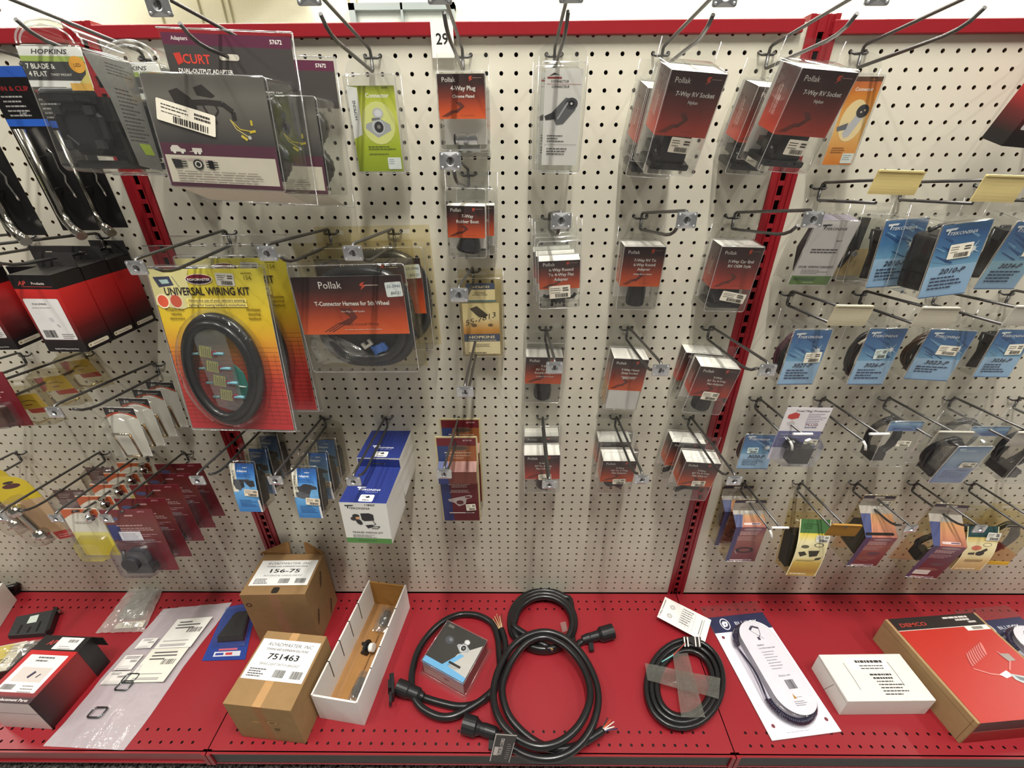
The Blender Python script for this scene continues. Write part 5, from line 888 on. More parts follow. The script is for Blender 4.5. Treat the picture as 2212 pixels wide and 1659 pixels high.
# ------------------------------------------------------------------ right bay: blue harness packs
def f_tek(num, seed, light=(168, 204, 234)):
    def f(p, w, h):
        r2 = random.Random(seed)
        p.grad(-w/2, w/2, [(0, (70, 110, 150)), (-.12*h, (60, 104, 160)), (-.35*h, (74, 128, 178)), (-.56*h, (124, 178, 214))]); p.grad(-w/2, w/2, [(-.56*h, light), (-h, (160, 198, 234))])
        for k in range(9):
            a, b = -w/2+w*r2.random()*.7, -h*(.06+.42*r2.random()); l = w*(.2+.3*r2.random()); c = (120, 170, 206) if k % 2 else (44, 86, 142)
            p.poly([(a, b), (min(a+l, w/2), max(b-l*.45, -.55*h)), (min(a+l*.9, w/2), max(b-l*.6, -.555*h)), (a, b-.05)], c)
        su, sv = .28*w, -.36*h
        for k in range(8):
            a = k*pi/4+.3; l = .14*w*(1+.5*(k % 2)); p.poly([(su+l*cos(a), sv+l*sin(a)), (su+.05*cos(a+1.4), sv+.05*sin(a+1.4)), (su+.05*cos(a-1.4), sv+.05*sin(a-1.4))][::-1], (214, 230, 236))
        p.ell(su, sv, .07*w, .06*w, (236, 242, 242)); tek_logo(p, -.26*w, -.11*h, .3, (228, 234, 238))
        p.text(num, .02*w, -.67*h, .48, (44, 50, 70), 'c', True, True, .54*w); p.greek(-.38*w, -.735*h, .72*w, 4 if seed % 2 else 3, .05*h, (60, 66, 90), .4); p.line([(-w/2, -h+.02), (w/2, -h+.02)], .05, (60, 92, 130))
    return f
def coil(mb, cx, cz, rx, rz, y, n, r, col, mat='rubber', jit=.12, rs=3):
    r2 = random.Random(rs)
    for k in range(n):
        a, b, c, d = (r2.uniform(-jit, jit) for _ in range(4)); mb.tube([(cx+a+(rx+c)*cos(2*pi*s/24), y+.5*b+.12*sin(4*pi*s/24+k), cz+b+(rz+d)*sin(2*pi*s/24)) for s in range(24)], r, 7, mat, col, True)
def tek_pack(label, X, Y, Z, w, h, lean, yaw, roll, num, seed, kind, dp=2.2, stick=None, light=(168, 204, 234), tab=.9):
    t = thing('harness_pack', label, 'harness pack', pose(X, Y, Z, lean, yaw, roll)); t['h_'] = h
    shell(t, w, h, dp, tab)
    mb = MB(); mb.box(-w/2+.04, w/2-.04, .045, .065, -h+.03, -.06, 'kraft', (196, 168, 124)); f_tek(num, seed, light)(Pr(mb, (0, .04, -.05)), w-.08, h-.08); mb.build('insert_card', t)
    mb = MB()
    if kind == 'adapter':
        mb.tube([(-.9, dp*.6, -.7), (-.3, dp*.6, -.45), (.5, dp*.6, -.5), (.6, dp*.6, -1.0)], .13, 8, 'rubber', BK); mb.loft([rrect(1.7, 1.5, .4, 4, -.3, -1.7, .4), rrect(1.9, 1.7, .4, 4, -.3, -1.7, dp-.4)], 'rubber', (24, 24, 25)); mb.loft([rrect(1.0, 2.6, .4, 4, -.75, -3.3, .4), rrect(1.2, 2.8, .4, 4, -.75, -3.3, dp-.4)], 'rubber', (20, 20, 21))
    elif kind == 'bundle':
        for k in range(5): mb.tube([(-1.15+.13*k, dp*.6, -.9-.1*k), (-1.05+.12*k, dp*.5, -2.4), (-1.1+.16*k, dp*.55, -h+.5), (-.6+.1*k, dp*.6, -h+.35), (-.5+.12*k, dp*.6, -2), (-.7+.1*k, dp*.6, -.7)], .14, 7, 'rubber', (26, 25, 26))
        mb.box(-1.2, -.4, .6, 1.5, -1.5, -.8, 'plastic', (30, 30, 32))
    else:
        col = {'coil': BK, 'maroon': (62, 30, 40), 'brown': (64, 44, 34)}[kind]; coil(mb, -.25, -h*.55, w*.36, h*.36, dp*.55, 6, .12, col, 'rubber', .14, seed); coil(mb, -.25, -h*.55, w*.34, h*.34, dp*.3, 3, .1, BK, 'rubber', .1, seed+1)
        mb.box(-.9, -.2, dp*.3, dp*.75, -h+.5, -h+1.1, 'plastic', (30, 30, 32))
        if kind == 'coil': mb.tube([(-w*.45, dp*.3, -1.6), (-.9, dp*.25, -1.1), (.2, dp*.25, -1.0), (1.0, dp*.3, -1.5)], .12, 7, 'rubber', (216, 208, 190))
    mb.build('wire_coil' if kind != 'adapter' else 'moulded_adapter', t)
    if stick: sticker(t, *stick)
    return t
ST = (.42, -1.95, 1.35, .95, 3)
tek_pack('blue harness pack nearest the right red post, in the row with pale flags', 22.48, -4.45, -18.6, 2.9, 4.8, -2, 0, -.5, '3021-P', 3, 'maroon', 2.2, (.62, -2.35, 1.25, .9, 3))
tek_pack('blue harness pack with a white looped wire, second from the right post', 28.42, -4.1, -18.65, 2.9, 4.95, -2, -1, -.4, '3026-P', 5, 'coil', 2.2, (.15, -2.15, .95, .85, 4, -.012, (206, 220, 214)))
tek_pack('wide blue harness pack with brown wires, third from the right post', 34.38, -3.2, -19.15, 3.55, 4.55, -3, -4, 2, '3023-P', 8, 'brown', 2.2, (.35, -1.75, 1.6, .85, -2))
tek_pack('blue harness pack at the right edge with long straight black wires', 40.36, -2.4, -19.4, 3.1, 4.35, -1, 0, .5, '3036-P', 7, 'bundle', 2.2, (.55, -1.75, 1.3, .95, 3))
t = tek_pack('tilted blue harness pack with a thick black moulded adapter, below the beige flags', 28.4, -6.4, -10.75, 3.15, 4.85, -2, 1.5, -7, '2010-P', 11, 'adapter', 2.6, (.1, -1.8, 1.45, .95, 2))
t2 = tek_pack('blue pack with a folded black cable, behind the tilted one below the beige flags', 27.2, -3.3, -10.9, 3.0, 4.8, 0, 0, -4, '2010-P', 9, 'bundle', 2.2)
t3 = thing('connector_pack', 'clear pack with a flat black connector behind the two blue packs below the beige flags', 'connector pack', pose(26.6, -1.5, -10.8, 0, 0, 2)); t3['h_'] = 4.9; shell(t3, 2.9, 4.9, 1.2, .7)
mb = MB(); mb.box(-.9, -.35, .3, .9, -2.6, -.3, 'rubber', (28, 28, 30)); mb.tube([(-.6, .6, -2.5), (-.9, .6, -3.3), (-1.2, .6, -4)], .2, 8, 'rubber', BK); mb.lathe([(.2, 0), (.2, .1)], Matrix.Translation((-.6, .3, -2.9)) @ Matrix.Rotation(R(90), 4, 'X'), 12, 'plastic', (120, 120, 120)); mb.build('flat_connector', t3)
mb = MB(); mb.box(-1.4, 1.4, 1.0, 1.04, -4.7, -2.6, 'kraft', (196, 170, 120)); mb.build('insert_card', t3)
tek_pack('blue harness pack cut by the right edge, in the row below the beige flags', 34.42, -5.0, -10.9, 2.85, 4.8, -9, -2, -.5, '3034-P', 13, 'bundle', 2.4, (.85, -1.9, 1.2, .9, 3), (150, 196, 214))
# white wiring harness pack
t = thing('harness_pack', 'white and green wiring harness pack under the hook across the right post', 'harness pack', pose(22.42, -3.4, -11, -12, 0, 1.2)); w, h, dp = 3.1, 4.9, 1.9; t['h_'] = h; shell(t, w, h, dp, .9)
mb = MB(); mb.box(-w/2+.04, w/2-.04, .045, .065, -h+.03, -.06, 'paper', (226, 222, 220)); p = Pr(mb, (0, .04, -.05)); h2 = h-.1; p.rect(-w/2+.05, -h2, w/2-.05, 0, (226, 222, 220)); p.rect(-w/2+.05, -h2, w/2-.05, -.85*h2, (104, 140, 66)); tek_logo(p, -.55, -.5, .27, (46, 50, 54), True, (66, 66, 72)); p.text('3021-P', .7, -1.45, .15, (60, 58, 60), 'c', True, True); p.greek(-1.0, -2.1, 2.1, 2, .2, (70, 66, 70), .5, 'l', .1); p.text('O.E.M. WIRING HARNESS', -.05, -3.45, .24, (66, 62, 68), 'c', True, True, 2.6); p.greek(-1.0, -3.65, 2.0, 3, .13, (130, 124, 126)); p.poly([(-w/2+.2, -.93*h2), (.3, -.93*h2), (.4, -.875*h2), (-w/2+.2, -.875*h2)], (70, 104, 50)); p.greek(-.5, -.965*h2, 1.0, 1, .14, (200, 214, 180))
mb.poly([(-w/2+.1, .06, -.04), (w/2-.1, .06, -.04), (w/2-.1, 1.3, .02), (-w/2+.1, 1.3, .02)], 'card', (120, 112, 130)); mb.build('insert_card', t)
mb = MB()
for k in range(6): mb.tube([(-1.2+.05*k, .5+.14*k, -.7), (-1.35+.03*k, .5+.15*k, -2.4), (-1.0+.05*k, .5+.15*k, -4.2)], .09, 6, 'rubber', (50, 44, 46))
mb.build('wire_bundle', t)
# fourth row
tek_pack('small blue harness pack with maroon wires in a clear pack, fourth row', 22.44, -2.55, -29.45, 2.95, 3.95, 0, -2, 0, '3020-P', 15, 'maroon', 1.6, (-.45, -1.75, 1.0, .65, 2, -.012, (200, 220, 220)), (168, 204, 234), 1.6)
t = thing('plug_protector_pack', 'clear pack with a black plug protector and a white and lilac card', 'plug pack', pose(23.35, -6.3, -24.75, -3, 0, 1)); w, h = 3.6, 5.3
mb = MB(); mb.box(-w/2, w/2, .6, .63, -h, 0, 'card', (206, 202, 214)); p = Pr(mb, (0, .6, 0)); p.rect(-w/2, -2.3, w/2, 0, (222, 218, 220)); p.rect(-w/2, -4.0, w/2, -2.3, (110, 110, 150)); p.text('Total Plug Protector', .35, -.4, .25, (60, 56, 76), 'c', True, True, 2.7); p.greek(.1, -.65, 1.6, 6, .17, (130, 120, 150)); p.poly([(-1.5, -.7), (-1.0, -.45), (-.6, -.6), (-.6, -1.0), (-1.1, -1.15), (-1.5, -1.0)], (186, 66, 60)); p.text('PLUG', .7, -1.75, .28, (120, 60, 90), 'c', True, False, 1.0); p.text('SAVER', .7, -1.98, .2, (60, 56, 110), 'c', True, False, 1.0); p.poly([(-1.4, -1.5), (-1.0, -1.2), (-.7, -1.5), (-.9, -1.9)], (196, 190, 190)); p.greek(-1.5, -2.7, 2.8, 2, .3, (150, 150, 186)); mb.build('backing_card', t)
mb = MB(); mb.loft([rrect(w-.3, 2.8, .3, 4, 0, -3.9, .6), rrect(w-.7, 2.4, .3, 4, 0, -3.9, -.6)], 'clear', CLR, False, True, True); sheet_with_slot(mb, w+.2, -h-.1, .5, .64, 'clear', CLR, (.7, .24), .26); mb.build('clear_shell', t)
mb = MB(); mb.box(-.6, 1.0, -.35, .5, -5.0, -3.4, 'rubber', (42, 42, 44)); mb.lathe([(.5, 0), (.55, .2), (.5, .8)], Matrix.Translation((-.9, .3, -3.3)) @ Matrix.Rotation(R(110), 4, 'Y'), 16, 'rubber', (32, 32, 34)); mb.build('plug_protector', t); sticker(t, 1.0, -3.2, 1.1, .6, -2, .3)
def bagpack(label, X, Y, Z, w, h, lean, seed, dp=2.4, card=True):
    t = thing('harness_bag', label, 'harness bag', pose(X, Y, Z, lean, 0, 0)); t['h_'] = h; shell(t, w, h, dp, 1.5)
    mb = MB(); hh = h if card else h*.22; mb.box(-w/2+.1, w/2-.1, .09, .11, -hh+.05, -.05, 'paper', (206, 204, 204)); p = Pr(mb, (0, .08, -.05)); w2 = w-.2; h2 = hh-.1; p.grad(-w2/2, w2/2, [(0, (80, 120, 164)), (-.3*h2, (150, 180, 206)), (-.56*h2, (110, 146, 190)), (-.57*h2, (132, 160, 206)), (-h2, (110, 138, 190))]); tek_logo(p, -.3*w2, -.1*h2, .2, (206, 218, 228)); p.greek(-.36*w2, -.66*h2, .75*w2, 5, .05*h2, (74, 84, 130), .4); mb.build('insert_card', t)
    mb = MB(); coil(mb, -.2, -h*.52, w*.42, h*.38, dp*.6, 6, .17, BK, 'rubber', .15, seed); mb.box(-w*.45, -.2, .4, dp*.7, -h+.4, -h+1.2, 'plastic', (36, 34, 36)); mb.build('wire_coil', t)
    mb = MB(); mb.poly([(-w*.48, .15, -.4), (-w*.48, dp-.1, -.3), (-w*.35, dp*.8, -h+.2), (-w*.4, .2, -h*.9)], 'film', (210, 206, 200)); mb.build('bag_film', t); sticker(t, .45, -h*.47, 1.2, .6, -2); return t
t = bagpack('front pale blue harness bag below the grey flag, right side, fourth row', 34.35, -8.8, -26.3, 2.7, 4.1, -9, 21); bagpack('rear harness bag with a large black coil behind the grey flag', 33.3, -4.2, -27.0, 3.0, 4.8, 0, 23, 2.4, False)
t = bagpack('coiled black cable bag at the right edge with a blue header, fourth row', 40.4, -4.4, -27.4, 3.4, 5.0, -4, 25, 3.0, False); bagpack('second coiled cable bag cut by the right edge, fourth row', 43.6, -6.5, -27.3, 3.2, 5.0, -6, 27, 3.0, False)
# fifth row: sloped sunset packs
def sunset(label, X, Y, Z, w, h1, h2, lean, yaw, roll, slope, wires, style=0, dark=False):
    """header on the back plane, a sloping panel coming forward, then an upright front panel; origin at the fold"""
    t = thing('sunset_pack', label, 'wiring pack', pose(X, Y, Z, lean, yaw, roll)); bk, up = slope; hh = 1.35
    mb = MB(); sheet_with_slot(mb, w+.35, -h2-.3, up+hh+.2, bk+.03, 'clear', OLD, (1.2, .3), up+hh-.35)
    for s in (-1, 1): mb.poly([(s*(w/2+.02), bk, up), (s*(w/2+.02), 0, 0), (s*(w/2+.02), 0, -h2), (s*(w/2+.02), bk, -h2-.1)][::s], 'clear', (236, 232, 214))
    mb.poly([(-w/2, 0, -h2), (-w/2, bk, -h2-.1), (w/2, bk, -h2-.1), (w/2, 0, -h2)], 'clear', CLR); mb.tube([(-w/2-.1, bk, up+hh+.15), (w/2+.1, bk, up+hh+.15)], .05, 6, 'rim', (250, 246, 226)); mb.tube([(-w/2, -.02, -h2), (w/2, -.02, -h2)], .04, 6, 'rim', (255, 255, 255)); mb.build('clear_shell', t)
    mb = MB(); p = Pr(mb, (0, bk, up)); mb.box(-w/2, w/2, bk+.005, bk+.02, up, up+hh, 'card', (150, 140, 128)); p.rect(-w/2, 0, w/2, hh, (158, 150, 138)); p.rect(-w/2, hh-.35, w/2, hh, (52, 48, 66)); p.rr(0, hh-.2, 1.0, .26, .12, (196, 190, 176)); p.greek(-w*.3, .5, w*.5, 2, .14, (120, 112, 104))
    d = Vector((0, -bk, -up)); l = d.length; dn = d.normalized(); p = Pr(mb, (0, bk, up), (1, 0, 0), tuple(-dn)); q = .25*l
    p.rect(-w/2, -q, w/2, 0, (166, 158, 148)); p.grad(-w/2, w/2, [(-q, (196, 148, 100)), (-.6*l, (190, 132, 98)), (-l, (172, 108, 92))]); p.poly([(-w/2, -q), (-.18*w, -q), (-.3*w, -l), (-w/2, -l)], (76, 82, 120)); p.rr(.05*w, -l+.32, .55*w, .22, .1, (222, 200, 196)); p.rr(.17*w, -l+.32, .26*w, .12, .05, (110, 90, 110)); p.rr(.0, -q*.2-.05, .8, .2, .1, (190, 184, 172))
    p = Pr(mb, (0, 0, 0)); A = (86, 50, 76) if not dark else (84, 36, 52); p.grad(-w/2, w/2, [(0, (118, 72, 92)), (-.3*h2, (150, 96, 84) if not dark else (92, 44, 62)), (-.7*h2, (120, 62, 66) if not dark else (96, 34, 48)), (-h2, (98, 40, 50))]); p.poly([(-w/2, 0), (-.3*w, 0), (-.36*w, -h2), (-w/2, -h2)], (70, 66, 100))
    p.ell(.08*w, -.3, .3*w, .16, (160, 140, 140)); p.greek(-.3*w, -.7, .62*w, 3, .17, (206, 180, 178), .5); p.greek(-.34*w, -1.35, .66*w, 4, .16, (190, 160, 160), .35)
    if style == 0: p.ell(.02*w, -h2*.66, .3*w, .42, (44, 34, 42)); p.ell(.02*w, -h2*.66, .2*w, .24, (120, 70, 66)); p.line([(-.3*w, -h2*.66), (-.2*w, -h2*.78)], .05, (190, 180, 180))
    else: p.ell(.1*w, -h2*.55, .22*w, .25, (90, 70, 80)); p.ell(-.05*w, -h2*.7, .3*w, .22, (130, 84, 80)); p.line([(-.3*w, -h2*.75), (.0, -h2*.8), (.3*w, -h2*.7)], .05, (170, 130, 120))
    p.rr(0, -h2+.2, .74*w, .18, .08, (216, 196, 196)); p.rr(.2*w, -h2+.2, .26*w, .1, .04, (92, 60, 90)); mb.build('insert_card', t)
    mb = MB()
    if wires == 1: mb.tube([(-1.3, .6, -.9), (-1.2, .5, -1.5), (-1.4, .5, -2.3), (-1.0, .6, -2.8)], .1, 7, 'rubber', (120, 80, 76)); coil(mb, -.6, -1.6, .7, 1.1, bk*.5, 4, .09, (52, 30, 34), 'rubber', .12, 31)
    elif wires == 2: mb.box(-1.45, 1.2, .15, bk-.15, -2.7, .3, 'plastic', (24, 24, 26)); [mb.box(-1.5, -1.3, .2+.3*k, .35+.3*k, -2.5, .2, 'plastic', (36, 36, 40)) for k in range(3)]
    else: coil(mb, -.5, -1.3, .9, 1.2, bk*.55, 7, .12, BK, 'rubber', .2, 33); mb.box(-1.6, -.6, .3, 1.3, -2.8, -1.6, 'rubber', (22, 22, 24)); mb.tube([(-1.5, .2, -.8), (-1.0, .1, -.3), (-.3, .15, -.9), (-.9, .15, -1.7)], .07, 7, 'plastic', (206, 200, 180)); mb.tube([(-1.3, .1, -1.0), (-.5, .05, -.7), (.1, .1, -1.2)], .06, 7, 'plastic', (190, 184, 160))
    mb.build('wire_bundle' if wires != 2 else 'black_module', t); return t
t = sunset('front sunset-coloured pack with a picture of a looped black cable, left of the row', 23.56, -3.6, -39.9, 3.1, 0, 4.9, 0, 0, 0, (1.3, 1.0), 1)
behind(t, -.35, 1.9, .2, 'rear sunset-coloured pack standing behind the left one of the row')
t = sunset('sunset-coloured pack with a black finned module, right of the brown flag', 35.2, -5.2, -39.6, 3.1, 0, 4.4, -5, 0, 1.5, (2.3, 1.9), 2, 1); sticker(t, .95, 2.3, 1.1, .7, -2, 2.25)
t = sunset('dark maroon sunset pack with a blank white sticker and a tangle of black wires', 41.3, -5.9, -40.0, 3.05, 0, 5.2, -7, -4, 1, (2.2, 2.0), 3, 1, True); mb = MB(); p = Pr(mb, (-.45, -.03, -4.2), (1, 0, 0), (0, 0, 1), 'paper'); p.rr(0, 0, 1.5, .75, .05, (222, 214, 206)); mb.build('blank_sticker', t)
# yellow and cream curled cards
def curled(label, X, Y, Z, w, h, lean, yaw, roll, v):
    t = thing('curled_card_pack', label, 'adapter pack', pose(X, Y, Z, lean, yaw, roll)); dp = 1.9; t['h_'] = h
    mb = MB(); sheet_with_slot(mb, w+.5, -h-.1, 1.2, dp, 'clear', OLD, (1.1, .3), .8); mb.loft([rrect(w+.3, h-.4, .2, 3, 0, -h/2-.2, dp), rrect(w, h-.6, .2, 3, 0, -h/2-.2, .3)], 'clear', (236, 228, 196), False, True, True); mb.build('clear_shell', t)
    mb = MB(); p = Pr(mb, (0, .1, 0)); p.warp = lambda u, vv: .42*sin(pi*(-vv/h)*1.1)+.0; n = 14; CRM = (232, 222, 176)
    top = (70, 112, 66) if v == 0 else (48, 74, 76)
    st = [(0, top), (-.2*h, top), (-.21*h, (226, 204, 80) if v == 0 else (216, 190, 110)), (-.34*h, CRM), (-.62*h, (232, 220, 166)), (-.72*h, (206, 172, 70) if v == 0 else (222, 196, 130)), (-.9*h, (170, 124, 30) if v == 0 else (206, 170, 96)), (-h, (196, 160, 70))]
    def cst(x):
        for (a, ca), (b, cb) in zip(st, st[1:]):
            if b <= x <= a: f = (a-x)/(a-b); return tuple(round(ca[i]+(cb[i]-ca[i])*f) for i in range(3))
        return st[-1][1]
    vs = sorted(set([-h*k/n for k in range(n+1)]+[a for a, c in st]), reverse=True); p.grad(-w/2, w/2, [(x, cst(x)) for x in vs]); p.grad(-w/2, -w/2+.1, [(-h*k/n, (236, 228, 186)) for k in range(n+1)]); p.grad(w/2-.1, w/2, [(-h*k/n, (236, 228, 186)) for k in range(n+1)])
    p.greek(-.38*w, -.08*h, .5*w, 3, .2, (50, 84, 50) if v == 0 else (60, 96, 96), .5); K = (54, 50, 40)
    if v == 0:
        p.ell(-.22*w, -.42*h, .38, .2, (96, 92, 70)); p.ell(.22*w, -.39*h, .46, .24, K); p.ell(.22*w, -.39*h, .38, .17, CRM); p.poly([(-.4*w, -.52*h), (-.2*w, -.5*h), (-.1*w, -.56*h), (-.3*w, -.6*h)], K); p.poly([(-.08*w, -.49*h), (.28*w, -.48*h), (.24*w, -.58*h), (.0, -.6*h)], K); p.poly([(.22*w, -.62*h), (.42*w, -.6*h), (.36*w, -.65*h), (.2*w, -.66*h)], K); p.greek(-.38*w, -.67*h, .7*w, 2, .12, (110, 96, 50))
    else:
        p.ell(.2*w, -.35*h, .42, .22, (110, 104, 76)); p.ell(.2*w, -.35*h, .36, .16, CRM); p.ell(-.12*w, -.42*h, .5, .28, (206, 116, 90)); p.ell(.05*w, -.54*h, .42, .3, (48, 46, 44)); p.poly([(-.32*w, -.53*h), (-.12*w, -.52*h), (-.12*w, -.57*h), (-.32*w, -.57*h)], (56, 52, 46)); p.poly([(.05*w, -.48*h), (.2*w, -.42*h), (.26*w, -.46*h), (.15*w, -.52*h)], (56, 52, 46)); p.greek(-.3*w, -.72*h, .6*w, 2, .2, (150, 120, 70), .6)
    p.greek(-.4*w, -.965*h, .8*w, 1, .16, (240, 234, 206), .9); mb.build('insert_card', t)
    mb = MB()
    if v == 0: mb.box(-w/2-.25, w/2-.3, .4, 1.6, -h*.86, -h*.3, 'plastic', (44, 42, 38)); mb.box(-w/2-.2, .5, .5, 1.5, -h*.6, -h*.3, 'plastic', (20, 20, 20))
    else: coil(mb, 0, -h*.45, w*.6, h*.3, .9, 6, .13, (24, 24, 24), 'rubber', .2, 41); mb.tube([(-w*.6, .4, -2.0), (-w*.4, .3, -1.6), (-.2, .4, -1.4)], .07, 6, 'plastic', (196, 190, 170)); mb.box(.8, w/2+.5, .6, 1.5, -h*.75, -h*.3, 'rubber', (26, 26, 26))
    mb.build('adapter_plug' if v == 0 else 'wire_coil', t); sticker(t, w*.28, -.28*h if v == 0 else -.17*h, 1.3, .8 if v == 0 else .95, -3, -.32, (226, 226, 216)); return t
curled('yellow and green curled card with a dark module, hanging under the brown flag', 29.44, -3.9, -38.6, 2.95, 7.0, 9, -3, -.5, 0)
curled('cream curled card with a black ball picture, lower right corner', 47.1, -3.3, -40.1, 3.05, 5.5, 10, -2, -.5, 1)
t = thing('harness_pack', 'dark tangled harness pack with a yellow stripe cut by the right edge, bottom row', 'harness pack', pose(51.6, -3.0, -40.4, 0, 0, 4)); t['h_'] = 5.5; shell(t, 3.4, 5.5, 2.2, 1.0, OLD); mb = MB(); coil(mb, 0, -2.7, 1.3, 1.9, 1.0, 8, .15, BK, 'rubber', .25, 51); mb.build('wire_coil', t); mb = MB(); mb.box(-1.5, 1.5, -.06, -.02, -5.5, -5.05, 'card', (214, 172, 40)); mb.build('label_strip', t, 'yellow strip')
# ------------------------------------------------------------------ things lying on the base shelf
S0 = SZ+.015
def S(px, py, z=0): return Vector(onZ(px, py, S0+z))
def boxpx(tfl, tfr, tbr, bfr):
    pb = Vector(onZ(*bfr, S0)); d = ray(*tfr); cx, cy = pb.x-CX0, pb.y-CY0; t = (cx*d.x+cy*d.y)/(d.x**2+d.y**2); zt = CZ0+t*d.z
    a, b, c = (Vector(onZ(*q, zt)) for q in (tfl, tfr, tbr)); w = (b-a).length; dd = (c-b).length; f = (b-a).normalized(); s = (c-b).normalized(); s2 = Vector((s.y, -s.x, 0)); u = (f*w+s2*dd).normalized()
    yaw = math.degrees(math.atan2(u.y, u.x)); v = Vector((-u.y, u.x, 0)); ctr = (a+c)/2
    return pose(ctr.x, ctr.y, S0, 0, yaw), w, dd, zt-S0
def shelfquad(cs):
    P = [S(*c) for c in cs]      # TL TR BR BL
    def q(u, v, z=0): return P[3].lerp(P[2], u).lerp(P[0].lerp(P[1], u), v)+V3(0, 0, z)
    return q
KR = (142, 113, 78)
def carton_label(p, head, num, sub, w, h):
    p.rr(0, 0, w, h, .03, (234, 234, 232)); p.text('ROADMASTER, INC.', .02*w, .33*h, .12*h, (70, 68, 70), 'c', False, True, .78*w); p.text('TOWING AND SUSPENSION SOLUTIONS', 0, .22*h, .075*h, (60, 58, 60), 'c', True, True, .72*w); p.text(num, 0, .0, .2*h, (40, 38, 40), 'c', True, False, .52*w); p.text(sub, 0, -.15*h, .085*h, (90, 88, 90), 'c', False, False, .66*w); p.greek(-.44*w, -.27*h, .28*w, 4, .055*h, (90, 88, 90), .5); p.bars(-.02*w, -.42*h, .18*w, .18*h); p.bars(.26*w, -.42*h, .18*w, .18*h)
# upper carton with raised flaps
M, w, d, h = boxpx((516, 1286), (658, 1283), (709, 1176), (708, 1377)); d -= 1.3; M = M @ Matrix.Translation((0, -.65*IN, 0))
t = thing('cardboard_carton', 'brown carton with raised flaps and a white label, standing against the pegboard', 'carton', M)
mb = MB(); mb.box(-w/2, w/2, -d/2, d/2, 0, h, 'kraft', KR); p = Pr(mb, (0, -d/2, h/2), mat='kraft'); p.rect(-.5, -h/2, .5, h/2, (150, 112, 84)); p.ell(-w*.42, h*.3, .32, .3, (60, 48, 40)); p.ell(-w*.42, h*.3, .2, .16, (150, 112, 76))
p = Pr(mb, (w/2, 0, h/2), (0, 1, 0), (0, 0, 1), 'kraft')
for u, v in ((-.32*d, -.12*h), (.12*d, .28*h), (.2*d, -.36*h)): p.ell(u, v, .95, .22, (44, 38, 34), 16, 1.15); p.text('ROADMASTER', u, v-.05, .22, (166, 128, 84), 'c', True, False, 1.4, 1.15)
p = Pr(mb, (0, 0, h), (1, 0, 0), (0, 1, 0), 'kraft'); p.rr(.1, -d*.4, .75, d*.14, .2, (48, 42, 36)); mb.build('carton_body', t)
mb = MB(); p = Pr(mb, (0, 0, h+.01), (1, 0, 0), (0, 1, 0), 'paper'); carton_label(Pr(mb, (.05, .02*d, h+.012), (1, 0, 0), (0, 1, 0), 'paper'), '', '156-75', 'MOTORHOME CHARGE LINE KIT', w*.92, d*.62); mb.build('shipping_label', t)
mb = MB(); hh = 1.5
mb.loft([[(-w/2, d/2, h), (-w*.06, d/2+.1, h), (-w*.06, d/2+.3, h+hh), (-w*.12, d/2+.25, h+hh), (-w/2-.15, d/2-.3, h+.55)], [(-w/2, d/2+.12, h), (-w*.06, d/2+.22, h), (-w*.06, d/2+.42, h+hh), (-w*.12, d/2+.37, h+hh), (-w/2-.15, d/2-.18, h+.55)]], 'kraft', (150, 112, 72)); mb.build('flap', t)
mb = MB(); mb.loft([[(w*.2, d/2, h), (w/2, d/2, h), (w/2+.1, d/2-.5, h+.6), (w*.24, d/2+.25, h+hh), (w*.2, d/2+.25, h+hh)], [(w*.2, d/2+.12, h), (w/2+.1, d/2+.12, h), (w/2+.2, d/2-.4, h+.6), (w*.24, d/2+.37, h+hh), (w*.2, d/2+.37, h+hh)]], 'kraft', (140, 104, 66)); mb.build('flap', t)
# lower carton
M, w, d, h = boxpx((478, 1521), (627, 1534), (708, 1373), (659, 1606))
t = thing('cardboard_carton', 'closed taped brown carton with a white label, in front of the one with raised flaps', 'carton', M)
mb = MB(); mb.box(-w/2, w/2, -d/2, d/2, 0, h, 'kraft', (152, 122, 84)); p = Pr(mb, (0, -d/2, h/2), mat='kraft'); p.rect(-.45, -h/2, .35, h/2, (160, 114, 78)); p.ell(.75, .35, .62, .42, (120, 96, 62)); p.ell(.75, .35, .54, .35, (172, 136, 92)); p.ell(.75, .35, .3, .2, (130, 102, 66)); p.ell(-.85, .25, .45, .2, (150, 118, 78)); p.ell(-.85, .25, .38, .14, (176, 138, 92)); p.greek(.7, -.6, .6, 3, .18, (90, 70, 48), .5)
p = Pr(mb, (0, 0, h), (1, 0, 0), (0, 1, 0), 'kraft'); p.rect(-.45, -d/2, .35, d/2, (186, 146, 100)); mb.build('carton_body', t, bev=.04)
mb = MB(); carton_label(Pr(mb, (.02, .1*d, h+.045), (1, 0, 0), (0, 1, 0), 'paper'), '', '751463', 'BRAKE LIGHT SWITCH BRACKET', w*.94, d*.56); mb.build('shipping_label', t)
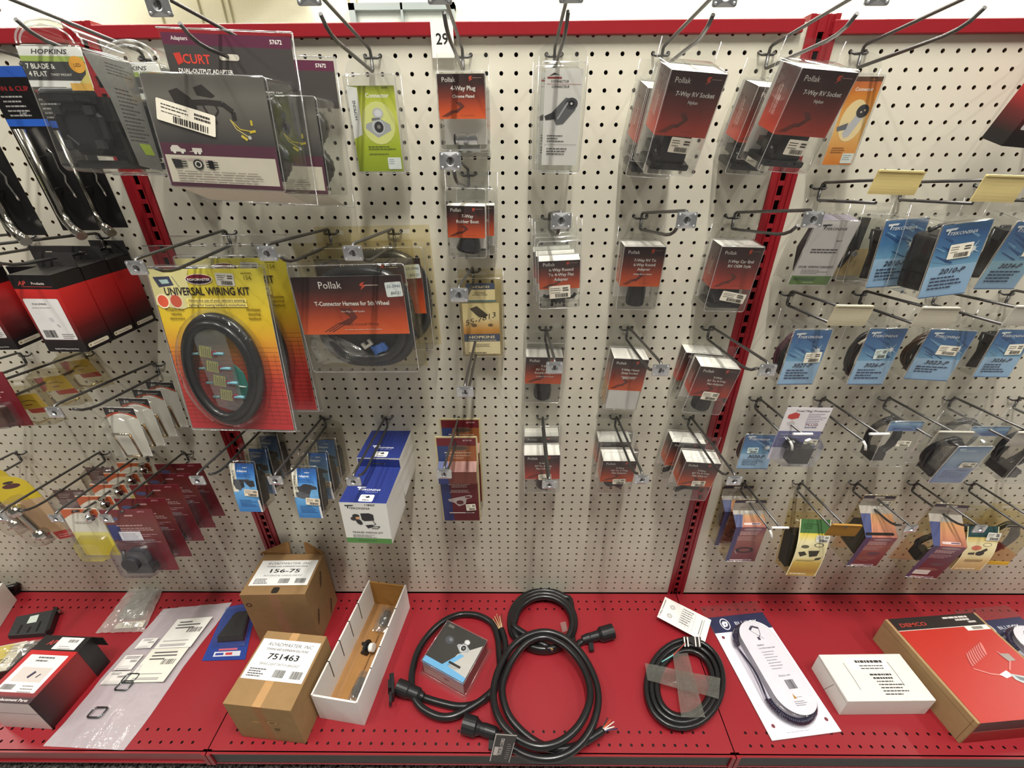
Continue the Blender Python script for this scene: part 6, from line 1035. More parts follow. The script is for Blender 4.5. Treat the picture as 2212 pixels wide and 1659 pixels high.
# white open tray
a, b, c_ = S(672, 1510), S(790, 1568), S(888, 1314)
M, w, d, h = boxpx((672, 1500), (772, 1519), (876, 1264), (790, 1567))
t = thing('bin_box', 'long white corrugated bin with black slot marks, right of the cartons', 'bin box', M); T = .16; WC = (226, 222, 218)
mb = MB(); mb.box(-w/2, -w/2+T, -d/2, d/2, 0, h, 'paper', WC); mb.box(w/2-T, w/2, -d/2, d/2, 0, h, 'paper', WC); mb.box(-w/2+T, w/2-T, -d/2, -d/2+T, 0, h*.96, 'paper', WC); mb.box(-w/2+T, w/2-T, d/2-T, d/2, 0, h*.97, 'kraft', (176, 130, 70)); mb.box(-w/2+T, w/2-T, -d/2+T, d/2-T, 0, .12, 'kraft', (170, 128, 84))
for k in range(4):
    y = -d/2+d*(.24+.17*k); mb.box(-w/2+T, -w/2+T+.02, y, y+.1, h*.35, h, 'plastic', (40, 36, 34)); mb.box(-w/2-.005, -w/2+T, y, y+.1, h-.02, h+.012, 'plastic', (40, 36, 34)); mb.box(w/2-T, w/2+.005, y, y+.1, h-.02, h+.012, 'plastic', (40, 36, 34))
mb.build('bin_body', t)
inbin = lambda x, y, z: M @ Matrix.Translation((x*IN, y*IN, z*IN))
q = thing('plug', 'black round plug with a white wrap label lying in the white bin', 'plug', inbin(.1, .3, 1.15) @ Matrix.Rotation(R(78), 4, 'Y')); mb = MB(); mb.lathe([(.7, -.5), (.75, -.4), (.75, -.25), (.4, -.22), (.42, .35), (.3, .4)], None, 20, 'plastic', BK); [mb.box(.6*cos(k)-.12, .6*cos(k)+.12, .6*sin(k)-.12, .6*sin(k)+.12, -.75, -.45, 'plastic', BK) for k in (0, 1.6, 3.1, 4.6)]; mb.build('plug_body', q); mb = MB(); mb.lathe([(.44, .0), (.44, .42)], None, 20, 'paper', (226, 224, 220)); mb.build('wrap_label', q)
for (x, y, z, sx, sy, lab, kk) in ((.25, d*.3, .9, .85, 1.5, 'clear bag with a dark round part at the back of the white bin', 0), (.4, -d*.28, .5, .6, 1.7, 'clear bag with grey parts at the front of the white bin', 1)):
    q = thing('parts_bag', lab, 'parts bag', inbin(x, y, z)); mb = MB(); G = 8; rnd.seed(4+kk); zz = [[.55*sin(pi*i/G)*sin(pi*j/G)+.12*rnd.random() for j in range(G+1)] for i in range(G+1)]
    pt = lambda i, j, s=1: (-sx+2*sx*i/G, -sy+2*sy*j/G, s*zz[i][j]); [mb.poly([pt(i, j), pt(i+1, j), pt(i+1, j+1), pt(i, j+1)], 'film', (222, 220, 214)) for i in range(G) for j in range(G)]; mb.build('bag_film', q)
    mb = MB(); mb.lathe([(.5, -.2), (.55, 0), (.45, .3)], Matrix.Translation((0, -.2, 0)), 16, 'plastic', (40, 42, 46)); mb.box(-.35, .3, .2, 1.0, -.2, .2, 'steel', (110, 112, 116)); mb.build('plug', q)
q = thing('cardboard_divider', 'loose brown cardboard strip inside the white bin', 'cardboard', inbin(-.35, -d*.12, .7) @ Matrix.Rotation(R(35), 4, 'Y')); mb = MB(); mb.box(-.55, .55, -d*.3, d*.3, -.04, .04, 'kraft', (168, 124, 76)); mb.build('board', q)
# blue blister with black cover
Q = shelfquad([(489, 1312), (556, 1300), (530, 1425), (436, 1428)])
t = thing('plug_cover_pack', 'blue blister card with a black plug cover, left of the brown cartons', 'cover pack', pose(0, 0, -FZ)); BL = (38, 62, 136)
mb = MB(); n = 1; mb.poly([Q(0, 0, .05), Q(1, 0, .05), Q(1, 1, .05), Q(0, 1, .05)], 'card', BL); mb.poly([Q(0, 0, 0), Q(0, 1, 0), Q(1, 1, 0), Q(1, 0, 0)], 'card', (30, 50, 110)); mb.poly([Q(.22, .06, .06), Q(.85, .06, .06), Q(.85, .14, .06), Q(.22, .14, .06)], 'card', (206, 206, 214)); mb.poly([Q(.26, .08, .065), Q(.45, .08, .065), Q(.45, .12, .065), Q(.26, .12, .065)], 'card', (52, 70, 150)); mb.poly([Q(.5, .08, .065), Q(.66, .08, .065), Q(.66, .12, .065), Q(.5, .12, .065)], 'card', (190, 60, 60)); mb.poly([Q(.3, .16, .06), Q(.75, .16, .06), Q(.75, .19, .06), Q(.3, .19, .06)], 'card', (190, 90, 100)); o = mb.build('backing_card', t)
mb = MB(); mb.loft([[Q(u, v, .06) for u, v in ((.12, .2), (.95, .2), (.95, .92), (.12, .92))], [Q(u, v, .9) for u, v in ((.16, .24), (.91, .24), (.91, .88), (.16, .88))]], 'clear', CLR, False, True); mb.build('clear_shell', t)
mb = MB(); mb.loft([[Q(u, v, .07) for u, v in ((.2, .3), (.88, .3), (.88, .84), (.45, .86))], [Q(u, v, .75) for u, v in ((.22, .34), (.84, .34), (.84, .66), (.45, .74))]], 'plastic', (24, 24, 26), False, True); mb.build('plug_cover', t)
for o in kids(t): o.matrix_parent_inverse = t.matrix_world.inverted(); o.matrix_basis = Matrix.Translation((0, 0, FZ*IN))
def world_thing(name, label, cat, ref): return thing(name, label, cat, Matrix.Translation((0, 0, FZ*IN)))
for o in kids(t): o.matrix_parent_inverse = Matrix(); o.matrix_basis = Matrix()
t.matrix_world = Matrix.Translation((0, 0, FZ*IN))
# large clear bag
Q = shelfquad([(352, 1316), (500, 1302), (268, 1621), (93, 1612)])
t = world_thing('poly_bag', 'large flat clear plastic bag with white labels, left half of the shelf', 'bag', 0)
mb = MB(); G = 26; rnd.seed(9); ph = [rnd.random()*6 for k in range(8)]
zf = lambda u, v: .06+.28*(sin(pi*u)*sin(pi*v))**.6*(.7+.3*sin(7*u+5*v+ph[0]))+.07*sin(19*u-6*v+ph[1])*sin(pi*u)+.05*sin(31*v+11*u+ph[2])*sin(pi*v)+.04*sin(43*u+17*v+ph[3])*sin(pi*u)
wv = lambda u, v: (u+.015*sin(9*v), v)
PT = [[Q(*wv(i/G, j/G), zf(i/G, j/G)) for j in range(G+1)] for i in range(G+1)]; i0 = mb.pts([p_ for r_ in PT for p_ in r_])
for i in range(G):
    for j in range(G): a = i0+i*(G+1)+j; mb.face((a, a+G+1, a+G+2, a+1), 'bag', (246, 244, 248), True)
PT = [[Q(*wv(i/8, j/8), .02) for j in range(9)] for i in range(9)]; i0 = mb.pts([p_ for r_ in PT for p_ in r_])
for i in range(8):
    for j in range(8): a = i0+i*9+j; mb.face((a, a+1, a+10, a+9), 'bag', (246, 244, 248))
for v in (.97, .93): mb.tube([Q(k/8, v, .08) for k in range(9)], .03, 5, 'bag', (240, 240, 244))
mb.build('bag_film', t)
def slip(u0, v0, u1, v1, z, col=(232, 230, 224), bars=True, lines=3):
    mb = MB(); pp = lambda u, v, e=0: Q(u0+(u1-u0)*u, v0+(v1-v0)*v, z+e); mb.poly([pp(0, 0), pp(1, 0), pp(1, 1), pp(0, 1)], 'paper', col); mb.poly([pp(0, 0, -.01), pp(0, 1, -.01), pp(1, 1, -.01), pp(1, 0, -.01)], 'paper', col); r2 = random.Random(int(u0*99+v0*999))
    for k in range(lines):
        v = .85-.1*k; l = .35+.45*r2.random(); mb.poly([pp(.15, v, .004), pp(.15+l, v, .004), pp(.15+l, v+.045, .004), pp(.15, v+.045, .004)], 'paper', (96, 94, 92))
    if bars:
        u = .55
        while u < .9: l = .012+.02*r2.random(); mb.poly([pp(u, .5, .004), pp(u+l, .5, .004), pp(u+l, .66, .004), pp(u, .66, .004)], 'paper', (60, 58, 58)); u += l+.02
    for v in (.06, .1, .22): mb.poly([pp(.1, v, .004), pp(.8, v, .004), pp(.8, v+.025, .004), pp(.1, v+.025, .004)], 'paper', (150, 148, 146))
    return mb
slip(.42, .62, .92, .86, .5).build('label', t); slip(.4, .38, .9, .62, .44, (226, 222, 210)).build('label', t); slip(.14, .63, .36, .71, .46, (230, 228, 224), True, 2).build('label', t); slip(.1, .47, .34, .58, .44, (222, 218, 214), True, 2).build('label', t); slip(.08, .37, .36, .46, .4, (216, 212, 208), True, 2).build('label', t)
for (u, v, s) in ((.42, .41, 1), (.42, .36, 1), (.36, .19, 1)):
    mb = MB(); c0 = Q(u, v, .4); mb.tube([c0+V3(.16*q_[2]+q_[0], q_[2], 0) for q_ in rrect(1.3, .85, .22, 4)], .085, 6, 'chrome', (130, 138, 142), True); mb.build('buckle', t)
# small crinkled bag with a bracket
Q = shelfquad([(285, 1270), (360, 1262), (312, 1366), (207, 1369)])
t = world_thing('hardware_bag', 'small crinkled clear bag holding a grey metal bracket, by the pegboard at the left', 'bag', 0)
mb = MB(); G = 14; rnd.seed(3); zr = [[.15+.8*(sin(pi*i/G)*sin(pi*j/G))**.5+.22*(rnd.random()-.5) for j in range(G+1)] for i in range(G+1)]; i0 = mb.pts([Q(i/G, j/G, max(.05, zr[i][j])) for i in range(G+1) for j in range(G+1)])
for i in range(G):
    for j in range(G): a = i0+i*(G+1)+j; mb.face((a, a+G+1, a+G+2, a+1), 'bag', (240, 238, 232))
mb.build('bag_film', t); mb = MB(); mb.loft([[Q(u, v, .1) for u, v in ((.3, .25), (.8, .25), (.85, .8), (.3, .8))], [Q(u, v, .55) for u, v in ((.3, .25), (.8, .25), (.85, .8), (.3, .8))]], 'steel', (150, 156, 152)); mb.box(*(lambda c: (c.x-.5, c.x+.5, c.y-.6, c.y+.6, c.z-.1, c.z+.2))(Q(.5, .55, .55)), 'zinc', (140, 148, 146)); mb.build('bracket', t); mb = MB(); mb.poly([Q(.35, .05, .35), Q(.95, .07, .35), Q(.95, .2, .35), Q(.38, .17, .35)], 'paper', (226, 220, 206)); [mb.poly([Q(.5+.05*k, .08, .36), Q(.52+.05*k, .08, .36), Q(.52+.05*k, .16, .36), Q(.5+.05*k, .16, .36)], 'paper', (70, 66, 64)) for k in range(7)]; mb.build('label', t)
# black bracket
Q = shelfquad([(40, 1338), (124, 1322), (105, 1375), (20, 1381)])
t = world_thing('mounting_bracket', 'flat black steel bracket with a pale sticker, back left of the shelf', 'bracket', 0); mb = MB(); mb.loft([[Q(u, v, .02) for u, v in ((0, 0), (1, 0), (1, 1), (0, 1))], [Q(u, v, .55) for u, v in ((0.02, 0.02), (.98, .02), (.98, .98), (.02, .98))]], 'plastic', (48, 50, 52)); mb.loft([[Q(1, v, z) for v, z in ((0, .02), (1, .02), (1, .85), (0, .85))], [Q(1.1, v, z) for v, z in ((.1, .02), (1, .02), (1, .85), (.1, .85))]], 'plastic', (24, 24, 26))
for u0, v0, v1 in ((.25, .08, .5), (.72, .12, .55), (.5, .1, .35)): mb.poly([Q(u0-.03, v0, .56), Q(u0+.03, v0, .56), Q(u0+.05, v1, .56), Q(u0-.01, v1, .56)], 'plastic', (14, 14, 14))
mb.build('bracket_plate', t); mb = MB(); mb.poly([Q(.38, .52, .565), Q(.62, .54, .565), Q(.62, .88, .565), Q(.4, .86, .565)], 'paper', (196, 206, 196)); mb.build('price_sticker', t); mb = MB(); c0 = Q(1.1, .85, .6); mb.lathe([(.16, 0), (.2, .1), (.2, .35), (.1, .4)], Matrix.Translation(c0) @ Matrix.Rotation(R(80), 4, 'Y'), 12, 'chrome', (190, 180, 170)); mb.build('bolt', t)
# white carton corner and dark thing behind at the left edge
cw = S(-60, 1378); M2 = pose(cw.x, cw.y, S0, 0, 25)
t = thing('white_carton', 'plain white carton cut by the left edge of the photo', 'carton', M2); mb = MB(); mb.box(-4.2, 2.2, -.6, 4.2, 0, 3.2, 'paper', (214, 208, 200)); mb.build('carton_body', t, bev=.03)
t = thing('power_cord', 'coil of black cord at the back left against the pegboard', 'cord', pose(*S(28, 1277, .3))); mb = MB(); [mb.tube([(1.7*cos(2*pi*s/28)+.2*k-1.2, .8*sin(2*pi*s/28)+.1, .35*k+.25*sin(4*pi*s/28+k)) for s in range(28)], .3, 8, 'rubber', (24, 22, 22), True) for k in range(4)]; mb.build('cord_loop', t)
# red and black box lying with its white label up
M, w, d, h = boxpx((-56, 1520), (62, 1517), (174, 1405), (98, 1584))
t = thing('product_box', 'red box with a white label lying flat at the left end of the shelf', 'product box', M)
mb = MB(); Rr = (166, 34, 38); mb.box(-w/2, w/2, -d/2, d/2, 0, h, 'card', Rr, dict(front=(216, 210, 206), right=(120, 24, 28)))
p = Pr(mb, (0, 0, h), (1, 0, 0), (0, 1, 0)); p.grad(-w/2, w/2, [(d/2, (186, 36, 38)), (0, (170, 32, 36)), (-d*.36, (120, 28, 34)), (-d*.4, (58, 26, 34)), (-d/2, (46, 22, 30))]); p.rr(.0, .05*d, w*.8, d*.72, .08, (228, 226, 224)); p.text('LED', .05, .34*d, .28, (60, 58, 60), 'c', True) if 0 else p.greek(-.9, .34*d, 1.8, 2, .3, (90, 88, 90), .5); p.rect(-w*.3, -.12*d, w*.32, .16*d, (206, 196, 190)); p.line([(-.1, -.04*d), (.2, .08*d)], .28, (52, 46, 70)); p.line([(.7, -.03*d), (.9, .04*d)], .14, (60, 56, 60)); p.bars(-w*.34, -.27*d, w*.24, .1*d); p.greek(w*.05, -.2*d, w*.3, 3, .25, (130, 124, 124)); p.text('RV Replacement Parts', .1, -.46*d, .3, (220, 214, 212), 'c', True, False, w*.8)
p = Pr(mb, (0, -d/2, h/2)); p.line([(-w/2, .1*h), (w/2, .1*h)], .06, (70, 60, 70)); p = Pr(mb, (w/2, 0, 0), (0, 1, 0), (0, 0, 1)); p.L += 1
for a_, b_, ca, cb in ((-d/2, -d*.25, (36, 20, 22), (70, 20, 22)), (-d*.25, d*.2, (70, 20, 22), (134, 26, 30)), (d*.2, d/2, (134, 26, 30), (140, 28, 32))): mb.poly([p.p(a_, 0), p.p(b_, 0), p.p(b_, h), p.p(a_, h)], 'card', [ca, cb, cb, ca])
mb.build('carton', t)
mb = MB(); mb.box(-w/2-.03, w/2+.03, d/2, d/2+1.5, .0, h+.03, 'card', (30, 27, 27)); mb.box(w/2-.1, w/2+1.3, d/2+1.45, d/2+1.5, h-1.2, h+.05, 'card', (26, 23, 23)); p = Pr(mb, (.45, d/2+.75, h+.035), (1, 0, 0), (0, 1, 0)); p.rr(.25, 0, w*.5, 1.2, .04, (228, 226, 224)); p.bars(.1, .1, 1.0, .3); p.greek(-.4, -.35, 1.4, 2, .2, (140, 134, 134)); p.text('AP', -1.45, -.2, .7, (170, 60, 60), 'c', True, True); mb.build('lid', t, 'black lid end with a white sticker')
# yellow labelled bag left of it
Q = shelfquad([(-70, 1424), (104, 1396), (30, 1462), (-150, 1500)])
t = world_thing('parts_bag', 'clear bag with a yellow printed label tucked behind the lying red box, left edge', 'parts bag', 0); mb = MB(); mb.loft([[Q(u, v, .03) for u, v in ((0, 0), (1, 0), (1, 1), (0, 1))], [Q(u, v, 1.1) for u, v in ((0, 0), (1, 0), (1, 1), (0, 1))]], 'card', (60, 50, 48)); A0, A1, A2 = Q(0, 0, 1.12), Q(1, 0, 1.12), Q(0, 1, 1.12); U_ = (A1-A0); wd = U_.length; U_.normalize(); V_ = A2-A0; hg = V_.dot(V3(-U_.y, U_.x, 0)); p = Pr(mb, A0, tuple(U_), (-U_.y, U_.x, 0)); p.rect(.2, .1, wd-.3, hg-.1, (226, 222, 210)); p.rect(.2, hg*.25, wd*.8, hg*.95, (222, 204, 30)); p.text('PACK LITE', wd*.62, hg*.32, hg*.2, (60, 56, 30), 'c', True, True, wd*.5); p.greek(wd*.75, hg*.85, wd*.2, 3, hg*.1, (160, 154, 150)); mb.build('label_card', t)
mb = MB(); G = 8; rnd.seed(12); zz = [[1.2+.25*rnd.random() for j in range(G+1)] for i in range(G+1)]; [mb.poly([Q(i_/G, j_/G, zz[i_][j_]) for i_, j_ in ((i, j), (i+1, j), (i+1, j+1), (i, j+1))], 'film', (236, 234, 226)) for i in range(G) for j in range(G)]; mb.build('bag_film', t)
# ------------------------------------------------------------------ cables
def v5(P): return [(800+x*.25316, 1250+y*.25316) for x, y in P]
def smooth(P, n=5):
    out = []
    for i in range(len(P)-1):
        p0, p1, p2, p3 = P[max(i-1, 0)], P[i], P[i+1], P[min(i+2, len(P)-1)]
        for k in range(n): s = k/n; out.append(.5*((2*p1)+(p2-p0)*s+(2*p0-5*p1+4*p2-p3)*s*s+(3*p1-p0-3*p2+p3)*s**3))
    return out+[P[-1]]
def cable(name, label, px, r, zs, wires, wcol):
    t = world_thing(name, label, 'cable', 0); n = len(px); P = smooth([S(x, y, r+zs(i/(n-1))) for i, (x, y) in enumerate(px)]); mb = MB(); mb.tube(P, r, 12, 'rubber', (27, 27, 28)); mb.build('cord', t)
    if wires:
        e = P[-1]; dr = (P[-1]-P[-3]).normalized()
        for k, c in enumerate(wcol):
            s = (k-(len(wcol)-1)/2)*.13; mb = MB(); sd = dr.cross(V3(0, 0, 1)); mb.tube([e-dr*.2+sd*s*.5, e+dr*.35+sd*s+V3(0, 0, .03*k), e+dr*(wires*(.8+.05*(k*7 % 5)))+sd*s*2.2+V3(0, 0, .06*(k % 3))], .055, 6, 'plastic', c); mb.build('wire', t)
    return t, P
def plugend(t, a, b, prof, nm='plug', col=BK):
    dr = (b-a); l = dr.length; M2 = Matrix.Translation(a) @ dr.normalized().to_track_quat('Z', 'Y').to_matrix().to_4x4(); mb = MB(); mb.lathe([(r, h*l) for r, h in prof], M2, 22, 'plastic', col); return mb.build(nm, t)
px = v5([(390, 985), (470, 1020), (600, 1060), (750, 1090), (880, 1075), (1000, 1010), (1075, 920), (1105, 800), (1100, 640), (1085, 500), (1040, 385), (950, 325), (850, 303), (740, 312), (620, 365), (500, 475), (410, 610), (362, 760), (352, 880), (375, 1010), (450, 1110), (580, 1175), (700, 1175), (820, 1120), (960, 1030), (1060, 930), (1120, 800), (1150, 660), (1150, 540), (1118, 430)])
t, P = cable('trailer_cable', 'looped black trailer cable with a flanged plug at its left and bare tan wires', px, .34, lambda f: .02+.5*max(0, sin(pi*f))*(.2+.8*(f > .45)), 1.9, [(206, 170, 130), (214, 186, 140), (190, 150, 110), (222, 200, 160), (120, 60, 50)])
a, b = S(870, 1490, .75), S(905, 1502, .5); plugend(t, S(858, 1482, .95), S(912, 1504, .72), [(.4, 0), (.72, .02), (.72, .45), (.62, .5), (.62, .85), (.42, .95), (.36, 1.05)])
mb = MB(); c0 = S(848, 1484, .95); M2 = Matrix.Translation(c0) @ Matrix.Rotation(R(15), 4, 'Z') @ Matrix.Rotation(R(8), 4, 'Y'); q = lambda x, y, z: M2 @ V3(x, y, z)
def obox(mb, M2, a, mat, col): 
    x0, x1, y0, y1, z0, z1 = a; i = mb.pts([M2 @ V3(x, y, z) for z in (z0, z1) for y in (y0, y1) for x in (x0, x1)]); [mb.face([i+j for j in f], mat, col) for f in ((0, 2, 3, 1), (4, 5, 7, 6), (0, 1, 5, 4), (2, 6, 7, 3), (0, 4, 6, 2), (1, 3, 7, 5))]
obox(mb, M2, (-.12, .14, -.95, .95, -.75, .75), 'plastic', BK); obox(mb, M2, (-.35, -.1, -1.5, -.6, -.45, .35), 'plastic', (30, 30, 32)); obox(mb, M2, (-.3, .1, .6, 1.2, -.3, .3), 'plastic', (24, 24, 26)); obox(mb, M2, (-.45, -.1, -.3, .5, -.5, .5), 'plastic', (22, 22, 24)); mb.build('plug_flange', t)
px = v5([(1075, 1318), (1190, 1425), (1340, 1508), (1500, 1538), (1660, 1505), (1800, 1400), (1900, 1240), (1945, 1060), (1930, 900), (1860, 730), (1760, 590), (1640, 495), (1490, 453), (1330, 490), (1200, 590), (1105, 750), (1055, 920), (1060, 1080), (1120, 1230), (1230, 1345), (1390, 1425), (1550, 1420), (1690, 1345), (1800, 1220), (1868, 1060), (1872, 930), (1830, 790), (1750, 660), (1640, 560), (1490, 500), (1340, 545), (1220, 680), (1140, 860), (1130, 1000), (1180, 1160), (1280, 1290), (1420, 1400), (1560, 1448), (1720, 1440), (1860, 1372), (1985, 1290)])
t, P = cable('trailer_cable', 'front black trailer cable in two big loops with coloured wire ends and a price tag', px, .34, lambda f: .78+.95*sin(pi*f), 1.3, [(60, 58, 60), (206, 90, 50), (228, 210, 200), (240, 238, 232), (60, 60, 90)])
plugend(t, S(1000, 1562, .9), S(1078, 1586, .75), [(.6, 0), (.82, .01), (.82, .36), (.66, .4), (.5, .5), (.55, .62), (.52, .9), (.34, 1)])
mb = MB(); c0 = S(1062, 1600, .3); mb.box(c0.x-.25, c0.x+.3, c0.y-.7, c0.y+.2, c0.z-.1, c0.z+.25, 'plastic', BK); mb.build('latch_tab', t)
mb = MB(); e = P[-1]; mb.tube([e+V3(-.28, -.1, -.25), e+V3(0, -.02, .32), e+V3(.12, .12, -.1)], .07, 6, 'plastic', (236, 232, 226)); mb.build('white_tie', t)
tg = thing('price_tag', 'black and white price tag hanging over the shelf edge from the front cable', 'tag', pose(*onY(1093, 1590, -17.1), 0, 0, 8)); mb = MB(); mb.box(-.9, .9, .0, .03, -4.6, .3, 'card', (40, 36, 36)); p = Pr(mb, (0, 0, 0)); p.rect(-.9, .1, .9, .3, (206, 200, 196)); p.line([(-.84, .3), (-.84, -4.6)], .07, (220, 214, 210)); p.line([(.84, -1), (.84, -4.6)], .05, (220, 214, 210)); p.text('TRAILER CORD', -.02, -1.9, .42, (232, 226, 222), 'c', True, False, 3.0, R(90)); p.rect(-.72, -3.4, -.36, -1.9, (214, 206, 200)); p.greek(.32, -1.4, .42, 8, .36, (150, 144, 140)); mb.build('tag_card', tg)
ring = []
cx, cy = 1480, 365
for k in range(62):
    a = pi*1.25+2*pi*k/21; rr_ = 1-.08*(k//21); ring.append((cx+290*rr_*cos(a), cy-265*rr_*sin(a)*1.0+(6*(k//21))))
px = v5([(1850, 520), (1790, 545), (1730, 560)]+ring[10:]+[(1520, 585)])
t, P = cable('trailer_cable', 'rear black trailer cable coil taped together, its plug pointing right', px, .34, lambda f: .02+.75*f, .6, [(60, 80, 150), (200, 150, 80), (60, 60, 70)])
plugend(t, S(1325, 1363, .85), S(1258, 1382, .6), [(.5, 0), (.78, .01), (.78, .4), (.5, .5), (.48, .75), (.52, .8), (.4, 1)]); mb = MB(); c0 = S(1277, 1396, .25); mb.box(c0.x-.3, c0.x+.2, c0.y-.6, c0.y+.2, c0.z-.05, c0.z+.4, 'plastic', BK); mb.build('latch_tab', t); mb = MB(); mb.poly([S(1210, 1345, .75), S(1222, 1342, .75), S(1226, 1362, .75), S(1215, 1366, .75)], 'film', (226, 222, 216)); mb.build('clear_tag', t)
# silver socket clamshell
M, w, d, h = boxpx((906, 1427), (1000, 1474), (1056, 1381), (1004, 1500))
t = thing('socket_clamshell', 'clear boxed socket with a black and silver card, lying inside the cable loop', 'socket box', M)
mb = MB(); mb.box(-w/2+.1, w/2-.1, -d/2+.1, d/2-.1, .05, h-.05, 'card', (196, 192, 186), dict(left=(60, 56, 54), right=(70, 64, 60))); p = Pr(mb, (0, 0, h-.04), (1, 0, 0), (0, 1, 0)); a_, b_ = w-.2, d-.2; p.rect(-a_/2, -b_/2, a_/2, b_/2, (50, 48, 46)); p.poly([(-.02*a_, -b_/2), (a_/2, -b_/2), (a_/2, .35*b_), (.1*a_, -.05*b_)], (196, 192, 188)); p.poly([(-a_/2, -b_/2), (a_/2, -b_/2), (a_/2, -.4*b_), (.05*a_, -.36*b_), (.25*a_, -.02*b_), (.15*a_, -.02*b_), (-.08*a_, -.38*b_), (-a_/2, -.38*b_)], (110, 176, 222)); metal_socket(p, .14*a_, .12*b_, .75, (206, 206, 208), (30, 30, 32)); p.ell(-.22*a_, .14*b_, .5, .42, (74, 76, 84)); p.ell(-.2*a_, .16*b_, .22, .18, (120, 122, 130)); p.text('NEW', -.3*a_, .4*b_, .35, (120, 116, 110), 'c', True, True) if 0 else p.greek(-.42*a_, .4*b_, 1.0, 1, .35, (120, 116, 110), .8); p.rect(.02*a_, -.3*b_, .3*a_, -.25*b_, (30, 28, 28)); p.greek(.02*a_, -.33*b_, .3*a_, 2, .1, (110, 106, 104))
p = Pr(mb, (0, -d/2+.1, h/2)); p.rect(-a_/2, .2*h, a_/2, h/2-.05, (110, 176, 222)); p.greek(-a_/2+.2, .05*h, a_*.4, 2, .15, (120, 116, 112)); p.bars(.1, -.15*h, .6, .35); mb.build('insert_card', t)
mb = MB(); L = [[(sx*(w/2+e), sy*(d/2+e), z) for sx, sy in ((-1, -1), (1, -1), (1, 1), (-1, 1))] for e, z in ((.35, 0.02), (.05, .1), (0, h-.08), (-.1, h))]; mb.loft(L, 'clear', CLR, False, True); [mb.tube(l, .03, 5, 'rim', (255, 255, 255), True) for l in L[1:3]]; mb.build('clear_shell', t)
# wrapped coil at the right
t = world_thing('cable_coil', 'black cable coil wrapped in clear film, right of the middle of the shelf', 'cable', 0); v6 = lambda x, y: (1340+x*.23508, 1270+y*.23508)
rnd.seed(21)
for k in range(6):
    cx, cy, rx, ry = 592, 880, 345-48*(k % 3)+8*(k//3), 400-50*(k % 3)+8*(k//3); pts = []
    for s in range(40):
        a = 2*pi*s/40; u, v = rx*cos(a), ry*sin(a); th = .16; pts.append(S(*v6(cx+u*cos(th)-v*sin(th)*.9, cy+u*sin(th)*.6+v*cos(th)), .27+.5*(k//3)))
    mb = MB(); mb.tube(pts, .26, 10, 'rubber', (28, 28, 29), True); mb.build('cord', t)
mb = MB(); z = 1.12
for P4 in (((225, 690), (920, 830), (905, 1020), (250, 850)), ((480, 600), (620, 600), (780, 1190), (560, 1190))):
    G = 8; q_ = [S(*v6(*c), z) for c in P4]
    for i in range(G):
        for j in range(3):
            f = lambda u, v: q_[0].lerp(q_[1], u).lerp(q_[3].lerp(q_[2], u), v)+V3(0, 0, .05*sin(9*u+7*v)+(.0)); mb.poly([f(i/G, (j+1)/3), f((i+1)/G, (j+1)/3), f((i+1)/G, j/3), f(i/G, j/3)], 'film', (206, 206, 196))
    z += .06
mb.build('wrap_film', t)
for k, c in enumerate(((110, 190, 190), (190, 70, 60), (150, 60, 50))): mb = MB(); mb.tube([S(*v6(380+8*k, 680-6*k), 1.1), S(*v6(480+8*k, 620-6*k), 1.25), S(*v6(560+6*k, 545-6*k), 1.2), S(*v6(600, 500), 1.1)], .06, 6, 'plastic', c); mb.build('wire', t)
mb = MB(); mb.poly([S(*v6(565, 445), 1.15), S(*v6(740, 450), 1.15), S(*v6(745, 565), 1.15), S(*v6(640, 500), 1.15)][::-1], 'card', (50, 48, 48)); [mb.poly([S(*v6(x, 450), 1.17), S(*v6(x+12, 450), 1.17), S(*v6(x+22, 540), 1.17), S(*v6(x+10, 540), 1.17)][::-1], 'card', (214, 210, 206)) for x in (580, 610, 680, 715)]; mb.build('neck_label', t, 'black and white striped label')
Qc = [S(*v6(*c), .9) for c in ((410, 80), (832, 320), (778, 500), (338, 265))]; tg = world_thing('wiring_card', 'white wiring diagram card lying above the wrapped coil', 'card', 0); mb = MB(); o_ = Qc[3]; U_ = (Qc[2]-Qc[3]).normalized(); V_ = (Qc[0]-Qc[3]); hgt = V_.length; V_ = (V_-U_*V_.dot(U_)).normalized(); wd_ = (Qc[2]-Qc[3]).length; p = Pr(mb, o_, tuple(U_), tuple(V_), 'paper'); p.rect(0, 0, wd_, hgt, (234, 230, 226)); n_ = p.N; mb.poly([o_-n_*.02, o_+V_*hgt-n_*.02, o_+V_*hgt+U_*wd_-n_*.02, o_+U_*wd_-n_*.02], 'paper', (220, 216, 212))
for v_ in (.3, .7): p.ell(wd_*.22, hgt*v_, .28, .28, (70, 68, 70)); p.ell(wd_*.22, hgt*v_, .24, .24, (234, 230, 226)); [p.ell(wd_*.22+.15*cos(k), hgt*v_+.15*sin(k), .05, .05, (80, 78, 80), 8) for k in range(6)]
p.text('7-Way Connector', wd_*.05, hgt*.5, .2, (60, 58, 60), 'c', True, False, hgt*.8, R(90)); [p.line([(wd_*(.42+.07*k), hgt*.1), (wd_*(.42+.07*k), hgt*.9)], .015, (120, 118, 120)) for k in range(5)]; p.greek(wd_*.43, hgt*.85, wd_*.25, 7, hgt*.1, (110, 108, 110), .3); p.line([(wd_*.84, hgt*.15), (wd_*.84, hgt*.8)], .06, (90, 88, 90)); p.line([(wd_*.88, hgt*.1), (wd_*.88, hgt*.85)], .04, (110, 108, 110)); mb.build('card', tg)
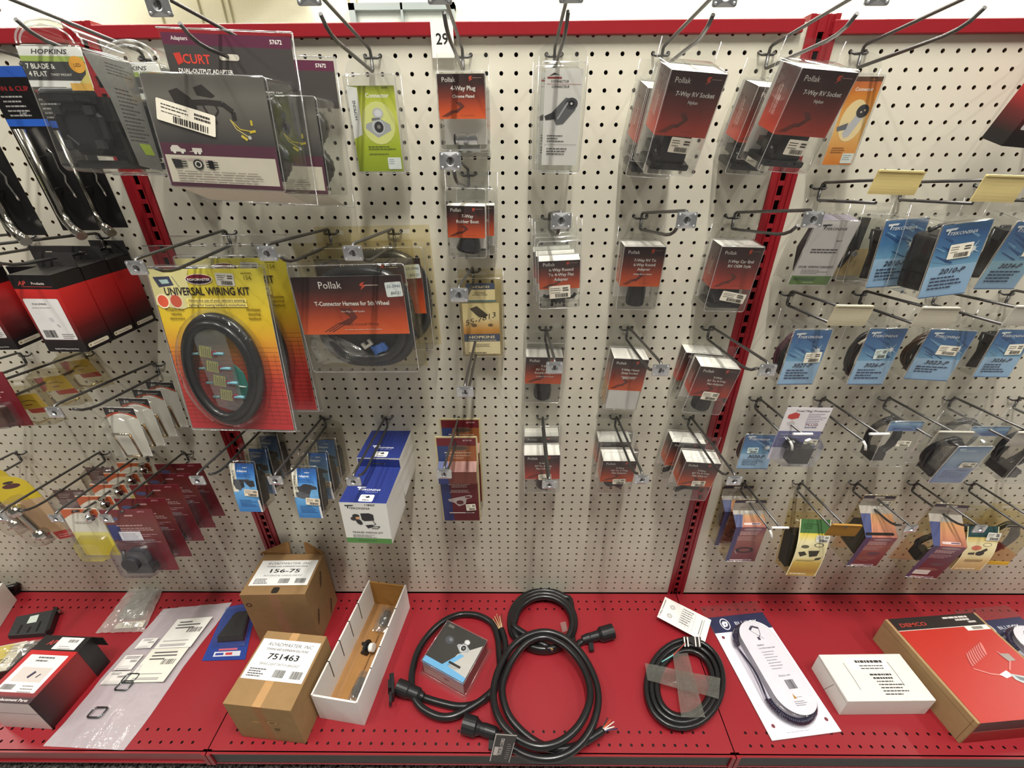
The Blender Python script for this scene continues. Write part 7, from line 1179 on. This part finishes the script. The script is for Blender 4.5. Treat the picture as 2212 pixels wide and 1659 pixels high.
# coiled cable blister
def coiled(label, cs, seen=True):
    P4 = [S(*c, .12) for c in cs]; o_ = P4[3]; U_ = P4[2]-P4[3]; w = U_.length; U_.normalize(); V_ = P4[0]-P4[3]; h = V_.length; V_ = (V_-U_*V_.dot(U_)).normalized(); Mx = Matrix(((U_.x, V_.x, 0, o_.x*IN), (U_.y, V_.y, 0, o_.y*IN), (0, 0, 1, (o_.z+FZ)*IN), (0, 0, 0, 1)))
    t = thing('coiled_cable_pack', label, 'cable pack', Mx)
    mb = MB(); mb.loft([[(-.1, -.1, -.1), (w+.1, -.1, -.1), (w+.1, h+.1, -.1), (-.1, h+.1, -.1)], [(0, 0, .12), (w, 0, .12), (w, h, .12), (0, h, .12)]], 'clear', CLR, False, False); mb.poly([(-.1, h*.9, .06), (w+.1, h*.9, .06), (w+.1, h+.1, .06), (-.1, h+.1, .06)], 'clear', CLR)
    st = lambda r, z, n=40, L=h*.30: [(w*.52+r*cos(2*pi*k/n), h*.42+(L if sin(2*pi*k/n) > 0 else -L)*1.0*min(1, abs(sin(2*pi*k/n))*8)+r*sin(2*pi*k/n)-0*0, z) for k in range(n)]
    rO = w*.36; L_ = h*.38-rO; st = lambda r, z, n=40: [(w*.52+r*cos(2*pi*k/n), h*.42+math.copysign(L_, sin(2*pi*k/n+1e-6))+r*sin(2*pi*k/n), z) for k in range(n)]
    mb.loft([st(rO, .12), st(rO-.08, .9), st(rO-.3, 1.35), st(rO-.45, 1.4)], 'clear', (236, 236, 240), False, True, True); mb.build('clear_shell', t)
    mb = MB(); mb.box(0, w, 0, h*.9, -.06, 0, 'card', (244, 240, 248)); p = Pr(mb, (0, 0, 0), (1, 0, 0), (0, 1, 0)); p.rect(0, 0, w, h*.9, (244, 240, 248)); p.rect(0, h*.76, w, h*.9, (46, 48, 78)); p.ell(w*.25, h*.83, .55, .68, (230, 230, 234)); p.ell(w*.25, h*.83, .46, .58, (46, 48, 78)); p.poly([(w*.25-.35, h*.83+.1), (w*.25-.1, h*.83+.35), (w*.25+.35, h*.83+.25), (w*.25+.3, h*.83-.1), (w*.25+.1, h*.83-.3), (w*.25-.3, h*.83-.35)], (230, 230, 234)); p.poly([(w*.25-.1, h*.83), (w*.25+.1, h*.83+.1), (w*.25, h*.83-.25)], (46, 48, 78)); p.text('BLUE', w*.42, h*.815, .52, (200, 204, 214), 'l', False, False, w*.24); p.text('OX', w*.67, h*.815, .52, (236, 236, 240), 'l', True, False, w*.14); p.line([(w*.44, h*.8), (w*.82, h*.8)], .04, (180, 184, 200))
    for u, v in ((.1, .72), (.9, .72), (.12, .08), (.9, .08)): p.ell(w*u, h*v, .17, .17, (120, 60, 70))
    p.greek(w*.25, h*.03, w*.5, 1, .12, (150, 146, 160)); mb.build('backing_card', t)
    mb = MB(); r_ = rO-.36; path = st(r_, .55, 120); 
    hel = []; N_ = 900
    for k in range(N_):
        f = k/N_*len(path); i = int(f); a_ = Vector(path[i % len(path)]); b_ = Vector(path[(i+1) % len(path)]); c_ = a_.lerp(b_, f-i); tn = (b_-a_).normalized(); sd = V3(-tn.y, tn.x, 0); an = k*.55; hel.append(c_+sd*.22*cos(an)+V3(0, 0, .22*sin(an)))
    mb.tube(hel, .1, 6, 'rubber', (32, 28, 58)); mb.build('coiled_cord', t, 'dark blue coiled cord')
    mb = MB(); ri = w*.29; Li = h*.35-ri; si = [(w*.56+ri*cos(2*pi*k/40), h*.43+math.copysign(Li, sin(2*pi*k/40+1e-6))+ri*1.0*sin(2*pi*k/40), 1.3) for k in range(40)]; mb.poly(si, 'card', (250, 248, 250)); mb.poly([(x, y, z-.03) for x, y, z in si][::-1], 'card', (220, 218, 220)); p = Pr(mb, (w*.56, h*.43, 1.3), (1, 0, 0), (0, 1, 0)); K = (70, 66, 84); tp = Li+ri
    p.line([(-.55, tp*.78), (-.1, tp*.86), (.55, tp*.8)], .22, K); p.line([(-.5, tp*.76), (.1, tp*.62), (.45, tp*.55)], .05, K); p.line([(.5, tp*.78), (.3, tp*.65), (-.1, tp*.58)], .06, K); p.rect(-.25, tp*.53, .05, tp*.6, K)
    p.text('BX88254', -.75, tp*.4, .2, (60, 56, 60), 'l', True); p.text('7 to 4 Wire Coiled Cable', .1, tp*.33, .2, (60, 56, 60), 'c', True, False, 1.8); p.greek(-.7, tp*.25, 1.6, 7, tp*.06, (150, 146, 150), .25); p.text('blueox.com', .15, -tp*.27, .3, (110, 106, 116), 'c', False, False, 1.2); p.bars(-.2, -tp*.52, .9, tp*.18); p.poly([(-.3, -tp*.7), (0, -tp*.7), (-.2, -tp*.6)], (206, 150, 60)); p.greek(.0, -tp*.68, .9, 1, .1, (130, 126, 130)); p.greek(-.5, -tp*.76, 1.4, 3, tp*.035, (150, 146, 150)); mb.build('insert_card', t); return t
coiled('flat blister pack with a white oval card and dark blue coiled cord on the shelf', [(1519, 1312), (1640, 1300), (1818, 1580), (1668, 1600)])
coiled('second coiled cord blister pack cut by the right edge, behind the big red box', [(2150, 1326), (2290, 1318), (2530, 1600), (2390, 1620)])
# white mailer box
M, w, d, h = boxpx((1832, 1515), (2023, 1513), (1943, 1412), (2001, 1545))
t = thing('mailer_box', 'white folded mailer box with printed lines, between the blister pack and the big red box', 'box', M); mb = MB(); mb.box(-w/2, w/2, -d/2, d/2, 0, h, 'paper', (226, 220, 214)); p = Pr(mb, (0, 0, h), (1, 0, 0), (0, 1, 0), 'paper'); p.rect(-w*.22, .14*d, w*.25, .42*d, (236, 232, 226)); p.greek(-.12*w, .3*d, .34*w, 1, .3, (60, 58, 58), .8, 'l', .05); p.greek(-.1*w, .22*d, .3*w, 2, .25, (80, 78, 78), .4); p.greek(.08*w, .02*d, .26*w, 2, .32, (60, 58, 58), .5, 'c', .2); p.greek(-.02*w, -.12*d, .3*w, 5, .28, (80, 78, 78), .4)
for s, v0, v1 in ((-.27, .3, -.28), (.27, .32, -.2)): p.line([(s*w, v0*d), (s*w+.03, (v0+v1)/2*d), (s*w-.02, v1*d)], .045, (70, 64, 60))
p.line([(-.2*w, -.0*d-.0), (-.2*w, .0)], .01, (226, 220, 214)); p = Pr(mb, (-w/2, 0, h/2), (0, -1, 0), (0, 0, 1), 'paper'); p.line([(-d/2, .42*h), (d/2, .36*h)], .06, (130, 122, 116)); p.line([(-d*.02, -h/2), (d*.1, .3*h)], .05, (120, 112, 106)); mb.build('box_body', t, bev=.05)
# big red and black box with a tan edge
Pb = S(2061, 1597); M, w, d, h = boxpx((2112, 1563), (2330, 1563), (2215, 1352), (2290, 1604))
zt = None
dd = ray(2112, 1563); cx, cy = Pb.x-CX0, Pb.y-CY0; tt = (cx*dd.x+cy*dd.y)/(dd.x**2+dd.y**2); h = CZ0+tt*dd.z-S0; A_ = Vector(onZ(2112, 1563, S0+h)); B_ = Vector(onZ(1912, 1338, S0+h)); C2 = Vector(onZ(2130, 1346, S0+h)); d = (B_-A_).length; w = (C2-B_).length; V_ = (B_-A_).normalized(); yaw = math.degrees(math.atan2(-V_.x, V_.y)); U_ = V3(V_.y, -V_.x, 0); ctr = A_+V_*d/2+U_*w/2
t = thing('harness_box', 'big flat red box with a black header and tan edges, right end of the shelf', 'box', pose(ctr.x, ctr.y, S0, 0, yaw)); TN = (164, 136, 98); mb = MB(); mb.box(-w/2, w/2, -d/2, d/2, 0, h, 'kraft', TN); mb.box(-w/2+.28, w/2-.28, -d/2-.02, d/2-.02, .02, h+.04, 'card', (176, 44, 34), dict(front=(150, 30, 28))); p = Pr(mb, (0, 0, h+.04), (1, 0, 0), (0, 1, 0)); a_, b_ = w-.56, d-.04; p.rect(-a_/2, -b_/2, a_/2, b_/2, (178, 46, 36)); p.rect(-a_/2, .36*b_, a_/2, b_/2, (40, 34, 34)); p.line([(-a_/2, .36*b_), (a_/2, .36*b_)], .06, (214, 206, 200)); p.text('DEMCO', -.28*a_, .4*b_, .55, (170, 56, 46), 'c', True, False, .3*a_); p.greek(.1*a_, .455*b_, .36*a_, 1, .28, (206, 200, 196), .7); p.greek(.22*a_, .425*b_, .24*a_, 1, .28, (206, 200, 196), .7); p.greek(.34*a_, .395*b_, .12*a_, 1, .28, (206, 200, 196), .7); p.rect(.24*a_, .31*b_, a_/2, .36*b_, (226, 222, 216)); p.rect(.31*a_, .32*b_, .43*a_, .35*b_, (130, 124, 116))
for k in range(16): f = k/15; p.ell(-.06*a_+.26*a_*f, .02*b_+.1*b_*f, .12, .72, (206, 120, 114) if k % 2 else (150, 44, 40), 16, -.5)
p.line([(-.1*a_, -.06*b_), (.02*a_, -.12*b_), (.12*a_, -.14*b_)], .12, (206, 130, 124)); p.poly([(.1*a_, -.13*b_), (.2*a_, -.1*b_), (.22*a_, -.15*b_), (.13*a_, -.17*b_)], (226, 222, 220)); p.poly([(.2*a_, -.13*b_), (.34*a_, -.17*b_), (.36*a_, -.26*b_), (.3*a_, -.27*b_), (.2*a_, -.19*b_)], (176, 184, 186)); p.poly([(.23*a_, -.15*b_), (.33*a_, -.19*b_), (.33*a_, -.24*b_), (.24*a_, -.19*b_)], (100, 110, 112)); p.line([(.3*a_, .08*b_), (.36*a_, -.0*b_), (.24*a_, -.1*b_)], .14, (200, 110, 104)); p.poly([(.3*a_, .06*b_), (.4*a_, .05*b_), (.4*a_, -.02*b_), (.32*a_, -.02*b_)], (150, 140, 134))
p = Pr(mb, (0, -d/2-.02, h/2)); p.rect(-a_/2, .05*h, a_/2, h/2, (54, 28, 28)); p.line([(-a_/2, .05*h), (a_/2, .05*h)], .05, (206, 150, 130)); p = Pr(mb, (-w/2, 0, h/2), (0, -1, 0), (0, 0, 1), 'kraft'); p.line([(-d/2, .3*h), (d/2, .3*h)], .05, (110, 88, 60)); p.line([(d*.47, -h/2), (d*.47, h/2)], .05, (120, 96, 66)); mb.build('carton', t)
